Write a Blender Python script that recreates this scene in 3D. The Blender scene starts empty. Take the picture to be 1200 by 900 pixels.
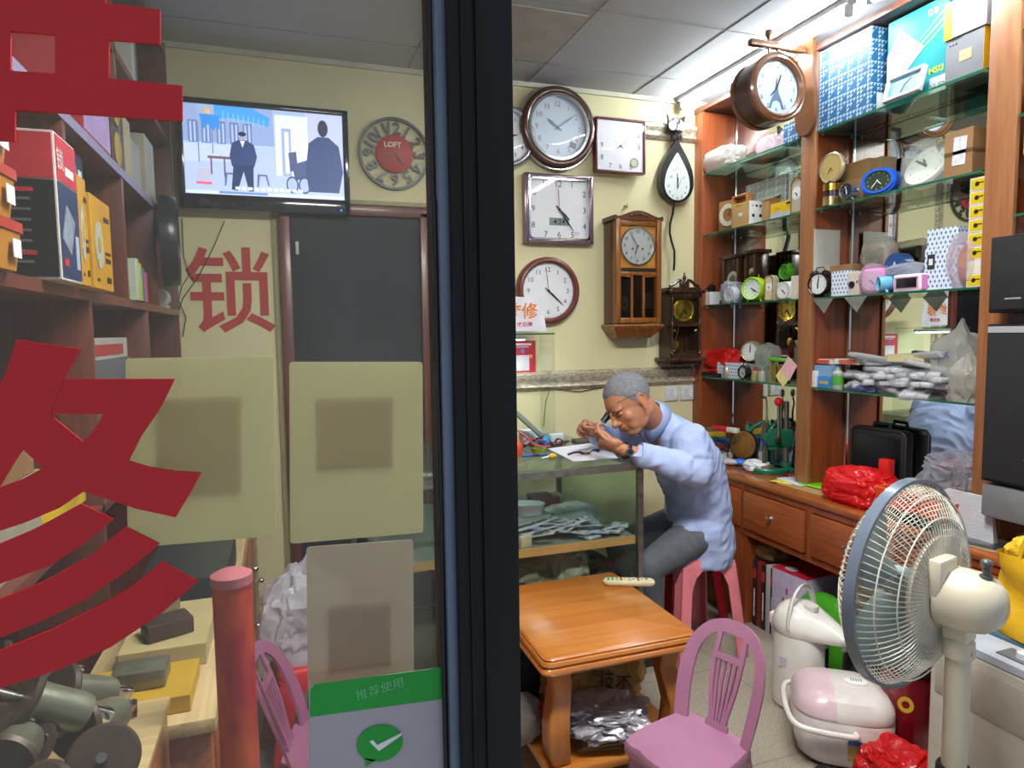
import bpy, bmesh, math, random
from mathutils import Matrix, Vector, Euler, noise
PI = math.pi
sc = bpy.context.scene
COL = sc.collection
rnd = random.Random(7)

# ---------------------------------------------------------------- camera
FPX, YAW, PITCH, ROLL, CAMZ = 783.0, math.radians(18.914), math.radians(4.592), math.radians(0.764), 1.5
_f = Vector((math.sin(YAW)*math.cos(PITCH), math.cos(YAW)*math.cos(PITCH), -math.sin(PITCH)))
_r = Vector((math.cos(YAW), -math.sin(YAW), 0)); _d = _f.cross(_r)
CR = math.cos(ROLL)*_r + math.sin(ROLL)*_d
CD = -math.sin(ROLL)*_r + math.cos(ROLL)*_d
cam = bpy.data.cameras.new('camera'); cam.sensor_width = 36; cam.lens = FPX/1200*36; cam.clip_start = .02
camo = bpy.data.objects.new('camera', cam); COL.objects.link(camo)
camo.matrix_world = Matrix(((CR.x, -CD.x, -_f.x, 0), (CR.y, -CD.y, -_f.y, 0), (CR.z, -CD.z, -_f.z, CAMZ), (0, 0, 0, 1)))
sc.camera = camo
def ray(px, py): return _f + CR*((px-600)/FPX) + CD*((py-450)/FPX)
def fx(px, py, X): d = ray(px, py)*(X/ray(px, py).x); return d.y, d.z+CAMZ      # where a sight line meets the plane x = X
def fy(px, py, Y): d = ray(px, py)*(Y/ray(px, py).y); return d.x, d.z+CAMZ      # ... y = Y
def fz(px, py, Z): d = ray(px, py)*((Z-CAMZ)/ray(px, py).z); return d.x, d.y    # ... z = Z

# ---------------------------------------------------------------- world, light, exposure
sc.view_settings.view_transform = 'Standard'; sc.view_settings.look = 'None'
sc.view_settings.gamma = 1; sc.view_settings.use_curve_mapping = False
sc.view_settings.exposure = 0.8
TUBE_POWER = 60.0
w = bpy.data.worlds.new('world'); sc.world = w; w.use_nodes = True
w.node_tree.nodes['Background'].inputs[0].default_value = (.52, .58, .7, 1)
w.node_tree.nodes['Background'].inputs[1].default_value = .46
sc.cycles.max_bounces = 14; sc.cycles.transparent_max_bounces = 24; sc.cycles.transmission_bounces = 10
sc.cycles.glossy_bounces = 6; sc.cycles.diffuse_bounces = 4
sc.cycles.caustics_reflective = False; sc.cycles.caustics_refractive = False
sc.cycles.sample_clamp_indirect = 4

# ---------------------------------------------------------------- materials
def lin(c):
    if isinstance(c, str): c = [int(c[i:i+2], 16)/255 for i in (0, 2, 4)]
    return tuple(x/12.92 if x <= .04045 else ((x+.055)/1.055)**2.4 for x in c) + (1,)
_mc = {}
def newmat(name):
    m = bpy.data.materials.new(name); m.use_nodes = True
    return m, m.node_tree.nodes, m.node_tree.links, m.node_tree.nodes['Principled BSDF']
def coords(N, L, scale=(1, 1, 1)):
    t = N.new('ShaderNodeTexCoord'); mp = N.new('ShaderNodeMapping'); mp.inputs['Scale'].default_value = scale
    L.new(t.outputs['Object'], mp.inputs['Vector']); return mp.outputs[0]
def mt(c, r=.5, metal=0, var=.12, nscale=9, bump=0, emit=0, spec=.5, coat=0, alpha=1, trans=0):
    """plain painted / moulded surface with a little procedural unevenness"""
    k = (c, r, metal, var, nscale, bump, emit, spec, coat, alpha, trans)
    if k in _mc: return _mc[k]
    m, N, L, P = newmat('surface_'+(c if isinstance(c, str) else 'c'))
    col = lin(c)
    n = N.new('ShaderNodeTexNoise'); n.inputs['Scale'].default_value = nscale; n.inputs['Detail'].default_value = 4
    L.new(coords(N, L), n.inputs['Vector'])
    rp = N.new('ShaderNodeValToRGB')
    rp.color_ramp.elements[0].position = .3; rp.color_ramp.elements[1].position = .7
    rp.color_ramp.elements[0].color = tuple(x*(1-var) for x in col[:3])+(1,)
    rp.color_ramp.elements[1].color = tuple(min(1, x*(1+var)) for x in col[:3])+(1,)
    L.new(n.outputs['Fac'], rp.inputs[0]); L.new(rp.outputs[0], P.inputs['Base Color'])
    P.inputs['Roughness'].default_value = r; P.inputs['Metallic'].default_value = metal
    P.inputs['Specular IOR Level'].default_value = spec; P.inputs['Coat Weight'].default_value = coat
    P.inputs['Coat Roughness'].default_value = .1
    if alpha < 1: P.inputs['Alpha'].default_value = alpha
    if trans: P.inputs['Transmission Weight'].default_value = trans
    if emit: P.inputs['Emission Color'].default_value = col; P.inputs['Emission Strength'].default_value = emit
    if bump:
        b = N.new('ShaderNodeBump'); b.inputs['Strength'].default_value = bump; b.inputs['Distance'].default_value = .004
        n2 = N.new('ShaderNodeTexNoise'); n2.inputs['Scale'].default_value = nscale*12
        L.new(coords(N, L), n2.inputs['Vector']); L.new(n2.outputs['Fac'], b.inputs['Height']); L.new(b.outputs[0], P.inputs['Normal'])
    _mc[k] = m; return m
def wood(c1, c2, axis='Z', r=.35, scale=6, coat=.2):
    k = ('wood', c1, c2, axis, r, scale)
    if k in _mc: return _mc[k]
    m, N, L, P = newmat('wood_'+c1)
    s = {'X': (.6, 9, 9), 'Y': (9, .6, 9), 'Z': (9, 9, .6)}[axis]
    v = coords(N, L, s)
    n = N.new('ShaderNodeTexNoise'); n.inputs['Scale'].default_value = scale; n.inputs['Detail'].default_value = 6; n.inputs['Distortion'].default_value = .6
    L.new(v, n.inputs['Vector'])
    rp = N.new('ShaderNodeValToRGB'); rp.color_ramp.elements[0].position = .32; rp.color_ramp.elements[1].position = .68
    rp.color_ramp.elements[0].color = lin(c1); rp.color_ramp.elements[1].color = lin(c2)
    L.new(n.outputs['Fac'], rp.inputs[0]); L.new(rp.outputs[0], P.inputs['Base Color'])
    P.inputs['Roughness'].default_value = r; P.inputs['Coat Weight'].default_value = coat; P.inputs['Coat Roughness'].default_value = .15
    _mc[k] = m; return m
def thin_glass(tint='ffffff', dirt=0.0, dirtc='8a8a80', ior=1.45, rough=.0):
    """a clear pane: transparent with a Fresnel reflection and some dust"""
    k = ('glass', tint, dirt, dirtc, ior, rough)
    if k in _mc: return _mc[k]
    m, N, L, P = newmat('glass'); N.remove(P); out = N['Material Output']
    tr = N.new('ShaderNodeBsdfTransparent'); tr.inputs[0].default_value = lin(tint)
    gl = N.new('ShaderNodeBsdfGlossy'); gl.inputs['Roughness'].default_value = rough
    fr = N.new('ShaderNodeFresnel'); fr.inputs['IOR'].default_value = ior
    ge = N.new('ShaderNodeNewGeometry'); fc = mathn(N, L, 'MULTIPLY', fr.outputs[0], mathn(N, L, 'SUBTRACT', 1.0, ge.outputs['Backfacing']))
    mx = N.new('ShaderNodeMixShader'); L.new(fc, mx.inputs[0]); L.new(tr.outputs[0], mx.inputs[1]); L.new(gl.outputs[0], mx.inputs[2])
    last = mx.outputs[0]
    if dirt:
        df = N.new('ShaderNodeBsdfDiffuse'); df.inputs[0].default_value = lin(dirtc)
        tl = N.new('ShaderNodeBsdfTranslucent'); tl.inputs[0].default_value = lin(dirtc)
        ad = N.new('ShaderNodeMixShader'); ad.inputs[0].default_value = .5; L.new(df.outputs[0], ad.inputs[1]); L.new(tl.outputs[0], ad.inputs[2])
        n = N.new('ShaderNodeTexNoise'); n.inputs['Scale'].default_value = 3; n.inputs['Detail'].default_value = 5; L.new(coords(N, L), n.inputs['Vector'])
        ml = N.new('ShaderNodeMath'); ml.operation = 'MULTIPLY'; ml.inputs[1].default_value = dirt*2; L.new(n.outputs['Fac'], ml.inputs[0])
        m2 = N.new('ShaderNodeMixShader'); L.new(ml.outputs[0], m2.inputs[0]); L.new(last, m2.inputs[1]); L.new(ad.outputs[0], m2.inputs[2]); last = m2.outputs[0]
    L.new(last, out.inputs[0]); _mc[k] = m; return m
def film(c='e8eaf0', dens=.35, rough=.18):
    """crinkly plastic film: part see-through, part milky, shiny"""
    k = ('film', c, dens, rough)
    if k in _mc: return _mc[k]
    m, N, L, P = newmat('plastic_film'); out = N['Material Output']
    P.inputs['Base Color'].default_value = lin(c); P.inputs['Roughness'].default_value = rough; P.inputs['Specular IOR Level'].default_value = .8
    tr = N.new('ShaderNodeBsdfTransparent'); tr.inputs[0].default_value = lin(c)
    n = N.new('ShaderNodeTexNoise'); n.inputs['Scale'].default_value = 30; n.inputs['Detail'].default_value = 3; L.new(coords(N, L), n.inputs['Vector'])
    bp = N.new('ShaderNodeBump'); bp.inputs['Strength'].default_value = .9; bp.inputs['Distance'].default_value = .012
    L.new(n.outputs['Fac'], bp.inputs['Height']); L.new(bp.outputs[0], P.inputs['Normal'])
    tl = N.new('ShaderNodeBsdfTranslucent'); tl.inputs[0].default_value = lin(c)
    a = N.new('ShaderNodeMixShader'); a.inputs[0].default_value = .42; L.new(P.outputs[0], a.inputs[1]); L.new(tl.outputs[0], a.inputs[2])
    mx = N.new('ShaderNodeMixShader'); mx.inputs[0].default_value = dens; L.new(tr.outputs[0], mx.inputs[1]); L.new(a.outputs[0], mx.inputs[2])
    L.new(mx.outputs[0], out.inputs[0]); _mc[k] = m; return m
def mathn(N, L, op, a, b=None):
    n = N.new('ShaderNodeMath'); n.operation = op
    for i, x in enumerate((a, b)):
        if x is None: continue
        if isinstance(x, (int, float)): n.inputs[i].default_value = x
        else: L.new(x, n.inputs[i])
    return n.outputs[0]
def pattern(kind, c1, c2, cell=.05, r=.4):
    """printed repeat patterns on wrapping: 'tri' rows of triangles, 'dots' ovals in rows, 'leaf' sparse specks"""
    k = ('pat', kind, c1, c2, cell)
    if k in _mc: return _mc[k]
    m, N, L, P = newmat('printed_'+kind)
    t = N.new('ShaderNodeTexCoord'); s = N.new('ShaderNodeSeparateXYZ'); L.new(t.outputs['Object'], s.inputs[0])
    u = mathn(N, L, 'MULTIPLY', mathn(N, L, 'ADD', mathn(N, L, 'ADD', s.outputs[0], s.outputs[1]), 10.003), 1/cell)
    v = mathn(N, L, 'MULTIPLY', mathn(N, L, 'ADD', s.outputs[2], 10.001), 1/cell)
    fu = mathn(N, L, 'FRACT', u); fv = mathn(N, L, 'FRACT', v)
    if kind == 'tri':
        su = mathn(N, L, 'FRACT', mathn(N, L, 'MULTIPLY', u, 3)); sv = mathn(N, L, 'FRACT', mathn(N, L, 'MULTIPLY', v, 3))
        tri = mathn(N, L, 'LESS_THAN', mathn(N, L, 'ADD', su, .12), sv)
        big = mathn(N, L, 'LESS_THAN', mathn(N, L, 'SUBTRACT', fu, fv), -.05)
        fac = mathn(N, L, 'MULTIPLY', tri, big)
    elif kind == 'bigtri':
        t1 = mathn(N, L, 'LESS_THAN', fu, fv); t2 = mathn(N, L, 'LESS_THAN', mathn(N, L, 'FRACT', mathn(N, L, 'MULTIPLY', u, .5)), .5)
        fac = mathn(N, L, 'MULTIPLY', t1, mathn(N, L, 'ADD', mathn(N, L, 'MULTIPLY', t2, .5), .5))
    else:
        row = mathn(N, L, 'FLOOR', v); off = mathn(N, L, 'MULTIPLY', mathn(N, L, 'MODULO', row, 2), .5)
        fu = mathn(N, L, 'FRACT', mathn(N, L, 'ADD', u, off))
        du = mathn(N, L, 'MULTIPLY', mathn(N, L, 'ABSOLUTE', mathn(N, L, 'SUBTRACT', fu, .5)), 1.5)
        dv = mathn(N, L, 'ABSOLUTE', mathn(N, L, 'SUBTRACT', fv, .5))
        fac = mathn(N, L, 'GREATER_THAN', mathn(N, L, 'ADD', du, dv), .42 if kind == 'dots' else .3)
    mx = N.new('ShaderNodeMix'); mx.data_type = 'RGBA'
    L.new(fac, mx.inputs[0]); mx.inputs[6].default_value = lin(c1); mx.inputs[7].default_value = lin(c2)
    L.new(mx.outputs[2], P.inputs['Base Color']); P.inputs['Roughness'].default_value = r
    _mc[k] = m; return m

# ---------------------------------------------------------------- mesh helpers
_tc = {}
def text_geo(s, size, off=0.0, align='CENTER'):
    k = (s, off)
    if k not in _tc:
        cu = bpy.data.curves.new('t', 'FONT'); cu.body = s; cu.size = 1; cu.align_x = 'CENTER'; cu.offset = off; cu.resolution_u = 3; cu.fill_mode = 'FRONT'
        ob = bpy.data.objects.new('t', cu); COL.objects.link(ob)
        dg = bpy.context.evaluated_depsgraph_get(); me = bpy.data.meshes.new_from_object(ob.evaluated_get(dg))
        vs = [v.co.copy() for v in me.vertices]; fs = [tuple(p.vertices) for p in me.polygons]
        if vs:
            xs = [v.x for v in vs]; ys = [v.y for v in vs]
            c = Vector(((min(xs)+max(xs))/2, (min(ys)+max(ys))/2, 0)); vs = [v-c for v in vs]
        bpy.data.objects.remove(ob); bpy.data.meshes.remove(me); bpy.data.curves.remove(cu)
        _tc[k] = (vs, fs)
    vs, fs = _tc[k]
    return [v*size for v in vs], fs
def smooth_path(P_, k=5, closed=False):
    """smooth path through the given points"""
    P_ = [Vector(p) for p in P_]; n = len(P_); out = []
    for i in range(n if closed else n-1):
        g = (lambda q: P_[q % n]) if closed else (lambda q: P_[min(max(q, 0), n-1)])
        a, b_, c, d = g(i-1), g(i), g(i+1), g(i+2)
        for j in range(k): t = j/k; out.append(.5*((2*b_)+(c-a)*t+(2*a-5*b_+4*c-d)*t*t+(3*b_-a-3*c+d)*t**3))
    if not closed: out.append(P_[-1])
    return out
class B:
    def __init__(s): s.v = []; s.f = []; s.m = []
    def add(s, vs, fs, m=0, T=None):
        o = len(s.v)
        s.v += [tuple(T @ Vector(v)) if T is not None else tuple(v) for v in vs]
        s.f += [tuple(i+o for i in f) for f in fs]; s.m += [m]*len(fs); return s
    def box(s, c, d, m=0, bev=0, seg=2, T=None, rz=0, rx=0, ry=0, taper=None):
        bm = bmesh.new(); bmesh.ops.create_cube(bm, size=1)
        for v in bm.verts:
            k = 1 if (taper is None or v.co.z > 0) else taper
            v.co = Vector((v.co.x*d[0]*k, v.co.y*d[1]*k, v.co.z*d[2]))
        if bev: bmesh.ops.bevel(bm, geom=bm.edges[:], offset=bev, segments=seg, affect='EDGES', profile=.5)
        R = Euler((rx, ry, rz)).to_matrix(); cc = Vector(c)
        bm.verts.ensure_lookup_table()
        vs = [R @ v.co + cc for v in bm.verts]; fs = [tuple(v.index for v in f.verts) for f in bm.faces]
        bm.free(); return s.add(vs, fs, m, T)
    def cyl(s, p0, p1, r0, r1=None, n=20, m=0, T=None):
        return s.tube([p0, p1], [r0, r0 if r1 is None else r1], m, n, T=T)
    def tube(s, pts, r, m=0, n=8, closed=False, T=None, caps=True):
        pts = [Vector(p) for p in pts]; K = len(pts)
        if not isinstance(r, (list, tuple)): r = [r]*K
        tang = []
        for i in range(K):
            a = pts[(i-1) % K] if (closed or i > 0) else pts[i]; b = pts[(i+1) % K] if (closed or i < K-1) else pts[i]
            t = (b-a); tang.append(t.normalized() if t.length > 1e-9 else Vector((0, 0, 1)))
        u = tang[0].orthogonal().normalized(); vs = []; fs = []
        for i in range(K):
            t = tang[i]; u = (u - t*u.dot(t)); u = u.normalized() if u.length > 1e-6 else t.orthogonal().normalized(); w_ = t.cross(u)
            ri = r[i] if isinstance(r[i], (tuple, list)) else (r[i], r[i])
            for j in range(n):
                a = 2*PI*j/n; vs.append(pts[i]+u*math.cos(a)*ri[0]+w_*math.sin(a)*ri[1])
        for i in range(K if closed else K-1):
            for j in range(n):
                a = i*n+j; b = i*n+(j+1) % n; c = ((i+1) % K)*n+(j+1) % n; d = ((i+1) % K)*n+j
                fs.append((a, b, c, d))
        if caps and not closed: fs.append(tuple(range(n-1, -1, -1))); fs.append(tuple((K-1)*n+j for j in range(n)))
        return s.add(vs, fs, m, T)
    def loft(s, rings, m=0, T=None, caps=True):
        n = len(rings[0]); vs = [p for r_ in rings for p in r_]; fs = []
        for i in range(len(rings)-1):
            for j in range(n): fs.append((i*n+j, i*n+(j+1) % n, (i+1)*n+(j+1) % n, (i+1)*n+j))
        if caps: fs.append(tuple(range(n-1, -1, -1))); fs.append(tuple((len(rings)-1)*n+j for j in range(n)))
        return s.add(vs, fs, m, T)
    def lathe(s, prof, c=(0, 0, 0), n=32, m=0, axis='Z', sx=1, sy=1, T=None):
        """prof = [(radius, height)...]; axis Z up, or Y = towards the viewer side (-y)"""
        vs = []; fs = []; K = len(prof)
        for (r, h) in prof:
            r = max(r, 1e-5)
            for j in range(n):
                a = 2*PI*j/n; x, y = r*math.cos(a)*sx, r*math.sin(a)*sy
                vs.append((c[0]+x, c[1]+y, c[2]+h) if axis == 'Z' else (c[0]+x, c[1]-h, c[2]+y))
        for i in range(K-1):
            for j in range(n): fs.append((i*n+j, i*n+(j+1) % n, (i+1)*n+(j+1) % n, (i+1)*n+j))
        return s.add(vs, fs, m, T)
    def ring(s, R0, R1, y0, y1, c=(0, 0, 0), n=40, m=0, T=None):
        """a flat band ring standing in the xz plane, from y0 (back) to y1 (front)"""
        prof = [(R0, -y0), (R1, -y0), (R1, -y1), (R0, -y1)]
        vs = []; fs = []
        for (r, h) in prof:
            for j in range(n): a = 2*PI*j/n; vs.append((c[0]+r*math.cos(a), c[1]-h, c[2]+r*math.sin(a)))
        for i in range(4):
            for j in range(n): fs.append((i*n+j, i*n+(j+1) % n, ((i+1) % 4)*n+(j+1) % n, ((i+1) % 4)*n+j))
        return s.add(vs, fs, m, T)
    def sph(s, c, r, m=0, n=16, T=None, R=None):
        if not isinstance(r, (tuple, list)): r = (r, r, r)
        vs = []; fs = []; K = n//2+1
        R = R or Matrix.Identity(3)
        for i in range(K):
            th = PI*i/(K-1)
            for j in range(n):
                a = 2*PI*j/n; q = Vector((r[0]*math.sin(th)*math.cos(a), r[1]*math.sin(th)*math.sin(a), r[2]*math.cos(th)))
                vs.append(Vector(c)+R @ q)
        for i in range(K-1):
            for j in range(n): fs.append((i*n+j, (i+1)*n+j, (i+1)*n+(j+1) % n, i*n+(j+1) % n))
        return s.add(vs, fs, m, T)
    def prism(s, poly, y0, y1, m=0, T=None):
        """polygon in the xz plane extruded from y0 to y1 (front y0 < y1)"""
        n = len(poly); vs = [(x, y0, z) for x, z in poly]+[(x, y1, z) for x, z in poly]
        fs = [tuple(range(n)), tuple(range(2*n-1, n-1, -1))]+[(j, n+j, n+(j+1) % n, (j+1) % n) for j in range(n)]
        return s.add(vs, fs, m, T)
    def slab(s, poly, z0, z1, m=0, T=None):
        """polygon in the xy plane extruded from z0 to z1"""
        n = len(poly); vs = [(x, y, z0) for x, y in poly]+[(x, y, z1) for x, y in poly]
        fs = [tuple(range(n-1, -1, -1)), tuple(range(n, 2*n))]+[(j, (j+1) % n, n+(j+1) % n, n+j) for j in range(n)]
        return s.add(vs, fs, m, T)
    def text(s, t, c, size, m=0, off=0.0, T=None, sx=1, rot=0, face='-Y', ext=0):
        vs, fs = text_geo(t, size, off)
        cr, sr = math.cos(rot), math.sin(rot)
        vs = [((v.x*sx)*cr-v.y*sr, (v.x*sx)*sr+v.y*cr) for v in vs]
        if face == '-Y': pts = [(c[0]+x, c[1], c[2]+y) for x, y in vs]
        elif face == 'Z': pts = [(c[0]+x, c[1]+y, c[2]) for x, y in vs]
        elif face == '+X': pts = [(c[0], c[1]+x, c[2]+y) for x, y in vs]
        elif face == '-X': pts = [(c[0], c[1]-x, c[2]+y) for x, y in vs]
        return s.add(pts, fs, m, T)
    def mesh(s, name, mats, smooth=True, fixn=True):
        me = bpy.data.meshes.new(name); me.from_pydata(s.v, [], s.f)
        for i, p in enumerate(me.polygons): p.material_index = s.m[i]
        for m in (mats if isinstance(mats, (list, tuple)) else [mats]): me.materials.append(m)
        me.update()
        if fixn:
            bm = bmesh.new(); bm.from_mesh(me); bmesh.ops.recalc_face_normals(bm, faces=bm.faces[:]); bm.to_mesh(me); bm.free()
        if smooth:
            me.shade_smooth(); me.set_sharp_from_angle(angle=math.radians(38))
        return me
    def obj(s, name, mats, parent=None, smooth=True, fixn=True, label=None):
        o = bpy.data.objects.new(name, s.mesh(name, mats, smooth, fixn)); COL.objects.link(o)
        if parent is not None: o.parent = parent
        if label: o['label'] = label
        return o
def remesh(o, voxel, smooth=2, disp=None):
    """fuse the overlapping shapes of a mesh object into one continuous skin"""
    md = o.modifiers.new('r', 'REMESH'); md.mode = 'VOXEL'; md.voxel_size = voxel
    if smooth: ms = o.modifiers.new('s', 'SMOOTH'); ms.factor = .5; ms.iterations = smooth
    dg = bpy.context.evaluated_depsgraph_get(); me = bpy.data.meshes.new_from_object(o.evaluated_get(dg))
    mats = list(o.data.materials); old = o.data; o.modifiers.clear(); o.data = me; bpy.data.meshes.remove(old)
    if len(me.materials) == 0:
        for m in mats: me.materials.append(m)
    if disp:
        ns = [v.normal.copy() for v in me.vertices]
        for v, n_ in zip(me.vertices, ns): v.co += n_*disp(v.co)
    me.shade_smooth(); return o
def thing(name, label, cat, loc=(0, 0, 0), rz=0, group=None, rot=None):
    o = bpy.data.objects.new(name, None); COL.objects.link(o); o.empty_display_size = .05
    o.location = loc; o.rotation_euler = rot or (0, 0, rz); o['label'] = label; o['category'] = cat
    if group: o['group'] = group
    return o
def tag(o, label, cat, group=None, loc=None, rz=None, rot=None, kind=None):
    o['label'] = label; o['category'] = cat
    if group: o['group'] = group
    if kind: o['kind'] = kind
    if loc is not None: o.location = loc
    if rz is not None: o.rotation_euler = (0, 0, rz)
    if rot is not None: o.rotation_euler = rot
    return o
def struct(o): o['kind'] = 'structure'; return o
def dup(root, loc, rz=None, label=None, group=None, rot=None, sc_=None):
    r = root.copy(); COL.objects.link(r); r.location = loc
    if rz is not None: r.rotation_euler = (0, 0, rz)
    if rot is not None: r.rotation_euler = rot
    if sc_: r.scale = sc_
    if label: r['label'] = label
    if group: r['group'] = group
    for ch in list(root.children):
        c = ch.copy(); COL.objects.link(c); c.parent = r
        for g in list(ch.children): d = g.copy(); COL.objects.link(d); d.parent = c
    return r
def crumple(name, mats, size, seed=0, amp=.18, flat=.0, knot=False, parent=None, sub=4, freq=1.0):
    """a soft crumpled bag standing on z=0; size = (x, y, z) extents"""
    bm = bmesh.new(); bmesh.ops.create_icosphere(bm, subdivisions=sub, radius=1)
    so = Vector((seed*3.7, seed*1.3, seed*7.1))
    for v in bm.verts:
        d = v.co.normalized()
        q = Vector((math.copysign(abs(d.x)**.7, d.x), math.copysign(abs(d.y)**.7, d.y), math.copysign(abs(d.z)**.75, d.z)))
        k = noise.fractal(d*1.6*freq+so, 1.0, 2.0, 3)
        ridge = 1-abs(noise.noise(d*3.2*freq+so*2))*2
        ridge2 = 1-abs(noise.noise(d*7*freq+so))*2
        ridge3 = 1-abs(noise.noise(d*14*freq+so*3))*2
        q *= 1+amp*(k*.8+ridge*.35+ridge2*.22+ridge3*.10)
        if knot and d.z > .35:
            t = (d.z-.35)/.65; q.x *= 1-.75*t; q.y *= 1-.75*t; q.z *= 1+.22*t*t
        v.co = Vector((q.x*size[0]/2, q.y*size[1]/2, max(0, (q.z*.5+.5))*size[2]))
        if v.co.z < size[2]*.06: v.co.z = 0
    b = B(); bm.verts.ensure_lookup_table()
    b.add([v.co.copy() for v in bm.verts], [tuple(x.index for x in f.verts) for f in bm.faces]); bm.free()
    return b.obj(name, mats, parent)

# ---------------------------------------------------------------- common materials
M_red_wood = wood('7c3a1e', '9c5029'); M_red_woodY = wood('86441f', 'a6592c', 'Y'); M_edge = wood('8a5634', '9e6b43', 'Z', r=.4)
M_steel = mt('a8a59c', .28, 1, .15, 20); M_chrome = mt('d8d8d8', .12, 1, .05); M_black = mt('131314', .4); M_blackp = mt('1b1b1d', .55, bump=.2)
M_white = mt('e6e6e2', .45); M_paper = mt('dcdde0', .8); M_kraft = mt('a07c50', .8, var=.1, nscale=14); M_ink = mt('16161a', .6)
M_clear = thin_glass('f6fbf8'); M_cover = thin_glass('ffffff', ior=1.5); M_gold = mt('c9a24c', .25, 1, .1)
# ================================================================ the room
X0, X1, Y1, ZC = -.80, 2.54, 3.40, 2.795
def wall_mat():
    m, N, L, P = newmat('yellow_wall_paint')
    n = N.new('ShaderNodeTexNoise'); n.inputs['Scale'].default_value = 1.3; n.inputs['Detail'].default_value = 6; L.new(coords(N, L), n.inputs['Vector'])
    rp = N.new('ShaderNodeValToRGB'); rp.color_ramp.elements[0].position = .3; rp.color_ramp.elements[1].position = .75
    rp.color_ramp.elements[0].color = lin('d8d0a0'); rp.color_ramp.elements[1].color = lin('e4deb2')
    L.new(n.outputs['Fac'], rp.inputs[0]); L.new(rp.outputs[0], P.inputs['Base Color']); P.inputs['Roughness'].default_value = .7
    return m
M_wall = wall_mat()
def floor_mat():
    m, N, L, P = newmat('floor_tiles')
    n = N.new('ShaderNodeTexNoise'); n.inputs['Scale'].default_value = 120; n.inputs['Detail'].default_value = 6; L.new(coords(N, L), n.inputs['Vector'])
    rp = N.new('ShaderNodeValToRGB'); rp.color_ramp.elements[0].position = .35; rp.color_ramp.elements[1].position = .65
    rp.color_ramp.elements[0].color = lin('8f8778'); rp.color_ramp.elements[1].color = lin('aaa292')
    L.new(n.outputs['Fac'], rp.inputs[0])
    br = N.new('ShaderNodeTexBrick'); br.inputs['Scale'].default_value = 1; br.inputs['Brick Width'].default_value = .6; br.inputs['Row Height'].default_value = .6
    br.inputs['Mortar Size'].default_value = .003; br.offset = 0; L.new(coords(N, L), br.inputs['Vector'])
    br.inputs['Mortar'].default_value = lin('857d6e'); L.new(rp.outputs[0], br.inputs['Color1']); L.new(rp.outputs[0], br.inputs['Color2'])
    L.new(br.outputs[0], P.inputs['Base Color']); P.inputs['Roughness'].default_value = .35
    return m
struct(B().box(((X0+X1)/2, 1.6, -.05), (X1-X0+.2, 3.8, .1)).obj('floor', floor_mat()))
struct(B().box(((X0+X1)/2, Y1+.05, ZC/2), (X1-X0+.2, .1, ZC)).obj('wall_back', M_wall))
struct(B().box((X0-.05, 2.0, ZC/2), (.1, 2.9, ZC)).obj('wall_left', M_wall))
struct(B().box((X1+.05, 2.0, ZC/2), (.1, 2.9, ZC)).obj('wall_right', M_wall))
M_tile = mt('b2b4b6', .75, var=.04, nscale=2); M_tbar = mt('b9bab8', .5)
struct(B().box(((X0+X1)/2, 2.0, ZC+.05), (X1-X0+.2, 2.9, .1)).obj('ceiling', M_tile))
b = B()
for x in (-.62, .64, 1.27, 1.89): b.box((x, 2.0, ZC-.001), (.005, 2.8, .003))
for y in (.7, 1.33, 1.95, 2.56, 3.125): b.box(((X0+X1)/2, y, ZC-.001), (X1-X0, .005, .003))
struct(b.obj('trim_1', mt('8b8c8c', .6)))
b = B(); b.box(((X0+X1)/2, Y1-.008, ZC-.012), (X1-X0, .016, .024)); struct(b.obj('trim_2', mt('c9c5b0', .5)))
# ceiling access frame seen at the left of the opening
b = B(); b.box((1.0, 2.86, ZC-.004), (.5, .5, .006)); struct(b.obj('trim_3', mt('a7a49b', .7)))
# ornate silver mouldings along the back wall
def moulding(z0, z1, x0, x1):
    H_ = z1-z0; prof = [(0, z0), (-.012, z0+.1*H_), (-.02, z0+.22*H_), (-.012, z0+.36*H_), (-.014, z0+.5*H_), (-.024, z0+.68*H_), (-.02, z0+.86*H_), (-.006, z0+.95*H_), (0, z1)]
    b = B(); K = int((x1-x0)/.012); vs = []; fs = []; n = len(prof)
    for i in range(K+1):
        x = x0+(x1-x0)*i/K
        for j, (d, z) in enumerate(prof):
            e = .0022*math.sin(i*1.9) if j in (4, 5, 6) else 0
            vs.append((x, Y1+d-e-.001, z))
    for i in range(K):
        for j in range(n-1): fs.append((i*n+j, i*n+j+1, (i+1)*n+j+1, (i+1)*n+j))
    return b.add(vs, fs)
def mould_mat():
    m, N, L, P = newmat('silver_moulding')
    s = N.new('ShaderNodeSeparateXYZ'); t = N.new('ShaderNodeTexCoord'); L.new(t.outputs['Object'], s.inputs[0])
    n = N.new('ShaderNodeTexNoise'); n.inputs['Scale'].default_value = 40; L.new(coords(N, L, (1, 1, 3)), n.inputs['Vector'])
    rp = N.new('ShaderNodeValToRGB'); rp.color_ramp.elements[0].color = lin('a3977c'); rp.color_ramp.elements[1].color = lin('cdc6b2')
    rp.color_ramp.elements[0].position = .4; rp.color_ramp.elements[1].position = .6
    L.new(n.outputs['Fac'], rp.inputs[0]); L.new(rp.outputs[0], P.inputs['Base Color']); P.inputs['Roughness'].default_value = .35; P.inputs['Metallic'].default_value = .35
    return m
M_mould = mould_mat()
b = moulding(2.56, 2.665, 1.05, 2.30); struct(b.obj('trim_4', M_mould))
b = moulding(1.165, 1.275, .75, 2.30); struct(b.obj('trim_5', M_mould))
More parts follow.
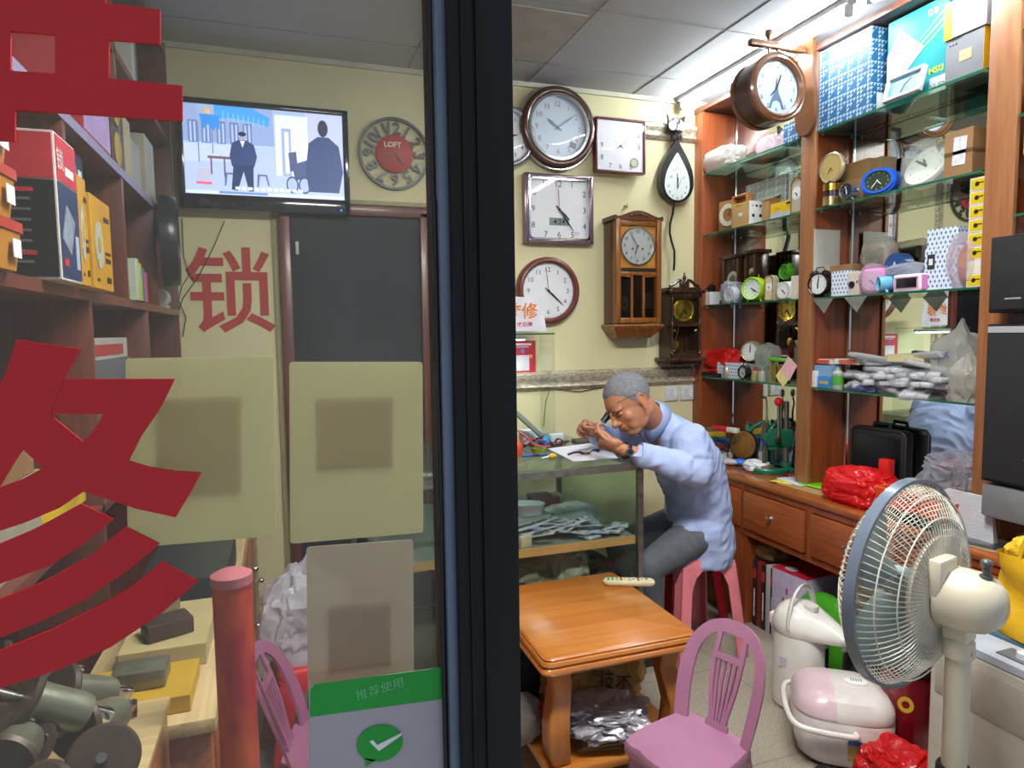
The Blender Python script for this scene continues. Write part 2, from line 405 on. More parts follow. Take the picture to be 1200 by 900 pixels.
# back door, dark glass in a brown frame
b = B(); DX0, DX1, DZ = .03, .70, 2.09
for x in (DX0, DX1): b.box((x, Y1-.02, DZ/2), (.05, .05, DZ), bev=.004)
b.box(((DX0+DX1)/2, Y1-.02, DZ), (DX1-DX0+.05, .05, .05), bev=.004)
struct(b.obj('trim_6', wood('5a2a20', '71382b')))
dr = struct(bpy.data.objects.new('door_1', None)); COL.objects.link(dr)
B().box(((DX0+DX1)/2, Y1-.012, DZ/2), (DX1-DX0-.05, .02, DZ-.06)).obj('panel', mt('23262a', .12, var=.3, nscale=3), dr)
b = B(); b.box((.085, Y1-.04, 1.9), (.014, .04, .06)); b.box((.16, Y1-.024, 1.02), (.03, .012, .16)); b.cyl((.16, Y1-.03, 1.04), (.16, Y1-.075, 1.04), .008); b.cyl((.16, Y1-.07, 1.04), (.26, Y1-.07, 1.04), .008)
b.obj('door_handle', M_steel, dr)
b = B(); b.box((DX0-.045, Y1-.006, DZ/2), (.02, .012, DZ)); b.box((DX1+.045, Y1-.006, DZ/2), (.02, .012, DZ+.04)); b.box(((DX0+DX1)/2, Y1-.006, DZ+.045), (DX1-DX0+.11, .012, .02))
struct(b.obj('trim_7', mt('a09668', .5)))

# ================================================================ front: sliding glass door the photo is taken through
GY = .65
b = B()
def vpost(x0, x1, y0, y1, m=0): b.box(((x0+x1)/2, (y0+y1)/2, 1.4), (x1-x0, y1-y0, 2.8), m=m, bev=.0015)
xl = fy(533, 450, GY-.03)[0]; xr = fy(606, 450, GY-.03)[0]
vpost(xl, xr, GY-.03, GY+.02)
b.box((xl+.012, GY-.0325, 1.4), (.002, .004, 2.8)); b.box((xl+.026, GY-.0325, 1.4), (.0015, .004, 2.8))
struct(b.obj('trim_8', mt('0c0c0e', .45, spec=.3)))
xa = fy(518.5, 450, GY-.018)[0]
b = B(); b.box(((xa+xl)/2+.001, GY-.005, 1.4), (xl-xa+.002, .03, 2.8), bev=.001); struct(b.obj('trim_9', mt('687688', .4, .2)))  # bluish reflection on the metal painted as the strip's own colour
xg = fy(499, 0, GY)[0]
b = B(); b.box(((xg+xa)/2, GY+.006, 1.4), (xa-xg, .03, 2.8), bev=.002)
zj = fy(500, 237, GY)[1]
b.box(((xg+xa)/2-.001, GY-.006, 1.0), (xa-xg-.001, .01, zj*2-2.0), bev=.003)
b.tube([(xg+.002, GY-.01, zj), (xg+.0012, GY-.011, 1.45), (xg+.0026, GY-.010, 1.35), (xg+.001, GY-.011, 1.2), (xg+.002, GY-.01, .3)], .0022)
struct(b.obj('trim_10', mt('17191a', .5)))
struct(B().box(((X0+xg)/2, GY+.012, 1.4), (xg-X0, .006, 2.8)).obj('window_1', thin_glass('f2f3f1', .055, 'a4a498')))
# red cut vinyl letters stuck on the pane: the lower strokes of two characters
M_vinyl = mt('c4151c', .5, var=.03); YV = GY+.0065
def vinyl(polys, name, label, holes=None):
    b = B()
    for p in polys:
        q = [fy(x, y, YV) for x, y in p]
        b.prism(q, YV-.0012, YV+.002)
    o = b.obj(name, M_vinyl, None, smooth=False); return tag(o, label, 'sticker')
vinyl([[(-60, -60), (124, -60), (124, 4), (188, 12), (188, 52), (128, 47), (128, 92), (214, 101), (214, 142), (18, 129), (18, 166), (-60, 162), (-60, -60)][:3] + [(188, 12), (188, 52), (128, 47), (65, 41), (13, 37), (-60, 33)],
       [(-60, 79), (13, 83.5), (65, 86.5), (128, 92), (214, 101), (214, 142), (18, 129), (18, 166), (-60, 162)],
       [(65, 41), (128, 47), (128, 92), (65, 86.5)], [(-60, 33), (13, 37), (13, 83.5), (-60, 79)]],
      'window_lettering', 'red vinyl character cut off by the frame top, crossbar strokes with a small window hole')
pts = lambda *a: [tuple(a[i:i+2]) for i in range(0, len(a), 2)]
vinyl([pts(20, 398, 95, 409, 84, 427, 75, 444, 60, 485, 66, 492, 75, 499, 86, 508, 97, 517, 106, 509, 115, 497, 121, 485.2, 60.4, 484.8, 75.4, 444, 205, 444, 188, 478, 165, 512, 151, 540, 175, 547, 205, 552, 236, 554, 222, 580, 206, 606, 160, 596, 125, 584, 98, 576,
           70, 595, 30, 612, 0, 622, -60, 640, -60, 580, 0, 571, 25, 562, 51, 548, 40, 538, 27, 526, 15, 545, 0, 570, -60, 590, -60, 560, -10, 470, 8, 435),
       pts(95, 590, 134, 608, 100, 636, 60, 662, 0, 684, -60, 700, -60, 655, 0, 637, 40, 620, 70, 604),
       pts(147, 617, 187, 637, 150, 668, 100, 702, 50, 727, 5, 745, -60, 765, -60, 722, 0, 702, 50, 682, 105, 652),
       pts(190, 657, 232, 681, 190, 718, 130, 758, 70, 784, 0, 806, -60, 820, -60, 775, 0, 762, 60, 738, 120, 708, 160, 683)],
      'window_lettering', 'large red vinyl character low on the pane with three curved strokes beneath it')
# translucent cards and the green payment sign stuck on the pane
def card(poly, name, label, mats, y, r=.004, extra=None, cat='sticker'):
    q = [Vector((fy(x, yy, y)[0], fy(x, yy, y)[1])) for x, yy in poly]; out = []
    for i in range(4):
        a, b_, c = q[i-1], q[i], q[(i+1) % 4]; u = (a-b_).normalized(); v_ = (c-b_).normalized()
        for k in range(6):
            t = k/5; p = b_+u*r*(1-t)**2+v_*r*t**2; out.append((p.x, p.y))
    o = B().prism(out, y-.0008, y+.0008).obj(name, mats, None, smooth=False); tag(o, label, cat)
    if extra: extra(o)
    return o
def haze_card(c, dens):
    m, N, L, P = newmat('translucent_card'); out = N['Material Output']
    P.inputs['Base Color'].default_value = lin(c); P.inputs['Roughness'].default_value = .6
    tl = N.new('ShaderNodeBsdfTranslucent'); tl.inputs[0].default_value = lin(c); tr = N.new('ShaderNodeBsdfTransparent')
    a = N.new('ShaderNodeMixShader'); a.inputs[0].default_value = .7; L.new(P.outputs[0], a.inputs[1]); L.new(tl.outputs[0], a.inputs[2])
    mx = N.new('ShaderNodeMixShader'); mx.inputs[0].default_value = dens; L.new(tr.outputs[0], mx.inputs[1]); L.new(a.outputs[0], mx.inputs[2]); L.new(mx.outputs[0], out.inputs[0])
    return m
MC1 = haze_card('cfcda6', .74); MC2 = haze_card('c4a890', .45); MC3 = haze_card('c0b8a8', .75)
def inner_sq(p, m, y):
    def f(o):
        q = [fy(a, c, y) for a, c in p]; B().prism(q, y-.0004, y+.0004).obj('inner_print', m, o, smooth=False)
    return f
card([(147, 420), (320, 417), (323, 628), (150, 642)], 'payment_card', 'pale olive see-through card on the pane, left one of two beside the big red character', MC1, GY+.020, extra=inner_sq([(187, 463), (284, 461), (285, 572), (188, 578)], MC2, GY+.022))
card([(339, 424), (495, 424), (496, 624), (340, 637)], 'payment_card', 'pale olive see-through card on the pane, nearer the black door frame', MC1, GY+.0202, extra=inner_sq([(373, 464), (461, 462), (461, 543), (374, 546)], MC2, GY+.022))
card([(359, 641), (484, 632), (485, 790), (361, 812)], 'payment_card', 'greyish see-through card behind the green and white sign', MC3, GY+.0204, extra=inner_sq([(386, 708), (459, 702), (459, 775), (387, 782)], MC2, GY+.022))
def green_sign(o):
    Mg = mt('0b9a2c', .4, var=.03); y = GY-.0035
    def pl(p, m, name, yy=y, lab=None):
        return B().prism([fy(a, c, yy) for a, c in p], yy-.0004, yy+.0004).obj(name, m, o, smooth=False, label=lab)
    pl([(363.5, 808), (369, 802), (519, 782.5), (525.5, 787), (526, 818), (363, 840)], Mg, 'header_band', lab='green header band')
    c = (445, 871); n = 28
    pl([(c[0]+27*math.cos(t*2*PI/n), c[1]-21.5*math.sin(t*2*PI/n)-.10*27*math.cos(t*2*PI/n)) for t in range(n)], Mg, 'speech_bubble', GY-.0045, 'green speech bubble mark')
    pl([(427, 888), (440, 890), (429, 899)], Mg, 'bubble_tail', GY-.0045)
    pl([(433, 869), (437, 867), (442, 873), (470, 859), (471, 861), (444, 880)], M_white, 'tick_mark', GY-.0055)
    x, z = fy(445, 807, GY-.0045); b = B(); b.text('推荐使用', (0, 0, 0), .0115, sx=1.05, rot=.13); t = b.obj('header_text', mt('6fc985', .5), o, smooth=False); t.location = (x, GY-.0046, z)
card([(362, 803), (526, 781), (529, 920), (362, 935)], 'payment_sign', 'green and white payment sign with a tick in a speech bubble', mt('a9a4a8', .5, var=.03), GY-.0025, r=.0035, extra=green_sign, cat='sign')

# ================================================================ right-hand display unit with mirror back
XF, XM, XC = 2.30, 2.525, 2.15
PY = [(3.30, 3.398), (2.467, 2.55), (1.585, 1.685), (.70, .72)]
SH = [1.22, 1.63, 2.03, 2.37]
u = thing('shelf_unit', 'tall reddish-brown wall display unit with mirror backs above the drawers', 'shelf unit')
b = B(); b.box(((XF+XM)/2, 3.36, 1.755), (XM-XF, .078, 2.0), bev=.002); b.obj('upright', M_red_wood, u)
for (ya, yb) in PY[1:3]:
    b = B(); b.box(((XF+XM)/2+.004, (ya+yb)/2, 1.755), (XM-XF-.008, yb-ya-.02, 2.0), m=0); b.box((XF+.01, (ya+yb)/2, 1.755), (.022, yb-ya, 2.0), m=1, bev=.003); b.obj('upright', [M_red_wood, M_edge], u)
b = B(); b.box(((XF+XM)/2, 2.06, 2.735), (XM-XF+.01, 2.7, .028), bev=.002); b.obj('top_rail', wood('4a2a1c', '60382a', 'Y'), u)
Mm, N, L, P = newmat('mirror'); P.inputs['Metallic'].default_value = 1; P.inputs['Roughness'].default_value = .015; P.inputs['Base Color'].default_value = (.80, .84, .81, 1)
for (ya, yb) in ((2.55, 3.32), (1.685, 2.467), (.75, 1.585)):
    b = B(); b.box((XM+.002, (ya+yb)/2, 1.74), (.006, yb-ya, 1.98)); b.obj('mirror', Mm, u)
    b = B()
    for y in (yb-.004, ya+.004): b.box((XM-.003, y, 1.74), (.006, .006, 1.98))
    b.obj('mirror_trim', M_chrome, u)
M_sh = [thin_glass('dcefe4', .05, 'a9c4b4', 1.5), mt('1f6b4c', .1, trans=.3, var=.05)]
for (ya, yb) in ((2.552, 3.31), (1.69, 2.46)):
    for z in SH:
        b = B(); b.box(((XF+XM)/2-.002, (ya+yb)/2, z-.004), (XM-XF-.006, yb-ya-.006, .008))
        for i in range(len(b.m)):
            vs = [b.v[k] for k in b.f[i]]; b.m[i] = 0 if max(v[2] for v in vs)-min(v[2] for v in vs) < 1e-4 else 1
        t = b.obj('glass_shelf', M_sh, u, smooth=False)
        b = B()
        for y in (ya+.004, yb-.004):
            for x in (XF+.03, XM-.03): b.cyl((x, y-.006, z-.013), (x, y+.006, z-.013), .004, n=8)
        b.obj('shelf_pin', M_chrome, t)
for z in (2.45, 2.18, 1.86):
    b = B(); b.box(((XF+XM)/2-.002, 1.17, z-.004), (XM-XF-.006, .82, .008))
    for i in range(len(b.m)):
        vs = [b.v[k] for k in b.f[i]]; b.m[i] = 0 if max(v[2] for v in vs)-min(v[2] for v in vs) < 1e-4 else 1
    b.obj('glass_shelf', M_sh, u, smooth=False)
# counter with drawers
c = thing('drawer_counter', 'long reddish-brown drawer counter along the right wall with knee opening', 'counter')
b = B(); b.box((XC+.18, 2.1, .735), (.36, 2.58, .028), bev=.006); b.obj('countertop', wood('84461f', 'a8612f', 'Y', r=.22), c)
b = B(); b.box((XC+.02, 2.1, .477), (.02, 2.58, .028)); b.box((XC+.02, 2.1, .705), (.016, 2.58, .03)); 
for y in (3.37, 2.745, 2.30, 1.84, 1.38, .83): b.box((XC+.02, y, .60), (.022, .03, .24))
for y in (3.37, 2.745, 1.42, .83): b.box((XC+.19, y, .36), (.34, .03, .72))
b.box((2.51, 2.1, .36), (.012, 2.56, .72)); b.obj('carcass', M_red_wood, c)
DRW = [(2.76, 3.35), (2.32, 2.73), (1.86, 2.28), (1.40, 1.82), (.85, 1.36)]
for i, (ya, yb) in enumerate(DRW):
    d = B().box((XC+.006, (ya+yb)/2, .592), (.018, yb-ya, .188), bev=.004).obj('drawer', M_red_woodY, c)
    b = B(); ym = (ya+yb)/2-(.0 if i != 2 else .0)
    b.lathe([(.012, 0), (.009, .006), (.006, .012), (.011, .018), (.012, .024), (.006, .028), (0, .029)], n=16, axis='Y', T=Matrix.Translation((XC-.003, ym, .60)) @ Matrix.Rotation(-PI/2, 4, 'Z')); b.obj('knob', M_chrome, d)
    if i == 2:
        for dz in (0, -.05):
            b = B(); T = Matrix.Translation((XC-.003, ya+.05, .618+dz)) @ Matrix.Rotation(-PI/2, 4, 'Z')
            b.lathe([(.014, 0), (.014, .006), (.009, .008), (.009, .03), (0, .031)], n=16, axis='Y', T=T); b.box((0, -.036, 0), (.03, .012, .02), m=1, bev=.003, T=T); b.obj('drawer_lock', [M_chrome, M_black], d, label='cam lock with black cap')
B().box((XC+.02, 3.06, .235), (.018, .60, .45), bev=.004).obj('cabinet_door', M_red_wood, c)

# ================================================================ left-hand shelf unit
XL = -.438
u = thing('shelf_unit', 'tall dark reddish shelf unit with open boxes of stock at the left, behind the pane', 'shelf unit')
Mlw = wood('54281c', '6e3727'); MlwY = wood('5a2c1e', '743b29', 'Y')
zt, zm, zl = 2.00, 1.61, .60
def lboard(y0, y1, z0, z1): return B().box(((X0+XL)/2, (y0+y1)/2, (z0+z1)/2), (XL-X0, y1-y0, z1-z0), bev=.0015)
for (y, z0, z1) in ((3.385, 0, 2.78), (2.33, zt, 2.78), (1.2, 0, 2.78), (1.755, zm, zt), (2.335, zm, zt), (2.86, zm, zt), (1.89, 0, zm), (2.623, 0, zm)):
    lboard(y-.011, y+.011, z0, z1).obj('upright', Mlw, u)
for z, e in ((zt, 'a'), (zm, 'b'), (zl, 'c'), (1.08, 'd'), (2.36, 'e'), (2.76, 'f')):
    lboard(1.19, 3.396, z-.024, z).obj('shelf', MlwY, u)
    if e in 'ab': B().box((XL+.001, 2.29, z-.012), (.003, 2.2, .025)).obj('edge_strip', mt('8d84a8', .4) if e == 'a' else MlwY, u)
B().box((X0+.004, 2.29, 1.4), (.006, 2.2, 2.76)).obj('back_panel', mt('2c1714', .6), u)

# ================================================================ fluorescent tube under the ceiling
def tube_light(y0, y1, x, label):
    t = thing('tube_lamp', label, 'lamp', (x, 0, 0))
    B().box((0, (y0+y1)/2, ZC-.012), (.05, y1-y0, .024), bev=.004).obj('batten', mt('e8e8e8', .4), t)
    for y in (y0+.015, y1-.015): B().box((0, y, ZC-.045), (.028, .026, .05), bev=.006).obj('end_cap', M_white, t)
    m, N, L, P = newmat('tube_glow'); P.inputs['Emission Color'].default_value = (.86, .94, 1, 1); P.inputs['Emission Strength'].default_value = TUBE_POWER
    B().cyl((0, y0+.03, ZC-.055), (0, y1-.03, ZC-.055), .014, n=16).obj('glass_tube', m, t)
tube_light(2.16, 3.36, 2.18, 'bright white tube lamp on the ceiling running to the back wall')
tube_light(.88, 2.08, 2.18, 'white tube lamp on the ceiling, only its end showing above the boxes')

# a fill panel added over the entrance to brighten the room, out of view, and the watchmaker's lamp under the glass shelf
def fill_panel(x, y, sx_, sy_, pw, label):
    t = thing('fill_light_panel', label, 'lamp', (x, y, ZC))
    B().box((0, 0, -.015), (sx_, sy_, .03), bev=.004).obj('housing', M_white, t)
    m, N, L, P = newmat('fill_glow'); P.inputs['Emission Color'].default_value = (1, .97, .92, 1); P.inputs['Emission Strength'].default_value = pw
    B().box((0, 0, -.033), (sx_-.04, sy_-.04, .004)).obj('diffuser', m, t)
fill_panel(.72, 1.1, 1.0, .3, 60, 'added flat white fill panel on the ceiling over the entrance, out of view')

b = B()
for x, w_, d_ in ((.825, .06, .012), (.812, .016, .022), (.84, .014, .020)): b.box((x, Y1-d_/2, 1.4), (w_, d_, 2.78), bev=.003)
struct(b.obj('trim_11', M_mould))
# ================================================================ clocks
M_face = mt('e9ebee', .45, var=.02); M_num = mt('2a2a30', .5); M_hand = mt('141416', .35)
def dial(t, R, y, fmat=None, nmat=None, nums=None, nsz=.22, nr=.78, hour=4, minute=24, ticks=True, square=None, hands=(.5, .78), sec=None, hmat=None, cover=True, numoff=.0, hw=.045, face=True, parts=True):
    """clock dial facing -y, centred at the thing's origin; y = plane of the face (more negative = nearer the viewer)"""
    fmat = fmat or M_face; nmat = nmat or M_num; hmat = hmat or M_hand
    if face:
        b = B()
        if square: b.box((0, y+.003, 0), (square[0], .006, square[1]))
        else: b.lathe([(R, -.006), (R, 0), (0, 0)], c=(0, y, 0), n=40, axis='Y')
        f = b.obj('dial', fmat, t)
    else: f = t
    if nums is None: nums = {i: str(i) for i in range(1, 13)}
    b = B()
    for i, s in nums.items():
        a = 2*PI*i/12; rr = nr*R
        if square:
            k = min(square[0]/2/max(abs(math.sin(a)), 1e-6), square[1]/2/max(abs(math.cos(a)), 1e-6))*nr; k = min(k, nr*R*1.22)
            x, z = k*math.sin(a), k*math.cos(a)
        else: x, z = rr*math.sin(a), rr*math.cos(a)
        b.text(s, (x, y-.0012, z), nsz*R, off=numoff)
    if ticks:
        for i in range(60):
            a = 2*PI*i/60; r0, r1 = (.93, .97); wd = .006 if i % 5 else .014
            c_, s_ = math.cos(a), math.sin(a)
            q = [((r0*s_-wd*c_)*R, (r0*c_+wd*s_)*R), ((r0*s_+wd*c_)*R, (r0*c_-wd*s_)*R), ((r1*s_+wd*c_)*R, (r1*c_-wd*s_)*R), ((r1*s_-wd*c_)*R, (r1*c_+wd*s_)*R)]
            b.add([(x, y-.001, z) for x, z in q], [(0, 1, 2, 3)])
    if b.v: b.obj('numerals', nmat, f, smooth=False)
    def hand(name, ang, L_, wd, yy, mat=None, tail=.15):
        a = math.radians(ang); d = Vector((math.sin(a), 0, math.cos(a))); p = Vector((math.cos(a), 0, -math.sin(a)))
        P_ = [d*(-tail*R)-p*wd*.4, d*(-tail*R)+p*wd*.4, d*L_*.55+p*wd, d*L_+p*wd*.25, d*L_-p*wd*.25, d*L_*.55-p*wd]
        b = B(); b.prism([(v.x, v.z) for v in P_], yy-.0008, yy+.0008)
        return b.obj(name, mat or hmat, t, smooth=False)
    hand('hour_hand', (hour % 12+minute/60)*30, hands[0]*R, hw*R, y-.004)
    hand('minute_hand', minute*6, hands[1]*R, hw*.75*R, y-.006)
    if sec is not None: hand('second_hand', sec*6, .8*R, .012*R, y-.0075, mt('b03a30', .5))
    b = B(); b.lathe([(.05*R, 0), (.05*R, .004), (0, .006)], c=(0, y-.004, 0), n=12, axis='Y'); b.obj('hub', hmat, t)
    return f
def rim(t, R0, R1, y0, y1, mat, name='rim', bulge=.3, n=48):
    """round moulded clock rim, back plane y0 (0), front y1 (<0)"""
    D = y0-y1; w_ = R1-R0
    prof = [(R0, 0), (R0, D*.72), (R0+w_*.12, D*.9), (R0+w_*.35, D), (R0+w_*.65, D*.97), (R1-w_*.1, D*.8), (R1, D*.45), (R1, 0)]
    b = B(); b.lathe(prof+[(R0, 0)], c=(0, y0, 0), n=n, axis='Y'); return b.obj(name, mat, t)
def cover(t, R, y, dome=.012, square=None):
    b = B()
    if square: b.box((0, y, 0), (square[0], .002, square[1]))
    else: b.lathe([(R, 0), (R*.8, dome*.45), (R*.5, dome*.8), (.001, dome)], c=(0, y, 0), n=32, axis='Y')
    return b.obj('glass_cover', M_cover, t)
# big round clock with brown and chrome rim
t = thing('wall_clock', 'large round wall clock, dark brown rim with chrome edge, copper-outlined numerals, glare across it', 'clock', (1.424, 3.372, 2.565))
rim(t, .170, .212, 0, -.05, mt('5a4238', .2, .3, coat=.5)); 
b = B(); b.ring(.158, .172, -.02, -.046); b.obj('inner_ring', M_chrome, t); b = B(); b.ring(.2125, .216, 0, -.018); b.obj('outer_ring', M_chrome, t)
dial(t, .16, -.022, mt('ccdbe8', .3, var=.02), mt('b58468', .4, .3), nsz=.25, nr=.76, hour=10, minute=9, ticks=False, hmat=mt('8e98a0', .3, .6), hands=(.45, .75)); cover(t, .16, -.036)
B().box((.085, -.0235, -.085), (.036, .002, .03), ry=.3).obj('sticker', mt('8c8c96', .5), t)
# clock half hidden by the frame
t = thing('wall_clock', 'round silver-rimmed wall clock, just a sliver showing at the black door frame', 'clock', (1.135, 3.374, 2.50))
rim(t, .13, .16, 0, -.035, mt('b9bcc0', .2, .8)); dial(t, .132, -.014, hour=2, minute=40); cover(t, .13, -.02)
def sqframe(t, w_, h_, bw, D, mat, name='frame', bev=.006):
    b = B()
    for s in (-1, 1):
        b.box((s*(w_-bw)/2, -D/2, 0), (bw, D, h_), bev=bev); b.box((0, -D/2, s*(h_-bw)/2), (w_-bw*.6, D, bw), bev=bev)
    return b.obj(name, mat, t)
# white square clock
t = thing('wall_clock', 'square white wall clock with thin dark red frame', 'clock', (1.787, 3.372, 2.494))
sqframe(t, .305, .29, .013, .045, mt('6a3034', .3)); B().box((0, -.01, 0), (.29, .02, .28)).obj('case_back', M_white, t)
f = dial(t, .15, -.034, nums={2: '2', 3: '3', 5: '5', 6: '6', 7: '7', 8: '8', 9: '9'}, nsz=.24, nr=.80, hour=10, minute=9, ticks=False, square=(.28, .27), hands=(.28, .55), hw=.025, hmat=mt('6c7074', .3, .5)); cover(t, .15, -.043, square=(.28, .27))
b = B(); b.lathe([(.021, 0), (.021, .001), (0, .001)], c=(.085, -.035, -.085), axis='Y', n=24); b.ring(.021, .025, -.034, -.0365, c=(.085, 0, -.085), n=24, m=1); b.obj('seal', [mt('c8c9a8', .4), mt('54584c', .4)], t, label='round seal sticker')
# large square clock with lcd
t = thing('wall_clock', 'large square wall clock with silver-mauve frame and small digital display', 'clock', (1.432, 3.40, 2.143))
sqframe(t, .40, .365, .026, .05, mt('79646e', .22, .5, coat=.4)); 
b = B()
for s in (-1, 1): b.box((s*.172, -.047, 0), (.008, .01, .34)); b.box((0, -.047, s*.157), (.348, .01, .008))
b.obj('inner_rim', M_chrome, t)
b = B()
for sx_ in (-1, 1):
    for sz in (-1, 1): b.box((sx_*.166, -.049, sz*.151), (.03, .006, .008), ry=sx_*sz*.78)
b.obj('corner_piece', M_chrome, t)
b = B(); b.box((0, -.012, 0), (.36, .024, .32)); b.obj('case_back', M_black, t)
dial(t, .165, -.036, nums={i: str(i) for i in range(1, 13)}, nsz=.27, nr=.86, hour=4, minute=24, square=(.345, .31), ticks=False, hands=(.5, .85), hw=.04, sec=59.5); cover(t, .15, -.046, square=(.345, .31))
l = B().box((0, -.0375, -.065), (.112, .002, .04)).obj('display', mt('7f8f80', .25, var=.02), t, label='grey-green digital display')
b = B(); b.text('4:24', (0, -.0389, -.065), .040, off=.01); b.obj('digits', M_ink, l, smooth=False)
B().box((.105, -.037, -.125), (.03, .001, .016)).obj('sticker', mt('c8cfe6', .5), t)
# round brown clock
t = thing('wall_clock', 'round wall clock with matt red-brown rim and bold black numerals, lowest on the wall', 'clock', (1.372, 3.40, 1.711))
rim(t, .148, .181, 0, -.045, mt('6e3b36', .35)); dial(t, .15, -.02, nsz=.24, nr=.76, hour=4, minute=22, hands=(.42, .78), hw=.035, sec=59); cover(t, .148, -.028, .008)
# ---- wooden pendulum wall clock
M_pw = wood('74401c', '95602a', 'Z', r=.25); M_pwd = wood('4a2814', '5f351b', 'Z')
t = thing('pendulum_clock', 'brown wooden pendulum wall clock with arched windows and brass-edged silver dial', 'clock', (1.852, 3.40, 1.80))
D = .14
b = B(); b.box((0, -D/2+.01, .01), (.275, D-.02, .565), bev=.004); b.obj('body', M_pwd, t)
b = B()
for s in (-1, 1): b.box((s*.125, -D+.005, .01), (.03, .04, .56), bev=.004)
b.box((0, -D+.008, .27), (.25, .03, .03), bev=.003); b.box((0, -D+.008, .0), (.25, .03, .02), bev=.003); b.box((0, -D+.008, -.255), (.25, .03, .03), bev=.003)
b.obj('front_frame', M_pw, t)
b = B(); b.box((0, -D+.012, .145), (.23, .016, .235)); b.obj('dial_board', wood('b4772c', 'c98c3c', 'Z'), t)
arch = [(-.105, .0)]+[(-.105+.21*i/16, -.022-.018*math.cos(2*PI*i/16)*(1 if 4 <= i <= 12 else -.3)) for i in range(17)]+[(.105, .0)]
b = B(); b.prism(arch, -D-.004, -D+.016)
for x in (-.036, .036): b.box((x, -D+.006, -.13), (.013, .018, .25), bev=.002)
b.obj('window_bars', M_pw, t)
b = B(); b.box((0, -D+.014, -.13), (.215, .003, .25)); b.obj('window_glass', thin_glass('b8b0a4', .03), t)
B().box((0, -.045, -.12), (.22, .004, .25)).obj('inner_back', wood('3d2214', '55301c'), t)
b = B(); b.lathe([(.046, -.004), (.046, .003), (.03, .007), (0, .008)], c=(-.02, -.095, -.10), axis='Y', n=32); b.lathe([(.028, 0), (.028, .004), (0, .006)], c=(-.02, -.1, -.10), axis='Y', n=24, m=1); b.cyl((-.003, -.093, .0), (-.018, -.093, -.06), .003, n=8); b.obj('pendulum', [mt('b8b8b2', .2, 1), mt('6e6e6a', .2, .8)], t)
b = B(); pr = []
for i in range(25):
    x = -.15+.3*i/24; pr.append((x, .30+.018*(math.cos(abs(x)/.15*PI)+1)+.008*(1 if abs(x) > .13 else 0)))
b.prism([(-.15, .285)]+pr+[(.15, .285)], -D-.012, -.01); b.obj('crest', M_pwd, t)
b = B()
for i in range(-3, 4): b.sph((i*.016, -D-.013, .318-abs(i)*.003), (.008, .006, .007), n=8)
b.obj('carving', M_pwd, t)
b = B()
for k in range(26): b.box((-.109+k*.0087, -D-.001, .282), (.004, .01, .016))
b.box((0, -D+.006, .282), (.25, .02, .018)); b.obj('dentil_strip', mt('33261c', .5), t)
b = B()
for k in range(26): b.box((-.109+k*.0087, -D-.0025, .022), (.004, .008, .014))
b.box((0, -D+.006, .022), (.24, .02, .016)); b.obj('dentil_strip', mt('33261c', .5), t)
b = B(); rr = [(.30, -.155, -.275, D+.015), (.31, -.16, -.285, D+.02), (.30, -.15, -.297, D+.012), (.22, -.11, -.345, D-.03), (.21, -.10, -.352, D-.04)]
vs = [];
b.loft([[(-w_/2, 0, z), (w_/2, 0, z), (w_/2, -d_, z), (-w_/2, -d_, z)] for (w_, _, z, d_) in rr]); b.obj('base_moulding', M_pw, t, smooth=False)
sub = bpy.data.objects.new('clock_face', None); COL.objects.link(sub); sub.parent = t; sub.location = (-.003, -D+.004, .148)
b = B(); b.lathe([(.100, 0), (.100, .004), (0, .005)], n=40, axis='Y'); f = b.obj('dial', mt('c3c8c6', .3, .4, var=.03), sub)
b = B(); b.ring(.098, .106, 0, -.012, n=40); b.obj('bezel', mt('b9b2a0', .2, 1), sub)
b = B()
for i in range(1, 13): b.text(str(i), (.078*math.sin(i*PI/6), -.0062, .078*math.cos(i*PI/6)), .022, off=.02)
b.obj('numerals', M_num, sub, smooth=False)
for nm, ang, L_, w_ in (('hour_hand', 200, .048, .004), ('minute_hand', 325, .07, .0035)):
    a = math.radians(ang); B().box((L_/2*math.sin(a), -.010, L_/2*math.cos(a)), (w_, .0015, L_), ry=a).obj(nm, M_hand, sub)
b = B()
for x in (-.03, .03): b.lathe([(.005, 0), (.005, .003), (0, .004)], c=(x, -.006, -.015), axis='Y', n=12)
b.lathe([(.006, 0), (.006, .008), (0, .01)], c=(0, -.006, 0), axis='Y', n=12, m=1); b.obj('winding_holes', [M_ink, mt('b03a30', .4)], sub)
b = B(); b.tube([(1.845, 3.398, 2.175), (1.845, 3.375, 2.172), (1.845, 3.368, 2.182), (1.845, 3.37, 2.195)], .003); b.cyl((1.845, 3.399, 2.18), (1.845, 3.392, 2.18), .009)
tag(b.obj('wall_hook', M_chrome), 'small silver hook in the wall above the brown pendulum clock', 'hook')
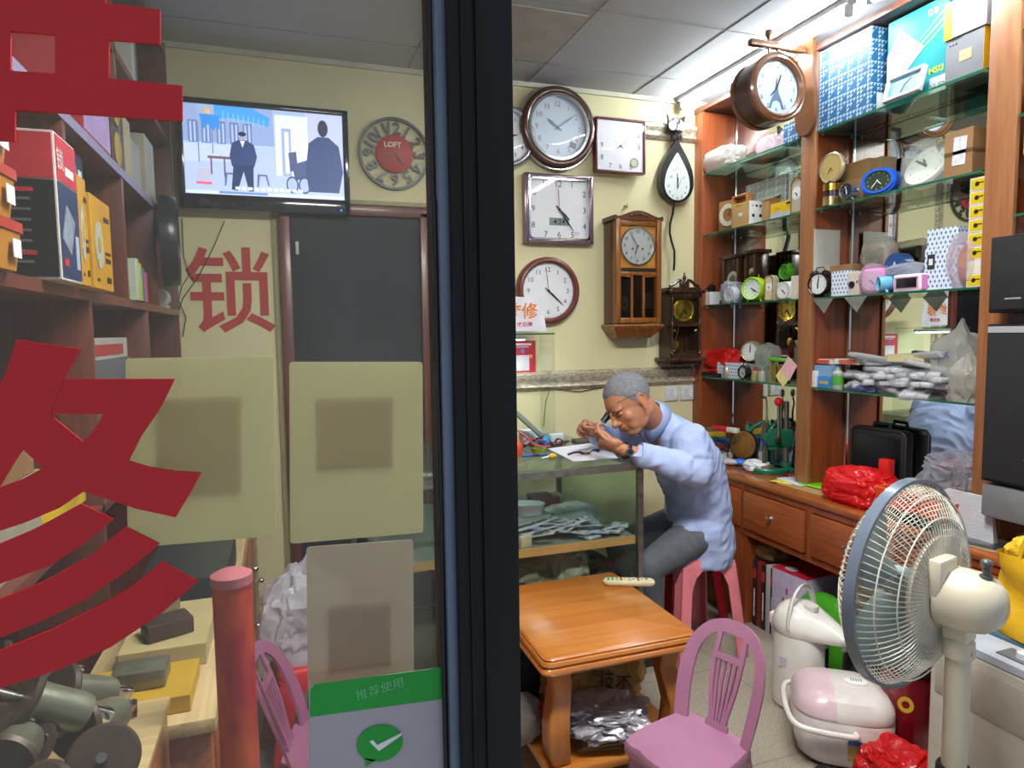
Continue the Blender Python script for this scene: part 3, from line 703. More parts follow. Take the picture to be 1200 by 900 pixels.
# ---- black cat clock
t = thing('cat_clock', 'black and white cat shaped clock with teardrop body and long curved tail', 'clock', (2.145, 3.372, 2.45))
M_cb = mt('1b1c1e', .3); hc = (0, .185)
def S(x, z, k=1.0): return (x*k, z*k)
tear = []
for i in range(40):
    a = 2*PI*i/40; r = .11; x = r*math.sin(a)*(1 if math.cos(a) < 0 else (1-.42*math.cos(a)**2)); z = -.13+(r*math.cos(a) if math.cos(a) < 0 else .235*math.cos(a))
    tear.append((x*(1.0-.5*max(0, math.cos(a))**3), z))
b = B(); b.prism(tear, -.035, -.003); b.obj('body', M_cb, t)
tin = [(x*.74, (z+.13)*.76-.145) for x, z in tear]
b = B(); b.prism(tin, -.038, -.034); f = b.obj('dial', mt('dfe7e2', .3, var=.02), t)
b = B(); 
for i in range(1, 13):
    a = i*PI/6; z = -.155+(.062*math.cos(a) if math.cos(a) < 0 else .105*math.cos(a)); x = .058*math.sin(a)*(1-.3*max(0, math.cos(a)))
    b.text(str(i), (x, -.0395, z), .023)
b.obj('numerals', M_num, f, smooth=False)
for nm, ang, L_, w_ in (('hour_hand', 2, .06, .005), ('minute_hand', 358, .085, .004), ('second_hand', 25, .075, .0015)):
    a = math.radians(ang); B().box((L_/2*math.sin(a), -.042, -.165+L_/2*math.cos(a)), (w_, .0012, L_), ry=a).obj(nm, M_hand, t)
b = B(); b.sph((0, -.02, .185), (.056, .02, .045), n=20); b.prism([(-.05, .2), (-.056, .243), (-.02, .225)], -.03, -.01); b.prism([(.05, .2), (.056, .243), (.02, .225)], -.03, -.01)
b.box((0, -.018, .125), (.022, .02, .06)); b.prism([(-.03, .103), (-.03, .133), (0, .122), (.03, .133), (.03, .103), (0, .114)], -.036, -.012); hd = b.obj('head', M_cb, t)
for s in (-1, 1):
    b = B(); b.lathe([(.025, 0), (.025, .004), (.02, .007), (0, .009)], c=(s*.031, -.033, .18), n=24, axis='Y'); b.obj('eye', mt('eef0ee', .3), hd, label='white round eye')
b = B(); b.prism([(-.004, .172), (.004, .172), (.009, .158), (-.009, .158)], -.044, -.036); b.box((0, -.04, .18), (.004, .006, .02)); b.obj('muzzle', M_white, hd)
b = B()
for s in (-1, 1): b.sph((s*.02, -.038, .21), .004, n=8)
b.obj('nostril', mt('c0b0a8', .4), hd)
b = B(); pp = [(-.005, -.24), (-.012, -.30), (-.03, -.36), (-.032, -.41), (-.018, -.46), (.0, -.51), (.0, -.57), (-.003, -.62)]
b.tube([(x-.005, -.02, z) for x, z in pp], [(.013, .006)]*8, n=10); b.obj('tail', M_cb, t)
# ---- dark ornate pendulum clock
M_dk = wood('2c1a14', '45291e', 'Z', r=.25); M_br = mt('a98f3c', .25, .9, .15)
def dark_clock(loc, rz, label, sc_=1.0, extra=True):
    t = thing('bracket_clock', label, 'clock', loc, rz); D = .13
    b = B(); b.box((0, -.012, -.01), (.18, .016, .36)); b.box((-.092, -D/2, -.01), (.012, D-.01, .36)); b.box((.092, -D/2, -.01), (.012, D-.01, .36)); b.box((0, -D/2, .165), (.19, D-.01, .012)); b.obj('body', M_dk, t)
    b = B(); b.box((0, -D+.012, .0), (.17, .016, .022)); b.box((0, -D+.012, -.175), (.19, .02, .03)); b.box((0, -D+.012, .155), (.19, .02, .02))
    for s in (-1, 1): b.box((s*.088, -D+.014, -.01), (.014, .012, .35))
    b.obj('front_frame', M_dk, t)
    for s in (-1, 1):
        b = B(); b.lathe([(.008, -.17), (.012, -.165), (.008, -.15), (.006, -.13), (.011, -.10), (.006, -.07), (.007, -.01), (.011, 0), (.007, .01), (.006, .05), (.011, .08), (.006, .12), (.011, .14), (.008, .15)], c=(s*.090, -D, .0), n=12); b.obj('turned_column', M_dk, t)
    b = B(); b.box((0, -D/2-.005, .185), (.235, D+.025, .02), bev=.006); b.box((0, -D/2, .2), (.2, D, .02), bev=.008); b.box((0, -D+.01, .165), (.2, .03, .02)); b.obj('cornice', M_dk, t)
    b = B()
    for s in (-1, 1): b.tube([(s*.095, -D+.02, .215), (s*.07, -D+.02, .225), (s*.045, -D+.02, .245), (s*.025, -D+.02, .25), (s*.018, -D+.02, .24), (s*.026, -D+.02, .233)], [(.010, .008)]*6, n=8)
    b.box((0, -D+.02, .222), (.05, .03, .03), bev=.004); b.lathe([(.012, .235), (.006, .245), (.012, .258), (.009, .272), (.003, .28), (.006, .287), (0, .295)], c=(0, -D+.02, 0), n=14); b.obj('crest', M_dk, t)
    b = B(); b.box((0, -D/2-.008, -.20), (.25, D+.03, .022), bev=.006); b.box((0, -D/2, -.222), (.215, D, .02), bev=.006); b.obj('plinth', M_dk, t)
    d = bpy.data.objects.new('clock_face', None); COL.objects.link(d); d.parent = t; d.location = (0, -D+.026, .082)
    B().box((0, .002, 0), (.165, .004, .145)).obj('brass_plate', mt('5a4a24', .35, .8, .4, 60), d)
    b = B(); b.lathe([(.068, 0), (.068, .004), (.062, .006), (.058, .004), (0, .004)], n=40, axis='Y'); b.obj('dial', mt('c0a040', .22, .9, .08), d)
    b = B(); b.ring(.040, .043, -.004, -.0052, n=32)
    for i in range(1, 13): b.text({12: 'XII', 1: 'I', 2: 'II', 3: 'III', 4: 'IIII', 5: 'V', 6: 'VI', 7: 'VII', 8: 'VIII', 9: 'IX', 10: 'X', 11: 'XI'}[i], (.051*math.sin(i*PI/6), -.0048, .051*math.cos(i*PI/6)), .013, rot=-i*PI/6)
    b.obj('numerals', mt('3a2c10', .4), d, smooth=False)
    for nm, ang, L_ in (('hour_hand', 142, .032), ('minute_hand', 215, .048)):
        a = math.radians(ang); B().box((L_/2*math.sin(a), -.008, L_/2*math.cos(a)), (.0045, .001, L_), ry=a).obj(nm, M_hand, d)
    p = B(); p.lathe([(.026, -.002), (.026, .002), (.015, .005), (0, .006)], c=(-.045, -D+.04, -.115), axis='Y', n=24); p.cyl((-.02, -D+.042, -.01), (-.043, -D+.042, -.10), .0018, n=6); p.obj('pendulum', M_br, t)
    p = B()
    for s in (-1, 1):
        for z in (-.03, -.155):
            p.tube([(s*.08, -D+.012, z), (s*.065, -D+.012, z+.01*(1 if z > -.1 else -1)*-1), (s*.06, -D+.012, z), (s*.07, -D+.012, z+.004)], .0022, n=6)
    p.tube([(-.07, -D+.012, -.15), (-.02, -D+.012, -.16), (.02, -D+.012, -.152), (.07, -D+.012, -.155)], .0016, n=6); p.obj('filigree', M_br, t)
    p = B(); p.box((0, -D+.02, -.085), (.165, .002, .15)); p.obj('glass', M_cover, t)
    return t
dark_clock((2.165, 3.398, 1.52), 0, 'dark carved bracket clock with gold dial hanging on the wall by the shelf unit')
# ---- bracket double-faced clock on the shelf pillar
bx, by, bz = 2.075, 2.51, 2.535
t = thing('station_clock', 'double-sided wooden station clock with tower picture dial on a bracket', 'clock', (bx, by, bz))
Mb = mt('6b4428', .22, var=.25, nscale=5, coat=.4)
b = B(); b.ring(.112, .142, .055, -.055, n=48); b.obj('drum', mt('4a2f20', .25, coat=.3), t)
for s in (-1, 1):
    b = B(); b.lathe([(.112, 0), (.112, .012), (.122, .02), (.134, .016), (.140, .02), (.148, .014), (.148, -.004), (.112, -.004)], n=48, axis='Y', T=Matrix.Translation((0, -.055*s, 0)) @ Matrix.Rotation(0 if s > 0 else PI, 4, 'Z')); b.obj('rim', Mb, t)
for s in (1, -1):
    fc = bpy.data.objects.new('clock_face', None); COL.objects.link(fc); fc.parent = t; fc.rotation_euler = (0, 0, 0 if s > 0 else PI); fc.location = (0, -.05*s, 0)
    b = B(); b.lathe([(.114, 0), (.114, .003), (0, .003)], n=40, axis='Y'); b.obj('dial', mt('bccad6', .35, var=.1), fc)
    b = B(); 
    for i in range(1, 13): b.text(str(i), (.09*math.sin(i*PI/6), -.0045, .09*math.cos(i*PI/6)), .026)
    b.obj('numerals', M_num, fc, smooth=False)
    b = B(); b.prism([(-.052, -.085), (-.04, -.083), (-.028, -.052), (-.012, -.02), (-.004, .02), (0, .05), (.004, .02), (.012, -.02), (.028, -.052), (.04, -.083), (.052, -.085), (.03, -.09), (.018, -.06), (0, -.052), (-.018, -.06), (-.03, -.09)], -.0042, -.0032); b.box((0, -.0045, -.045), (.05, .001, .006)); b.obj('tower_print', mt('4c5f7c', .6, var=.2), fc, smooth=False)
    for nm, ang, L_ in (('hour_hand', 222, .05), ('minute_hand', 20, .06)):
        a = math.radians(ang); B().box((L_/2*math.sin(a), -.008, L_/2*math.cos(a)), (.006, .001, L_), ry=a).obj(nm, M_hand, fc)
    b = B(); b.lathe([(.112, 0), (.08, .006), (.001, .01)], c=(0, -.010, 0), n=32, axis='Y'); b.obj('glass_cover', M_cover, fc)
b = B(); b.box((.045, 0, .20), (.30, .03, .03), bev=.008); b.obj('arm', Mb, t)
b = B(); b.tube([(.19, 0, .02), (.16, 0, .08), (.10, 0, .14), (.04, 0, .18)], [(.008, .012)]*4, n=8); b.obj('brace', Mb, t)
b = B(); b.lathe([(.006, .14), (.006, .19), (.012, .215), (.008, .225), (.017, .245), (.015, .262), (.006, .28), (.008, .29), (0, .30)], n=14); b.obj('finial', Mb, t)
b = B(); pl_ = [(.038*math.cos(k*PI/12), .225+.038*math.sin(k*PI/12)) for k in range(13)]+[(-.036, .1), (-.05, .0), (-.052, -.08), (-.045, -.14), (-.02, -.17), (.02, -.17), (.045, -.14), (.052, -.08), (.05, 0), (.036, .1)]; b.prism([(x*1.15, z) for x, z in pl_], -.011, .011, T=Matrix.Translation((.212, 0, 0)) @ Matrix.Rotation(PI/2, 4, 'Z')); b.obj('wall_plate', Mb, t)
# ---- LOFT skeleton clock
t = thing('skeleton_clock', 'grey skeleton wall clock with cut-out numerals and red centre reading LOFT', 'clock', (.562, 3.395, 2.378))
Mg_ = mt('4c5152', .4, .3); R = .175; KX = .92
b = B(); b.ring(R*.93, R, 0, -.016, n=56); b.obj('rim', Mg_, t)
b = B()
for i in range(1, 13): b.text(str(i), (R*.71*math.sin(i*PI/6), -.012, R*.71*math.cos(i*PI/6)), R*.46, off=.02, rot=-i*PI/6)
vs0 = len(b.v); fr = list(b.f)
b.v += [(x, -.004, z) for (x, y, z) in b.v[:vs0]]
edge = {}
for f_ in fr:
    for i in range(len(f_)): e = (f_[i], f_[(i+1) % len(f_)]); edge[e] = 1
side = [(a, c, c+vs0, a+vs0) for (a, c) in edge if (c, a) not in edge]
b.f += side+[tuple(i+vs0 for i in reversed(f_)) for f_ in fr]; b.m += [0]*(len(side)+len(fr)); b.obj('numerals', Mg_, t, smooth=False, fixn=False)
b = B(); b.lathe([(R*.53, 0), (R*.53, .012), (R*.5, .016), (0, .016)], n=40, axis='Y'); dk = b.obj('centre_disc', mt('b8423f', .5, var=.1, nscale=30), t, label='faded red centre disc')
b = B(); b.text('LOFT', (-.008, -.0175, R*.24), .036, off=.03); b.text('GARAGE', (.035, -.0175, -R*.3), .012) if False else None; b.obj('lettering', mt('e6dccb', .6), dk, smooth=False)
for nm, ang, L_ in (('hour_hand', 245, .04), ('minute_hand', 142, .075)):
    a = math.radians(ang); B().box((L_/2*math.sin(a), -.022, L_/2*math.cos(a)), (.006, .001, L_), ry=a).obj(nm, M_hand, t)

# ================================================================ television
tw, th = .74, .485
t = thing('television', 'black flat television on the back wall showing men in dark suits in a street', 'television', (-.035, 3.33, 2.30))
b = B(); b.box((0, .025, 0), (tw-.06, .06, th-.08), bev=.01); b.obj('housing', M_black, t)
b = B(); zs = .018
b.box((0, 0, -th/2+.035), (tw, .035, .07), bev=.008); b.box((0, 0, th/2-.013), (tw, .035, .026), bev=.006); b.box((-tw/2+.014, 0, 0), (.028, .035, th), bev=.006); b.box((tw/2-.014, 0, 0), (.028, .035, th), bev=.006); b.obj('bezel', mt('111522', .12, coat=.5), t)
def em(c, s=1.0): return mt(c, .4, var=.0, emit=s)
ES = 1.0; SW, SHh = tw-.056, th-.096
scr = B().box((0, -.006, .022), (SW, .006, SHh)).obj('screen', em('94a8d8', ES), t)
def sp(poly, c, y, name='picture', s=None):
    b = B(); b.prism([((u_-.5)*SW, (.5-v_)*SHh+.022) for u_, v_ in poly], -.009-y*.0003-.0003, -.009-y*.0003); return (b, c)
pic = {}
def pp_(poly, c, y):
    if c not in pic: pic[c] = B()
    pic[c].prism([((u_-.5)*SW, (.5-v_)*SHh+.022) for u_, v_ in poly], -.0092-y*.00025, -.009-y*.00025)
PP = pp_
def rect(u0, v0, u1, v1, c, y): pp_([(u0, v0), (u1, v0), (u1, v1), (u0, v1)], c, y)
rect(0, .42, 1, 1, 'a3b2de', 0); rect(0, 0, .55, .45, '8497c4', 0); rect(.56, .05, .77, .75, 'c9d0ea', 1); rect(.60, .2, .66, .75, '8f9cc6', 2); rect(.62, .24, .645, .72, 'dfe4f4', 3)
rect(.76, 0, 1, .5, 'aab2d6', 1); pp_([(.0, .45), (.25, .44), (.4, .5), (.4, .62), (0, .64)], 'b2bfe2', 1)
for x in (.03, .11, .2, .28, .36): rect(x, .18, x+.055, .43, '5d6f9f', 1); rect(x+.01, .2, x+.022, .42, '9fb0da', 2); rect(x+.034, .2, x+.046, .42, '9fb0da', 2)
pp_([(.1, .0), (.42, .0), (.53, .1), (.52, .2), (.45, .17), (.3, .13), (.2, .15), (.1, .12)], '3f8fd8', 3); pp_([(.1, .1), (.22, .12), (.22, .28), (.2, .24), (.18, .3), (.15, .22), (.12, .28)], '2f7fd0', 4)
for k in range(9): rect(.24+k*.031, .06+k*.008, .246+k*.031, .17+k*.006, '6fb4ea', 4)
rect(.09, 0, .19, .11, '8ea0c0', 5); rect(.135, .05, .165, .10, 'e8a060', 6)
rect(.085, .2, .092, .65, '6273a6', 3); rect(.17, .3, .176, .55, '6273a6', 3)
rect(.14, .57, .34, .6, '6a4a68', 4); rect(.155, .6, .165, .78, '6a4a68', 4); rect(.235, .6, .245, .8, '6a4a68', 4)
for x in (.24, .44): pp_([(x, .75), (x+.06, .75), (x+.075, .88), (x+.065, .88), (x+.05, .77), (x+.015, .77), (x+.005, .9), (x-.005, .9)], '4f5f90', 4)
def suit(cx, top, s, back=False, kw=1.0):
    c1, c2 = '1f3058', '26396a'
    cx0 = cx; pp_ = lambda P_, c, y: PP([(cx0+(a-cx0)*kw, min(b_, .962)) for a, b_ in P_], c, y)
    el = lambda ux, uy, rx, ry, c, y: pp_([(ux+rx*math.cos(k*PI/8), uy+ry*math.sin(k*PI/8)) for k in range(16)], c, y)
    el(cx, top+.07*s, .028*s, .07*s, '1c2438' if back else '8f94b4', 7)
    if not back: el(cx, top+.035*s, .03*s, .04*s, '1a2238', 8); pp_([(cx-.018*s, top+.15*s), (cx+.018*s, top+.15*s), (cx, top+.27*s)], 'cfe0f4', 9)
    pp_([(cx-.03*s, top+.14*s), (cx+.03*s, top+.14*s), (cx+.085*s, top+.21*s), (cx+.105*s, top+.42*s), (cx+.08*s, top+.6*s), (cx-.085*s, top+.6*s), (cx-.10*s, top+.42*s), (cx-.08*s, top+.2*s)], c2, 6)
    if back: return
    pp_([(cx-.075*s, top+.58*s), (cx+.075*s, top+.58*s), (cx+.07*s, top+1.02*s), (cx+.035*s, top+1.02*s), (cx, top+.68*s), (cx-.05*s, top+1.02*s), (cx-.095*s, top+1.0*s)], c1, 6)
suit(.355, .28, .66, False, 1.25); suit(.87, .07, 1.42, True, .85)
el = [(.69+.05*math.cos(k*PI/8), .83+.11*math.sin(k*PI/8)) for k in range(16)]
for cx in (.66, .74):
    pp_([(cx+.04*math.cos(k*PI/10), .85+.1*math.sin(k*PI/10)) for k in range(20)], '34456f', 5); pp_([(cx+.031*math.cos(k*PI/10), .85+.08*math.sin(k*PI/10)) for k in range(20)], '98a8d4', 5.5)
pp_([(.66, .62), (.76, .55), (.77, .75), (.68, .8)], '3a4a76', 5); pp_([(.64, .48), (.69, .46), (.7, .66), (.65, .7)], '3c4a74', 4)
rect(0, .965, 1, 1, 'c3cbe8', 9); rect(.2, .965, .5, .99, '5f7cc0', 10)
for k in range(11): rect(.30+k*.04, .905, .326+k*.04, .938, 'dde3f6', 10)
rect(.065, .865, .16, .895, 'd05a6a', 9); rect(.07, .72, .155, .86, 'a9a9c4', 8)
for c, b in pic.items(): b.obj('picture_area', em(c, ES), scr, smooth=False)
B().lathe([(.003, 0), (.003, .002), (0, .003)], c=(tw/2-.045, -.018, -th/2+.02), axis='Y', n=10).obj('power_light', em('3b66ff', 6), t)
B().box((.06, .045, 0), (.2, .05, .2)).obj('wall_bracket', M_black, t)
for nm, pts_ in (('a', [(213, 256), (215, 300), (222, 322), (213, 335), (209, 352), (218, 372), (214, 395)]), ('b', [(263, 259), (250, 290), (232, 325), (214, 350), (209, 365), (211, 400)])):
    b = B(); b.tube([(fy(x, y, 3.385)[0], 3.388, fy(x, y, 3.385)[1]) for x, y in pts_], .0022, n=6)
    tag(b.obj('cable', M_black), {'a': 'thin black cable dropping straight from the television corner', 'b': 'thin black cable slanting across the red wall character'}[nm], 'cable')
# red character painted on the wall
b = B(); b.text('锁', (0, 0, 0), .415, off=.012, sx=.95); o = b.obj('wall_lettering', mt('b8302c', .6, var=.08), smooth=False)
tag(o, 'large red character for lock on the yellow wall under the television', 'lettering', loc=(-.215, 3.397, 1.705))
# wall sockets, posters, acrylic stand
def socket(x, z, lab):
    t = thing('wall_socket', lab, 'socket', (x, 3.40, z))
    B().box((0, -.006, 0), (.086, .012, .086), bev=.003).obj('plate', mt('d9dde0', .35, var=.02), t)
    b = B()
    for (dx, dz, a) in ((-.012, .016, 0), (.002, .016, 0), (-.016, -.012, .5), (.004, -.012, -.5), (-.006, .001, 0)): b.box((dx, -.0125, dz), (.003, .001, .007), ry=a)
    b.obj('slots', M_ink, t); B().box((.028, -.013, 0), (.018, .004, .05), bev=.001).obj('switch', M_white, t)
x, z = fy(786, 461, 3.4); socket(x, z, 'white wall socket under the dark clock, left one of the pair')
x, z = fy(804, 460, 3.4); socket(x, z, 'white wall socket beside the shelf unit, right one of the pair')
b = B(); b.tube([(fy(x, y, 3.39)[0], 3.392, fy(x, y, 3.39)[1]) for x, y in [(637, 500), (640, 470), (645, 455), (660, 457), (680, 459), (700, 455), (740, 448), (775, 449), (808, 446), (812, 440)]], .0022, n=6)
tag(b.obj('cable', M_black), 'black cable running along below the silver moulding behind the man', 'cable')
x0_, z0_ = fy(606, 443, 3.39); x1_, z1_ = fy(628, 399, 3.39); xm = x1_-.075; zmid = (z0_+z1_)/2
t = thing('payment_poster', 'red payment poster with a blank white square on the yellow wall', 'poster', (xm, 3.397, zmid)); hh = z1_-z0_
B().box((0, 0, 0), (.15, .002, hh)).obj('sheet', mt('c93444', .5, var=.03), t)
for c_, d_, n_ in (((-.005, -.0018, -.02), (.084, .001, .084), 'blank_square'), ((0, -.0018, hh/2-.02), (.10, .001, .012), 'heading_print'), ((0, -.0018, hh/2-.034), (.07, .001, .004), 'small_print'), ((.03, -.0018, -hh/2+.012), (.03, .001, .006), 'small_print')): B().box(c_, d_).obj(n_, mt('e6dfe4', .5), t)
b = B(); b.lathe([(.011, 0), (.011, .001), (0, .001)], c=(.0, -.0015, .045), axis='Y', n=20); b.obj('blue_mark', mt('3a8fd0', .5), t); b = B(); b.lathe([(.011, 0), (.011, .001), (0, .001)], c=(.046, -.0015, .015), axis='Y', n=20); b.obj('yellow_mark', mt('e0b83c', .5), t)
# ================================================================ stock on the right-hand glass shelves
RZ = -PI/2
def slot(px0, px1, pt, pb, X0, zb):
    """where a thing seen between these columns stands on the shelf plane x = X0: centre y, width, height"""
    pm = (pt+pb)/2; ya = fx(px0, pm, X0)[0]; yb = fx(px1, pm, X0)[0]
    return (ya+yb)/2, ya-yb, fx((px0+px1)/2, pt, X0)[1]-zb
def carton(label, cat, px0, px1, pt, pb, X0, zb, depth, mats, name='cardboard_box', deco=None, group=None, bev=.0015, h=None, rz=0):
    y, w_, H_ = slot(px0, px1, pt, pb, X0, zb)
    if h: H_ = h
    t = thing(name, label, cat, (X0, y, zb), RZ+rz, group)
    b = B(); b.box((0, depth/2, H_/2), (w_, depth, H_), bev=bev)
    b.obj('body', mats, t, smooth=False)
    if deco: deco(t, w_, H_, depth)
    return t
def fr(t, name, x0, x1, z0, z1, mat, y=-.0008, label=None, rot=0):
    """a printed or glued patch on the front (-y) face"""
    return B().box(((x0+x1)/2, y, (z0+z1)/2), (x1-x0, .0012, z1-z0), ry=rot).obj(name, mat, t, smooth=False, label=label)
def sd(t, name, w_, y0, y1, z0, z1, mat, label=None, side=1):
    """a patch on the near (+x local) side face"""
    return B().box((side*(w_/2+.0006), (y0+y1)/2, (z0+z1)/2), (.0012, y1-y0, z1-z0)).obj(name, mat, t, smooth=False, label=label)
def tx(t, name, s, x, z, size, mat, y=-.0018, rot=0, off=0.0, sx=1, mirror=False):
    b = B(); b.text(s, (0, 0, 0), size, off=off, rot=rot, sx=sx); o = b.obj(name, mat, t, smooth=False); o.location = (x, y, z); return o
P_tri = pattern('tri', '1d5a88', 'b9c9d2', .052); P_gtri = pattern('bigtri', '85888a', 'a9acad', .035); P_dots = pattern('dots', '3f7cc4', 'dfe6ee', .018); P_leaf = pattern('leaf', '8d7048', '9b7c52', .02)
# far bay, top shelf
def bag(label, name, px, py, X, zb, size, mat, seed, amp=.2, knot=False, rz=0, cat='plastic bag', sub=4, freq=1.0):
    y = fx(px, py, X)[0]; o = crumple(name, mat, size, seed, amp, knot=knot, sub=sub, freq=freq); return tag(o, label, cat, loc=(X, y, zb), rz=rz)
z = 2.37
o = bag('crumpled white plastic bag with red print at the back corner of the top shelf', 'plastic_bag', 848, 180, 2.39, z, (.15, .30, .13), film('f2efe6', .85), 3, .3)
b = B(); b.text('福', (0, 0, 0), .04, off=.02); p = b.obj('print', mt('d0564a', .5), o, smooth=False); p.location = (-.078, -.03, .055); p.rotation_euler = (0, 0, RZ)
B().box((2.41, 2.87, z+.008), (.16, .34, .014), bev=.004); 
t = B().box((0, 0, .007), (.30, .15, .014), bev=.004).obj('foam_board', mt('dfe3ea', .4)); tag(t, 'flat white wrapped slab lying in front of the bags on the top shelf', 'package', loc=(2.42, 2.885, z), rz=RZ)
bag('pink and white shopping bag between the flat slab and the blue patterned box', 'plastic_bag', 905, 155, 2.46, z, (.12, .14, .12), film('ecd8dc', .8), 5, .25)
carton('blue box printed with rows of white triangles, half behind the station clock', 'box', 918, 936, 142, 165, 2.33, z, .17, P_tri, h=.10, group=None)
# far bay, second shelf
z = 2.03
t = thing('mantel_clock', 'square light wood mantel clock with ivory chapter ring, by the back wall', 'clock', (2.36, 3.16, z), RZ+.25)
B().box((0, .03, .085), (.135, .06, .17), bev=.006).obj('case', wood('8a5a30', 'a87442', 'X'), t)
b = B(); b.ring(.036, .06, -.001, -.004, c=(0, 0, .09), n=36); cr = b.obj('chapter_ring', mt('cfcab4', .4), t); b = B()
for i in range(1, 13): b.text(str(i), (.048*math.sin(i*PI/6), -.0045, .09+.048*math.cos(i*PI/6)), .012)
b.obj('numerals', M_num, cr, smooth=False)
for a_ in (30, 100): a = math.radians(a_); B().box((.018*math.sin(a), -.004, .09+.018*math.cos(a)), (.003, .001, .04), ry=a).obj('clock_hand', M_hand, t)
t = thing('wood_panel', 'plain light wooden framed panel standing between the mantel clock and kraft box', 'panel', (2.33, 3.03, z), RZ)
sqframe(t, .13, .175, .014, .05, wood('8a5a30', 'a87442', 'Z')); t.location = (2.38, 3.03, z+.0875); B().box((0, -.012, 0), (.12, .01, .165)).obj('panel', wood('7a4c28', '94623a'), t)
def deco_face(t, w_, H_, D):
    p = sd(t, 'end_label', w_, 0.0, D, .0, H_, M_white, 'white end label with a cartoon-like dotted face')
    for nm, y, z_, r, m in (('dot', .025, .05, .009, M_ink), ('dot', .07, .05, .009, M_ink), ('dot', .02, .10, .007, mt('c8a0d8', .5)), ('dot', .045, .10, .007, M_ink), ('dot', .07, .10, .007, M_ink), ('dot', .03, .03, .004, mt('a8c060', .5))):
        B().cyl((w_/2+.001, y, z_), (w_/2+.0022, y, z_), r, n=14).obj(nm, m, t)
    fr(t, 'label', -.015, .015, H_*.45, H_*.6, M_paper); fr(t, 'yellow_edge', -w_/2, w_/2, 0, .008, mt('d8b030', .5)); fr(t, 'yellow_edge', -w_/2, w_/2, H_-.008, H_, mt('d8b030', .5))
carton('kraft box whose white end shows two black dots, on the second shelf', 'box', 858, 878, 228, 262, 2.32, z, .10, mt('b8935e', .7), deco=deco_face, h=.125)
t = carton('open kraft box with raised flap beside the dotted white label', 'box', 893, 901, 226, 256, 2.35, z, .10, M_kraft, h=.12)
B().box((0, .05, .13), (.06, .11, .003), rx=.35).obj('flap', M_kraft, t)
def deco_y(t, w_, H_, D):
    b = B(); b.prism([(-w_/2, .0), (-w_/2, .02), (-w_*.1, .035), (w_*.1, .02), (w_*.3, .03), (w_/2, .012), (w_/2, 0)], -.0018, -.0006); b.obj('mountain_print', mt('b8bec6', .5), t, smooth=False)
    tx(t, 'red_writing', 'YYs', -w_*.2, H_*.6, .022, mt('c83020', .5)); fr(t, 'dark_mark', w_*.2, w_*.42, H_*.75, H_*.9, M_ink)
carton('bright yellow box with red writing on the second shelf', 'box', 903, 930, 230, 250, 2.32, z, .06, mt('dcb818', .45), deco=deco_y, h=.075)
carton('tall grey box with pale triangle pattern behind the yellow box', 'box', 874, 921, 193, 230, 2.42, z, .10, P_gtri, h=.235)
carton('grey triangle-patterned box next to the middle pillar', 'box', 924, 936, 190, 230, 2.40, z, .10, P_gtri, h=.22)
def arch_clock(label, loc, rz, W, H_, cm, gold=True, hour=4, minute=24, dark=False):
    t = thing('table_clock', label, 'clock', loc, rz); pr = [(-W/2, 0), (W/2, 0)]+[(W/2*math.cos(a*PI/14), H_-W/2+W/2*math.sin(a*PI/14)) for a in range(15)]
    B().prism(pr, 0, .045).obj('case', cm, t)
    b = B(); q = [(x*.86, (z-H_/2)*.9+H_/2) for x, z in pr]; n = len(pr)
    b.add([(x, -.003, z) for x, z in pr]+[(x, -.003, z) for x, z in q]+[(x, 0, z) for x, z in pr]+[(x, 0, z) for x, z in q], [(i, (i+1) % n, n+(i+1) % n, n+i) for i in range(n)]+[(i, (i+1) % n, 2*n+(i+1) % n, 2*n+i) for i in range(n)]+[(n+i, n+(i+1) % n, 3*n+(i+1) % n, 3*n+i) for i in range(n)])
    b.obj('rim', M_gold if gold else M_white, t)
    s = bpy.data.objects.new('clock_face', None); COL.objects.link(s); s.parent = t; s.location = (0, -.001, H_*.55); dial(s, W*.40, 0, nums={12: '12', 3: '3', 6: '6', 9: '9'}, ticks=False, nsz=.3, hour=hour, minute=minute, hw=.06)
    return t
arch_clock('gold-edged arched table clock against the middle pillar, second shelf', (2.31, 2.585, z), RZ, .075, .17, mt('b7b0a0', .4))
# far bay, third shelf
z = 1.63
def wooden_case(label, px0, px1, X0, H_, mirror=False):
    y, w_, _ = slot(px0, px1, 280, 345, X0, z); t = thing('mantel_clock', label, 'clock', (X0, y, z), RZ)
    b = B(); 
    for s in (-1, 1): b.box((s*(w_/2-.012), .04, H_/2), (.024, .08, H_-.02), bev=.003)
    b.box((0, .04, .012), (w_+.02, .10, .024), bev=.005); b.box((0, .04, H_-.012), (w_+.03, .10, .02), bev=.005); b.box((0, .078, H_/2), (w_, .006, H_-.03)); b.obj('case', M_dk, t)
    b = B(); b.box((0, .01, H_/2), (w_-.04, .003, H_-.05)); b.obj('glass', M_cover, t)
    s = bpy.data.objects.new('clock_face', None); COL.objects.link(s); s.parent = t; s.location = (0, .02, H_*.48)
    b = B(); b.ring(.03, .05, 0, -.004, n=32); b.obj('chapter_ring', mt('c8c8c0', .3), s); b = B(); b.lathe([(.03, 0), (.03, .003), (0, .003)], n=24, axis='Y'); b.obj('movement', mt('6f6a60', .3, .8), s)
    for a_ in (30, 200): a = math.radians(a_); B().box((.015*math.sin(a), -.006, .015*math.cos(a)), (.003, .001, .035), ry=a).obj('clock_hand', M_hand, s)
    return t
wooden_case('dark wooden mantel clock with skeleton dial behind glass, third shelf near the back wall', 846, 866, 2.36, .27)
wooden_case('tall dark wooden clock case with narrow window, beside the skeleton dial clock', 872, 886, 2.37, .28)
t = carton('small white box near the back wall with black camera on it', 'box', 819, 832, 333, 345, 2.33, z, .08, mt('dcdcd8', .5), h=.075)
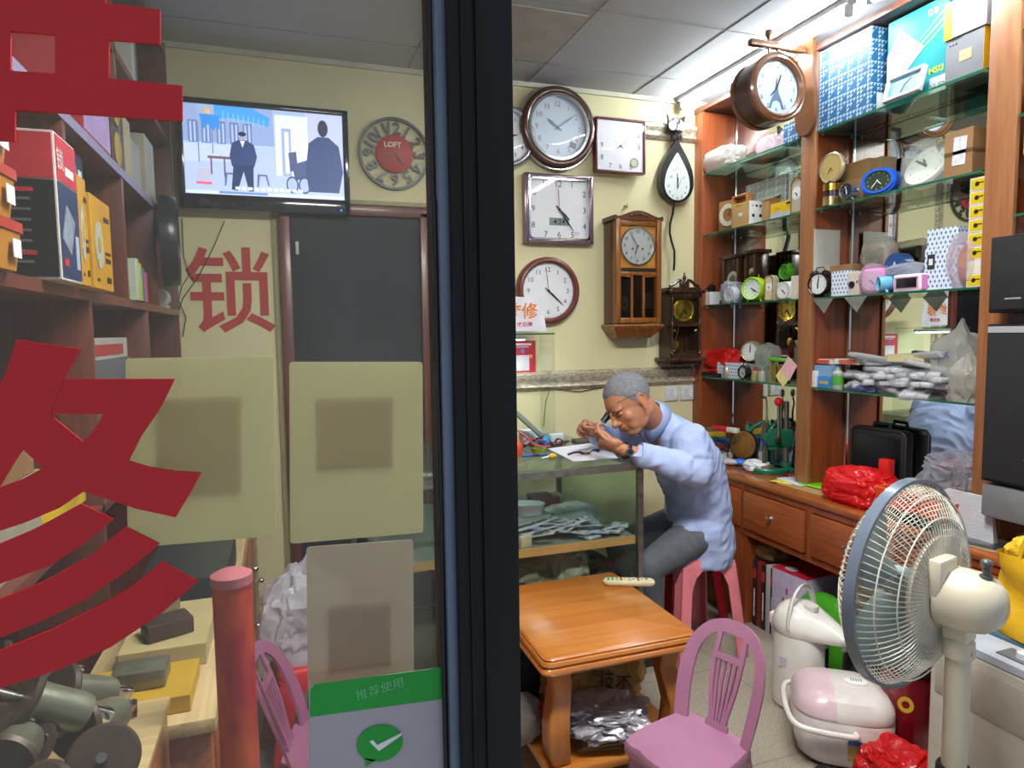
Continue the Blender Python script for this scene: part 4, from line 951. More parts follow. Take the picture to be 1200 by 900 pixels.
t = thing('camera', 'small black camera on top of the white box', 'camera', (2.345, slot(819, 832, 333, 345, 2.33, z)[0], z+.075), RZ)
B().box((0, .02, .02), (.07, .04, .04), bev=.006).obj('body', M_black, t); b = B(); b.lathe([(.014, 0), (.014, .015), (.01, .015), (.009, .008), (0, .01)], c=(0, 0, .02), axis='Y', n=20); b.obj('lens', M_black, t); B().box((.02, .02, .043), (.015, .015, .006)).obj('button', M_black, t)
def round_desk(label, px, py, X0, zb, R, rimc, rimm=None, rz=0, hour=4, minute=22, depth=.04, feet=True, facec=None, nums=None, nmat=None, lift=0, bells=False, hmat=None, foot=None, name='alarm_clock'):
    y = fx(px, py, X0)[0]; t = thing(name, label, 'clock', (X0, y, zb), RZ+rz); c = R+lift+(.008 if feet else 0)
    m = rimm or mt(rimc, .35)
    b = B(); b.lathe([(R*.86, depth*.5), (R*.92, depth*.5+.004), (R, depth*.42), (R, -depth*.4), (R*.9, -depth*.5), (0, -depth*.5)], c=(0, 0, c), axis='Y', n=36); b.lathe([(R*.86, depth*.5), (R*.86, depth*.3), (0, depth*.3)], c=(0, 0, c), axis='Y', n=36); b.obj('case', m, t)
    if feet:
        for s in (-1, 1): b = B(); b.tube([(s*R*.45, 0, c-R*.8), (s*R*.7, .004, 0.002)], [.006, .004], n=8); b.obj('foot', foot or m, t)
    if bells:
        for s in (-1, 1):
            b = B(); b.lathe([(R*.42, 0), (R*.38, R*.16), (R*.22, R*.28), (0, R*.32)], n=18, T=Matrix.Translation((s*R*.55, 0, c+R*.85)) @ Matrix.Rotation(s*.5, 4, 'Y')); b.obj('bell', m, t)
        b = B(); b.tube([(-R*.5, 0, c+R*1.1), (-R*.3, 0, c+R*1.45), (R*.3, 0, c+R*1.45), (R*.5, 0, c+R*1.1)], .0025, n=6); b.obj('top_handle', foot or m, t)
    s = bpy.data.objects.new('clock_face', None); COL.objects.link(s); s.parent = t; s.location = (0, 0, c)
    dial(s, R*.84, -depth*.3-.001, facec, nmat, nums, ticks=False, nsz=.24, hour=hour, minute=minute, hmat=hmat, hw=.07)
    return t
round_desk('white alarm clock wrapped in clear film, left of the lime green alarm clock', 858, 345, 2.33, z, .042, 'e4e6ec'); 
bag('clear film wrapping hanging over the shelf edge round the white alarm clock', 'plastic_wrap', 858, 340, 2.335, z+.0, (.085, .11, .115), film('eef0f6', .3), 8, .3, cat='plastic wrap')
round_desk('lime green round alarm clock at an angle on the third shelf', 884, 340, 2.33, z, .06, '9fd01c', rz=.35, depth=.06, facec=mt('dfe8e0', .35), hour=4, minute=20)
arch_clock('arched champagne-coloured table clock between the lime green and square white clocks', (2.33, fx(901, 340, 2.33)[0], z), RZ+.2, .05, .13, mt('cfc6a8', .35))
t = thing('alarm_clock', 'small square white alarm clock with black numerals', 'clock', (2.32, fx(918, 338, 2.32)[0], z), RZ+.1)
B().box((0, .02, .045), (.09, .04, .085), bev=.014, seg=4).obj('case', mt('e8e8e4', .35), t); s = bpy.data.objects.new('clock_face', None); COL.objects.link(s); s.parent = t; s.location = (0, -.001, .046); dial(s, .036, 0, ticks=False, nsz=.28, hour=4, minute=22, hw=.07)
b = B(); b.ring(.036, .041, 0, -.003, c=(0, -.001, .046)); b.obj('rim', mt('b9bab6', .3), t)
carton('gold and white frame-shaped box against the middle pillar, third shelf', 'box', 927, 936, 325, 345, 2.31, z, .05, mt('d5cfc0', .4), h=.11)
y = fx(922, 325, 2.40)[0]
t = round_desk('green twin-bell alarm clock standing on a box, seen above the white clock', 922, 330, 2.38, z+.095, .036, '4f9c1e', bells=True, foot=M_ink, facec=mt('3f8f2a', .4))
carton('pale box under the green twin-bell alarm clock', 'box', 914, 931, 330, 340, 2.37, z, .06, mt('c8ccc4', .5), h=.093)
# far bay, bottom shelf
z = 1.22
bag('bright red crumpled bag at the back of the bottom shelf', 'plastic_bag', 850, 405, 2.41, z, (.14, .28, .15), mt('c81e1c', .35, bump=.2), 11, .35, cat='bag')
carton('long white box with blue dot rows on the bottom shelf of the far bay', 'box', 840, 870, 420, 440, 2.335, z, .07, P_dots, h=.085)
b = B(); b.box((0, 0, .012), (.16, .05, .024), bev=.006); tag(b.obj('telephone_handset', M_black), 'flat black handset at the corner of the bottom shelf by the back wall', 'handset', loc=(2.33, 3.25, z), rz=RZ)
b = B(); b.lathe([(.02, 0), (.022, .02), (.02, .05), (.012, .065), (0, .07)], n=18); tag(b.obj('small_bell', mt('b0a48c', .3, .6)), 'small brass-coloured cup between black handset and dotted box', 'cup', loc=(2.34, 3.13, z), rz=0)
t = round_desk('round white desk clock with gold rim in a clear bag above the dotted box', 881, 415, 2.38, z+.088, .055, 'c8cac4', rimm=mt('c9c0a0', .25, .5), hour=12, minute=1, rz=.3)
bag('clear plastic bag holding a pale round clock, beside the gold-rimmed one', 'plastic_bag', 900, 410, 2.40, z+.05, (.10, .10, .14), film('e6f0ea', .4), 13, .25)
carton('upright box hidden behind the black twin-bell clock, carrying the bagged clocks', 'box', 873, 905, 425, 440, 2.37, z, .09, mt('8f9a96', .6), h=.085)
round_desk('tiny black twin-bell alarm clock at the edge of the bottom shelf', 873, 437, 2.31, z, .034, '242424', bells=True, rimm=mt('3a332c', .25, .6), facec=mt('c8ccc4', .3))
for px, lab, c, cc in ((885, 'small glass perfume-like bottle with red cap on the bottom shelf', 'b0a070', 'b02a24'), (893, 'small clear bottle with grey cap on the bottom shelf', 'b8b8ae', '86867e')):
    t = thing('bottle', lab, 'bottle', (2.315, fx(px, 437, 2.315)[0], z)); B().box((0, 0, .027), (.026, .028, .054), bev=.004).obj('body', mt(c, .15, .2), t); b = B(); b.cyl((0, 0, .054), (0, 0, .075), .009); b.obj('cap', mt(cc, .4), t)
t = thing('display_holder', 'bright green topped display holder with gold figures on the bottom shelf', 'holder', (2.31, fx(910, 433, 2.31)[0], z), RZ)
B().box((0, .02, .118), (.16, .03, .014), bev=.005, rx=.1).obj('top', mt('5cb41e', .35), t)
for x in (-.06, .06): B().box((x, .02, .056), (.008, .02, .11)).obj('leg', mt('8f8a50', .4), t)
b = B()
for x in (-.03, .0, .03): b.box((x, .02, .04), (.014, .01, .08)); b.sph((x, .02, .085), .010, n=8)
b.obj('gold_figures', mt('a8882c', .3, .7), t)
b = B(); 
for i, (px, py, r_, c) in enumerate(((928, 432, .6, 'e3b0b8'), (922, 440, .75, 'ddd890'))):
    y, zz = fx(px, py, 2.298); o = B().box((0, 0, 0), (.075, .0012, .09), ry=r_).obj('paper_note', mt(c, .8, var=.15, nscale=60)); tag(o, ('pink scribbled note taped to the middle pillar' if i == 0 else 'pale yellow note tucked behind the pink one on the pillar'), 'note', loc=(XF-.003+i*.0015, y+.02, zz), rz=RZ)
y, zz = fx(885, 455, 2.50)
# near bay, top shelf
z = 2.37
y, w_, H_ = slot(954, 1021, 90, 110, 2.315, z)
h4 = (fx(1021, 30, 2.315)[1]-z)/4
for k in range(4):
    t = thing('patterned_box', ['lowest', 'second from the bottom', 'third from the bottom', 'topmost'][k]+' of four stacked blue boxes printed with white triangles', 'box', (2.315, y, z+k*h4), RZ, 'stacked blue triangle boxes')
    B().box((0, .085, h4/2), (w_-.002*k, .17, h4-.0015), bev=.001).obj('body', P_tri, t, smooth=False)
    if k == 0: sd(t, 'label', w_, .03, .09, .01, h4*.95, M_paper)
def deco_teal(t, w_, H_, D):
    b = B(); b.prism([(-w_*.5, H_*.62), (-w_*.28, H_*.86), (w_*.14, H_*.55), (-w_*.30, H_*.27), (-w_*.5, H_*.34)], -.002, -.0008); b.obj('white_sheet', mt('b8bccb', .5), t, smooth=False)
    for (a0, b0, a1, b1, c) in ((-.5, .24, .5, .72, '8fd04a'), (-.1, .55, .5, .88, '7fb8a8'), (-.2, .46, .5, .79, '9fd848')):
        b = B(); b.prism([(w_*a0, H_*b0), (w_*a1, H_*b1), (w_*a1, H_*(b1+.02)), (w_*a0, H_*(b0+.015))], -.0015, -.0006); b.obj('printed_streak', mt(c, .5), t, smooth=False)
    for k, c in enumerate(('d04a90', 'e05a40', '2a9c6a', '2a50a8')): fr(t, 'round_badge', w_*(.19+k*.09), w_*(.24+k*.09), H_*.86, H_*.92, mt(c, .5))
    tx(t, 'yellow_lettering', 'MSI3', w_*.34, H_*.25, .032, mt('d8dc30', .5), off=.01); fr(t, 'grey_band', w_*.24, w_*.5, 0, H_*.17, mt('c9cdd2', .5)); tx(t, 'band_lettering', 'NUEM', w_*.38, H_*.07, .026, M_ink, y=-.0022)
carton('large teal box with a white sheet and yellow lettering on the top shelf', 'box', 1040, 1110, 50, 90, 2.36, z, .14, mt('128c90', .4, var=.05), deco=deco_teal, h=.34)
t = thing('photo_clock', 'small tilted picture clock with blue print leaning on the teal box', 'clock', (2.318, fx(1062, 98, 2.318)[0], z+.052), RZ, rot=(-.28, 0, RZ))
sqframe(t, .165, .10, .012, .02, mt('c9c6be', .35), name='frame', bev=.002); B().box((0, -.006, 0), (.15, .006, .088)).obj('picture', mt('6fa3c8', .4, var=.4, nscale=30), t)
for a_, L_ in ((200, .03), (50, .035)): a = math.radians(a_); B().box((L_/2*math.sin(a), -.011, L_/2*math.cos(a)), (.005, .001, L_), ry=a).obj('clock_hand', M_hand, t)
def deco_grey(t, w_, H_, D):
    fr(t, 'paper_label', w_*(-.12), w_*.2, H_*.42, H_*.66, mt('c0a678', .7)); sd(t, 'yellow_end', w_, 0, D, 0, H_, mt('e0b020', .45), 'yellow end flap'); b = B()
    for k in range(3): b.sph((-w_*.38+k*.012, -.001, H_*.86), (.003, .001, .004), n=8)
    b.obj('print', M_ink, t)
carton('grey box with brown label and yellow end, lower one beside the near pillar', 'box', 1108, 1152, 60, 85, 2.33, z, .12, mt('77777b', .5), deco=deco_grey, h=.155)
def deco_grey2(t, w_, H_, D):
    fr(t, 'yellow_band', -w_/2, -w_*.30, 0, H_, mt('ddc022', .45)); fr(t, 'grey_band', -w_*.30, -w_*.08, 0, H_, mt('88888c', .5)); fr(t, 'label', w_*.08, w_*.3, H_*.3, H_*.6, mt('d8d8d8', .6))
carton('pale box with yellow and grey bands stacked on the grey box', 'box', 1107, 1156, 5, 45, 2.325, z+.157, .12, mt('a8a9b0', .45), deco=deco_grey2, h=.13)
# near bay, second shelf
z = 2.03
y = fx(972, 230, 2.315)[0]
t = thing('table_clock', 'gold disc table clock on a ribbed gold and silver column', 'clock', (2.325, y, z), RZ)
b = B(); prof = [(.036, 0), (.036, .038), (.03, .04), (.03, .062), (.036, .064), (.036, .095), (.018, .099), (.014, .108)]
b.lathe(prof[:2]+[(.0, .038)], n=40); b.obj('base', mt('c8b888', .2, .9, .3, 80), t); b = B(); b.cyl((0, 0, .038), (0, 0, .065), .030, n=24); b.obj('stem', mt('5c5660', .15, .8), t); b = B(); b.lathe([(.036, .064), (.036, .095), (0, .096)], n=40); b.obj('collar', M_gold, t); b = B(); b.sph((0, 0, .103), (.022, .02, .012), n=16); b.obj('neck', M_black, t)
s = bpy.data.objects.new('clock_face', None); COL.objects.link(s); s.parent = t; s.location = (0, 0, .165)
b = B(); b.lathe([(.064, -.012), (.068, -.006), (.068, .006), (.062, .010), (.056, .006), (0, .006)], axis='Y', n=44); b.obj('disc', mt('e8dcb8', .2, .7), s); b = B(); b.lathe([(.055, 0), (.055, .0015), (0, .0015)], c=(0, -.006, 0), axis='Y', n=40); b.obj('dial', mt('e6cb80', .25, .6, .05), s)
for nm, a_, L_ in (('hour_hand', 140, .02), ('minute_hand', 215, .028)): a = math.radians(a_); B().box((L_/2*math.sin(a), -.009, L_/2*math.cos(a)), (.002, .001, L_), ry=a).obj(nm, M_hand, s)
round_desk('little silver-rimmed alarm clock with dark dial beside the gold column', 995, 222, 2.315, z, .034, 'c9ccd0', rimm=mt('c0c2c4', .2, .9), facec=mt('222634', .3), nmat=M_white, hmat=M_white, hour=5, minute=58, rz=.15)
carton('brown box wrapped in leaf-print paper behind the gold disc clock', 'box', 986, 1018, 170, 215, 2.40, z, .10, P_leaf, h=.185)
carton('slim brown leaf-print box behind the blue clock', 'box', 1019, 1034, 165, 205, 2.43, z, .08, P_leaf, h=.185)
carton('low brown box between the silver alarm clock and blue clock', 'box', 986, 1012, 205, 230, 2.37, z, .05, mt('8c6a42', .7), h=.10)
t = thing('alarm_clock', 'bright blue oval alarm clock with dark dial and yellow numerals', 'clock', (2.33, fx(1029, 213, 2.33)[0], z+.058), RZ+.25, rot=(-.12, .06, RZ+.25))
oval = [(.072*math.copysign(abs(math.cos(a*PI/20))**.8, math.cos(a*PI/20)), .054*math.copysign(abs(math.sin(a*PI/20))**.8, math.sin(a*PI/20))) for a in range(40)]
B().prism(oval, 0, .05).obj('case', mt('1f50b4', .3, coat=.4), t); b = B(); b.ring(.83, 1.0, .002, -.008, n=44, T=Matrix.Diagonal((.066, 1, .05, 1))); b.obj('rim', mt('2a60c8', .25, coat=.4), t)
s = bpy.data.objects.new('clock_face', None); COL.objects.link(s); s.parent = t; s.scale = (1.25, 1, 1); dial(s, .042, -.002, mt('2f3a30', .35), mt('c8c040', .5), ticks=False, nsz=.24, nr=.8, hour=4, minute=35, hmat=M_white)
t = thing('phonograph_clock', 'large cream clock with ornate gold top tilted inside a clear plastic dome', 'clock', (2.40, fx(1082, 200, 2.38)[0], z), RZ)
s = bpy.data.objects.new('clock_face', None); COL.objects.link(s); s.parent = t; s.location = (0, 0, .085); s.rotation_euler = (-.5, 0, 0)
b = B(); b.lathe([(.088, -.03), (.092, 0), (.086, .01), (.08, .006), (0, .004)], n=44, axis='Y'); b.obj('case', mt('d6d0c0', .35), s); dial(s, .08, -.007, mt('dcd8c8', .4), ticks=False, nsz=.18, hour=10, minute=50, hw=.06)
b = B()
for k in range(9): b.sph((.05+.012*math.cos(k*.9), -.0+.01*k/9, .165+.010*math.sin(k*1.7)), (.010, .008, .008), n=8)
b.tube([(.04, 0, .14), (.055, 0, .175), (.075, .0, .16), (.08, .0, .14)], .004, n=8); b.obj('gold_ornament', mt('b8a878', .25, .8), t)
b = B(); b.lathe([(.108, 0), (.108, .06), (.10, .12), (.075, .165), (.04, .185), (.001, .19)], n=40, sx=1, sy=.7); b.obj('plastic_dome', film('f0f2f4', .14), t, fixn=True)
b = B(); b.tube([(-.11, -.02, 0), (-.075, -.03, .055), (-.06, -.03, .0)], .004, n=6); b.obj('stand', M_chrome, t)
def deco_ship(t, w_, H_, D):
    fr(t, 'shipping_label', w_*-.18, w_*.28, H_*.25, H_*.85, mt('cfcfd2', .7, var=.2, nscale=50), rot=.06); fr(t, 'tape', -w_/2, w_/2, H_*.48, H_*.56, mt('5c4530', .4)); sd(t, 'tape', w_, 0, D, H_*.48, H_*.55, mt('6a5038', .4))
carton('worn brown shipping carton with white label, second shelf near pillar', 'box', 1107, 1140, 150, 190, 2.325, z, .14, mt('8e6c46', .75, var=.12), deco=deco_ship, h=.165)
# near bay, third shelf
z = 1.63
t = round_desk('black twin-bell alarm clock with cream dial at the left end of the near bay', 961, 335, 2.32, z, .052, '1d1d1d', rimm=mt('2a2220', .2, .4), bells=True, foot=M_ink, hour=6, minute=2, rz=.2)
carton('small white box with blue dot rows beside the black twin-bell clock', 'box', 974, 991, 325, 345, 2.32, z, .09, P_dots, h=.11)
carton('open brown cardboard tray behind the small dotted box', 'box', 972, 998, 315, 330, 2.40, z, .09, M_kraft, h=.145)
def deco_spk(t, w_, H_, D):
    b = B(); b.lathe([(.016, 0), (.016, .003), (.012, .003), (.010, .001), (0, .001)], c=(-w_*.1, 0, H_*.45), axis='Y', n=20); b.obj('round_window', M_ink, t); fr(t, 'red_mark', w_*.3, w_*.42, H_*.5, H_*.62, mt('8a3030', .5))
carton('small cream box with round black window', 'box', 993, 1006, 325, 345, 2.325, z, .07, mt('cfc8bc', .5), deco=deco_spk, h=.10)
t = thing('alarm_clock', 'square pink alarm clock in clear film', 'clock', (2.325, fx(1020, 335, 2.32)[0], z), RZ+.2)
B().box((0, .03, .055), (.10, .06, .105), bev=.02, seg=4).obj('case', mt('d987bc', .35), t); s = bpy.data.objects.new('clock_face', None); COL.objects.link(s); s.parent = t; s.location = (0, -.001, .055); dial(s, .04, 0, mt('d8c4d4', .4), mt('9c5c88', .5), ticks=False, nsz=.25, hour=4, minute=22)
o = crumple('film_wrap', film('f4eaf4', .25), (.115, .085, .12), 21, .15, parent=t); o.location = (0, .03, 0)
b = B(); t = round_desk('sky blue round clock body facing sideways next to the pink clock', 1037, 335, 2.32, z, .030, '6cb0d8', rz=-.5, depth=.045, facec=mt('2f6c98', .4))
def lcd(label, px, X0, zb, w_, H_, D, c, sc_c, digit=None, rz=0, side=None):
    t = thing('digital_clock', label, 'clock', (X0, fx(px, 335, X0)[0], zb), RZ+rz)
    B().box((0, D/2, H_/2), (w_, D, H_), bev=.008, seg=3).obj('case', mt(c, .4), t); p = B().box((0, -.001, H_/2), (w_*.72, .003, H_*.55), bev=.001).obj('display', mt(sc_c, .2), t)
    b = B(); 
    for s_ in (-1, 1): b.box((s_*w_*.4, -.001, H_/2), (w_*.03, .003, H_*.66))
    b.box((0, -.001, H_*.18), (w_*.8, .003, H_*.04)); b.box((0, -.001, H_*.82), (w_*.8, .003, H_*.04)); b.obj('display_surround', mt(side or 'c8c8cc', .4), t)
    if side: sd(t, 'side_cap', w_, .004, D-.004, .006, H_-.006, mt(side, .35))
    return t
lcd('white digital clock with black display and pink sides at the shelf edge', 1062, 2.315, z, .125, .068, .05, 'e6e2e8', '17191c', side='d884bc')
t = lcd('grey digital alarm clock bagged in film, resting on boxes above the pink clock', 1024, 2.40, z+.125, .12, .085, .06, 'b8a4a4', '6e7a70', side='c09a9a'); o = crumple('film_wrap', film('e8e8e0', .3), (.15, .09, .11), 22, .2, parent=t); o.location = (0, .03, 0)
carton('red and purple box under the bagged grey digital clock', 'box', 1009, 1030, 322, 335, 2.385, z, .09, mt('96405c', .5), h=.122)
t = thing('desk_toy', 'dark blue round-topped plastic stand with a white letter A', 'stand', (2.39, fx(1048, 320, 2.39)[0], z), RZ)
b = B(); b.cyl((0, 0, .115), (0, .05, .115), .05, n=32); b.box((0, .025, .05), (.075, .05, .10), bev=.01); b.obj('body', mt('28508c', .35), t); tx(t, 'letter', 'A', 0, .118, .035, M_white, y=-.001, off=.02)
bag('crinkled clear bag lying behind the white digital clock', 'plastic_bag', 1062, 318, 2.37, z+.065, (.06, .15, .05), film('dfe4f0', .5), 24, .25)
carton('low blue box supporting the crinkled bag', 'box', 1046, 1078, 320, 335, 2.375, z, .05, mt('2f62a8', .5), h=.064)
def deco_window(t, w_, H_, D):
    fr(t, 'label', -w_*.42, -w_*.22, H_*.5, H_*.85, mt('2a2e34', .4)); fr(t, 'label_window', -w_*.37, -w_*.27, H_*.6, H_*.75, M_paper, y=-.002)
carton('wide white box with blue dot rows, lower one of two stacked', 'box', 1083, 1128, 305, 335, 2.35, z, .13, P_dots, h=.16, deco=deco_window)
carton('white box with blue dot rows lying on top of the wide dotted box', 'box', 1086, 1122, 290, 300, 2.36, z+.161, .12, P_dots, h=.07)
t = thing('toy_clock', 'dark pink oval clock sealed in a clear bag in front of the dotted boxes', 'clock', (2.315, fx(1128, 320, 2.315)[0], z), RZ)
b = B(); b.sph((0, .03, .085), (.042, .025, .075), n=24); b.obj('case', mt('a8485c', .35), t); b = B(); b.lathe([(.026, 0), (.026, .002), (0, .002)], c=(0, .006, .10), axis='Y'); b.obj('dial', mt('b88050', .4), t); o = crumple('clear_bag', film('f0e8ec', .3), (.13, .07, .19), 26, .25, parent=t); o.location = (0, .03, 0)
y0 = fx(1143, 280, 2.31)[0]
for k in range(8):
    wht = k == 1
    t = thing('key_box', ['lowest', 'second', 'third', 'fourth', 'fifth', 'sixth', 'seventh', 'topmost'][k]+(' box of the small stack by the near pillar, plain white' if wht else ' box up the small stack by near pillar, yellow with black key mark') , 'box', (2.31, y0, z+k*.0475), RZ, 'stack of small key boxes')
    B().box((0, .05, .0232), (.055, .10, .0462), bev=.001).obj('body', mt('d9d6c8', .5), t, smooth=False)
    if not wht:
        f = fr(t, 'yellow_panel', -.022, .0275, .006, .041, mt('d8bc10', .45)); b = B(); b.lathe([(.008, 0), (.008, .001), (0, .001)], c=(.0, -.0015, .024), axis='Y', n=14); b.box((.013, -.002, .027), (.02, .001, .004)); b.obj('key_mark', M_ink, f)
# near bay, bottom shelf: a heap of bagged white remote-like handsets
z = 1.22
for i, (px, zz, c1, lab) in enumerate(((961, .105, 'c8503a', 'red and white flat box above the small blue boxes, by the pillar'), (990, .11, 'd06044', 'red and white flat box, second from the pillar above the heap'))):
    t = thing('flat_box', lab, 'box', (2.35, fx(px, 425, 2.35)[0], z+zz), RZ+.1); B().box((0, .06, .012), (.125, .10, .024), bev=.001).obj('body', mt('dcd8d4', .5), t, smooth=False); B().box((.01, .06, .0248), (.07, .07, .001)).obj('red_panel', mt(c1, .5), t); fr(t, 'red_edge', -.03, .05, .004, .02, mt(c1, .5))
carton('small plain white box at the left end of the bottom shelf', 'box', 943, 956, 432, 455, 2.315, z, .06, mt('dedede', .5), h=.075)
def deco_bl(t, w_, H_, D):
    b = B()
    for k in range(3): b.lathe([(.007, 0), (.007, .001), (0, .001)], c=(-.02+k*.018, 0, H_*.5), axis='Y', n=14)
    b.obj('yellow_dots', mt('d8b040', .5), t)
carton('small blue box with yellow dots next to the white box, lower of two', 'box', 958, 974, 440, 452, 2.32, z, .06, mt('3c86c8', .45), h=.05, deco=deco_bl)
carton('small blue and white box on top of the blue box with dots', 'box', 954, 974, 428, 440, 2.33, z+.051, .06, mt('7fa8cc', .45), h=.05)
t = thing('bottle', 'small grey plastic bottle with green label in front of the heap', 'bottle', (2.33, fx(982, 440, 2.33)[0], z)); b = B(); b.lathe([(.022, 0), (.024, .01), (.024, .07), (.012, .085), (.012, .095), (0, .096)], n=20); b.obj('body', mt('9aa098', .3), t); b = B(); b.ring(.0242, .0248, .02, -.02, n=20, T=Matrix.Translation((0, 0, .04)) @ Matrix.Rotation(PI/2, 4, 'X')); b.obj('green_label', mt('4c9c3a', .5), t)
def handset(lab, loc, rot, L_=.17, c='d2d0cc'):
    t = thing('remote_control', lab, 'remote control', loc, 0, 'bagged white remote controls heaped on the shelf', rot=rot)
    o = B().box((0, 0, 0), (L_, .042, .018), bev=.007, seg=3).obj('body', mt(c, .4), t)
    b = B()
    for i in range(4):
        for j in (-1, 0, 1): b.box((-L_*.3+i*L_*.13, j*.011, .0092), (.010, .006, .002))
    b.obj('buttons', mt('9c9c9c', .5), t); B().box((L_*.3, 0, .0092), (L_*.22, .03, .0015)).obj('display', mt('8a9088', .3), t)
    B().box((0, 0, 0), (L_*1.12, .052, .024), bev=.009, seg=2).obj('film_sleeve', film('eceef2', .28), t)
    return t
h0 = None; rr_ = random.Random(5); n_ = 0; ya_, yb_ = fx(1000, 450, 2.36)[0], fx(1120, 450, 2.36)[0]
spots = []
for layer, cnt in ((0, 14), (1, 13), (2, 11), (3, 7), (4, 3)):
    for k in range(cnt):
        f_ = (k+.5+rr_.uniform(-.2, .2))/cnt; y = ya_+(yb_-ya_)*f_
        if layer >= 3: y = ya_+(yb_-ya_)*(.25+.6*f_)
        spots.append((2.375+rr_.uniform(-.03, .04), y, z+.016+layer*.026+rr_.uniform(0, .004), rr_.uniform(-.06, .06), rr_.uniform(-.22, .22), rr_.uniform(-.5, .5)+(1.4 if rr_.random() < .35 else 2.2 if rr_.random() < .3 else .2)))
for (x, y, zz, a, b_, c_) in spots:
    lab = 'white handset in a clear sleeve among the heap on the lowest glass shelf'
    if h0 is None: h0 = handset(lab, (x, y, zz), (a, b_, c_))
    else: dup(h0, (x, y, zz), rot=(a, b_, c_))
for i, (px, yy, zz, rot, lab) in enumerate(((1040, 0, .155, (0, -.12, PI/2+.2), 'long white wrapped stick lying across the top of the heap'), (1070, 0, .175, (0, .1, PI/2-.25), 'second long wrapped stick with grey end on the heap'))):
    t = thing('wrapped_stick', lab, 'package', (2.37, fx(px, 425, 2.37)[0], z+zz-.02), 0, rot=rot); b = B(); b.tube([(-.15, 0, 0), (.14, 0, 0)], [(.016, .010), (.018, .012)], n=10); b.obj('stick', film('dfe0e4', .8), t); b = B(); b.sph((.15, 0, 0), (.03, .018, .014), n=10); b.obj('grey_end', mt('8f928c', .5), t)
t = thing('flat_box', 'yellow and black flat box lying on the heap of white handsets', 'box', (2.36, fx(1062, 432, 2.36)[0], z+.132), RZ+.05); B().box((0, .03, .015), (.16, .08, .03), bev=.001).obj('body', mt('cfc294', .5), t, smooth=False); fr(t, 'black_print', -.05, .03, .006, .022, M_ink)
o = bag('big milky plastic bag of parts with blue scribble, right end of the bottom shelf', 'plastic_bag', 1125, 420, 2.43, z+.02, (.15, .16, .24), film('e6e6e2', .5), 31, .22, knot=True)
b = B()
for seg in ([(0, .02), (.03, .028)], [(.015, .045), (.012, -.01)], [(.035, .02), (.05, .04)], [(.04, .035), (.055, .015)]): b.tube([(x, 0, z_) for x, z_ in seg], .0015, n=5)
p = b.obj('blue_scribble', mt('2858a8', .5), o); p.location = (-.088, .03, .12); p.rotation_euler = (0, 0, RZ)
bag('knotted clear bag of small parts at the pillar end of the heap', 'plastic_bag', 1135, 440, 2.34, z, (.10, .10, .15), film('dedcd4', .55), 33, .25, knot=True)
bag('blue-tinted scrap of film hanging at the front of the heap', 'plastic_wrap', 1012, 452, 2.325, z, (.04, .12, .03), film('7c86c0', .7), 34, .3, cat='plastic wrap')
# papers taped on the side panels, paper corners hanging under the shelf
for i, (x_, y_, z_, w_, h_, lab) in enumerate(((2.38, 2.4655, 1.79, .15, .30, 'blank pale paper taped on the pillar side behind the black alarm clock'),)):
    tag(B().box((0, 0, 0), (w_, .001, h_)).obj('paper_sheet', mt('b9b6ac', .7)), lab, 'paper', loc=(x_, y_-.0005, z_))
for px, lab in ((966, 'translucent film corner hanging under the shelf edge below the black alarm clock'), (1004, 'translucent film corner hanging under the shelf edge below the pink clock')):
    y, zz = fx(px, 350, 2.305); b = B(); b.prism([(-.06, 0), (.06, 0), (.01, -.065)], -.0006, .0006); tag(b.obj('film_corner', film('b8bcb4', .6), smooth=False), lab, 'plastic wrap', loc=(2.297, y, 1.622), rz=RZ)
# nearest bay, right edge of the picture
def deco_wy(t, w_, H_, D): fr(t, 'yellow_band', -w_/2, w_/2, .0, H_*.16, mt('dcae1c', .45)); b = B(); b.ring(.012, .015, -.001, -.002, c=(w_*.1, 0, H_*.6), n=3); b.obj('red_mark', mt('c8504a', .5), t)
z = 2.18
def nb(lab, y1, w_, X0, zb, H_, D, m, deco=None, name='cardboard_box', cat='box'):
    t = thing(name, lab, cat, (X0, y1-w_/2, zb), RZ); B().box((0, D/2, H_/2), (w_, D, H_), bev=.002).obj('body', m, t, smooth=False)
    if deco: deco(t, w_, H_, D)
    return t
def deco_dk(t, w_, H_, D): fr(t, 'grey_patch', -w_*.4, 0, H_*.15, H_*.4, mt('8c8c90', .5)); fr(t, 'cream_band', -w_/2, w_/2, 0, H_*.10, mt('c0b890', .5))
nb('dark printed box with cream edge on the highest shelf at the picture edge', 1.55, .16, 2.32, 2.45, .20, .14, mt('2c2624', .5), deco_dk)
nb('white box with yellow band under the highest shelf, upper of two', 1.56, .15, 2.34, 2.27, .09, .13, mt('d9d8d4', .5), deco_wy)
nb('white box with yellow band and red triangle mark, lower of two', 1.575, .17, 2.32, 2.18, .088, .15, mt('dddcd8', .5), deco_wy)
nb('opened brown carton lying on the shelf level with the shipping carton', 1.575, .16, 2.32, 2.05, .07, .14, M_kraft)
B().box((2.42, 1.17, 2.046), (.2, .80, .008)).obj('glass_shelf', M_sh[0], bpy.data.objects['shelf_unit'])
def deco_ring(t, w_, H_, D): b = B(); b.ring(.02, .026, -.001, -.003, c=(.03, 0, .05), n=24); b.obj('ring_mark', mt('9ca0a0', .4), t)
nb('black storage case between the glass shelves at the right edge', 1.565, .16, 2.32, 1.86, .13, .16, M_blackp, deco_ring, 'storage_case', 'case')
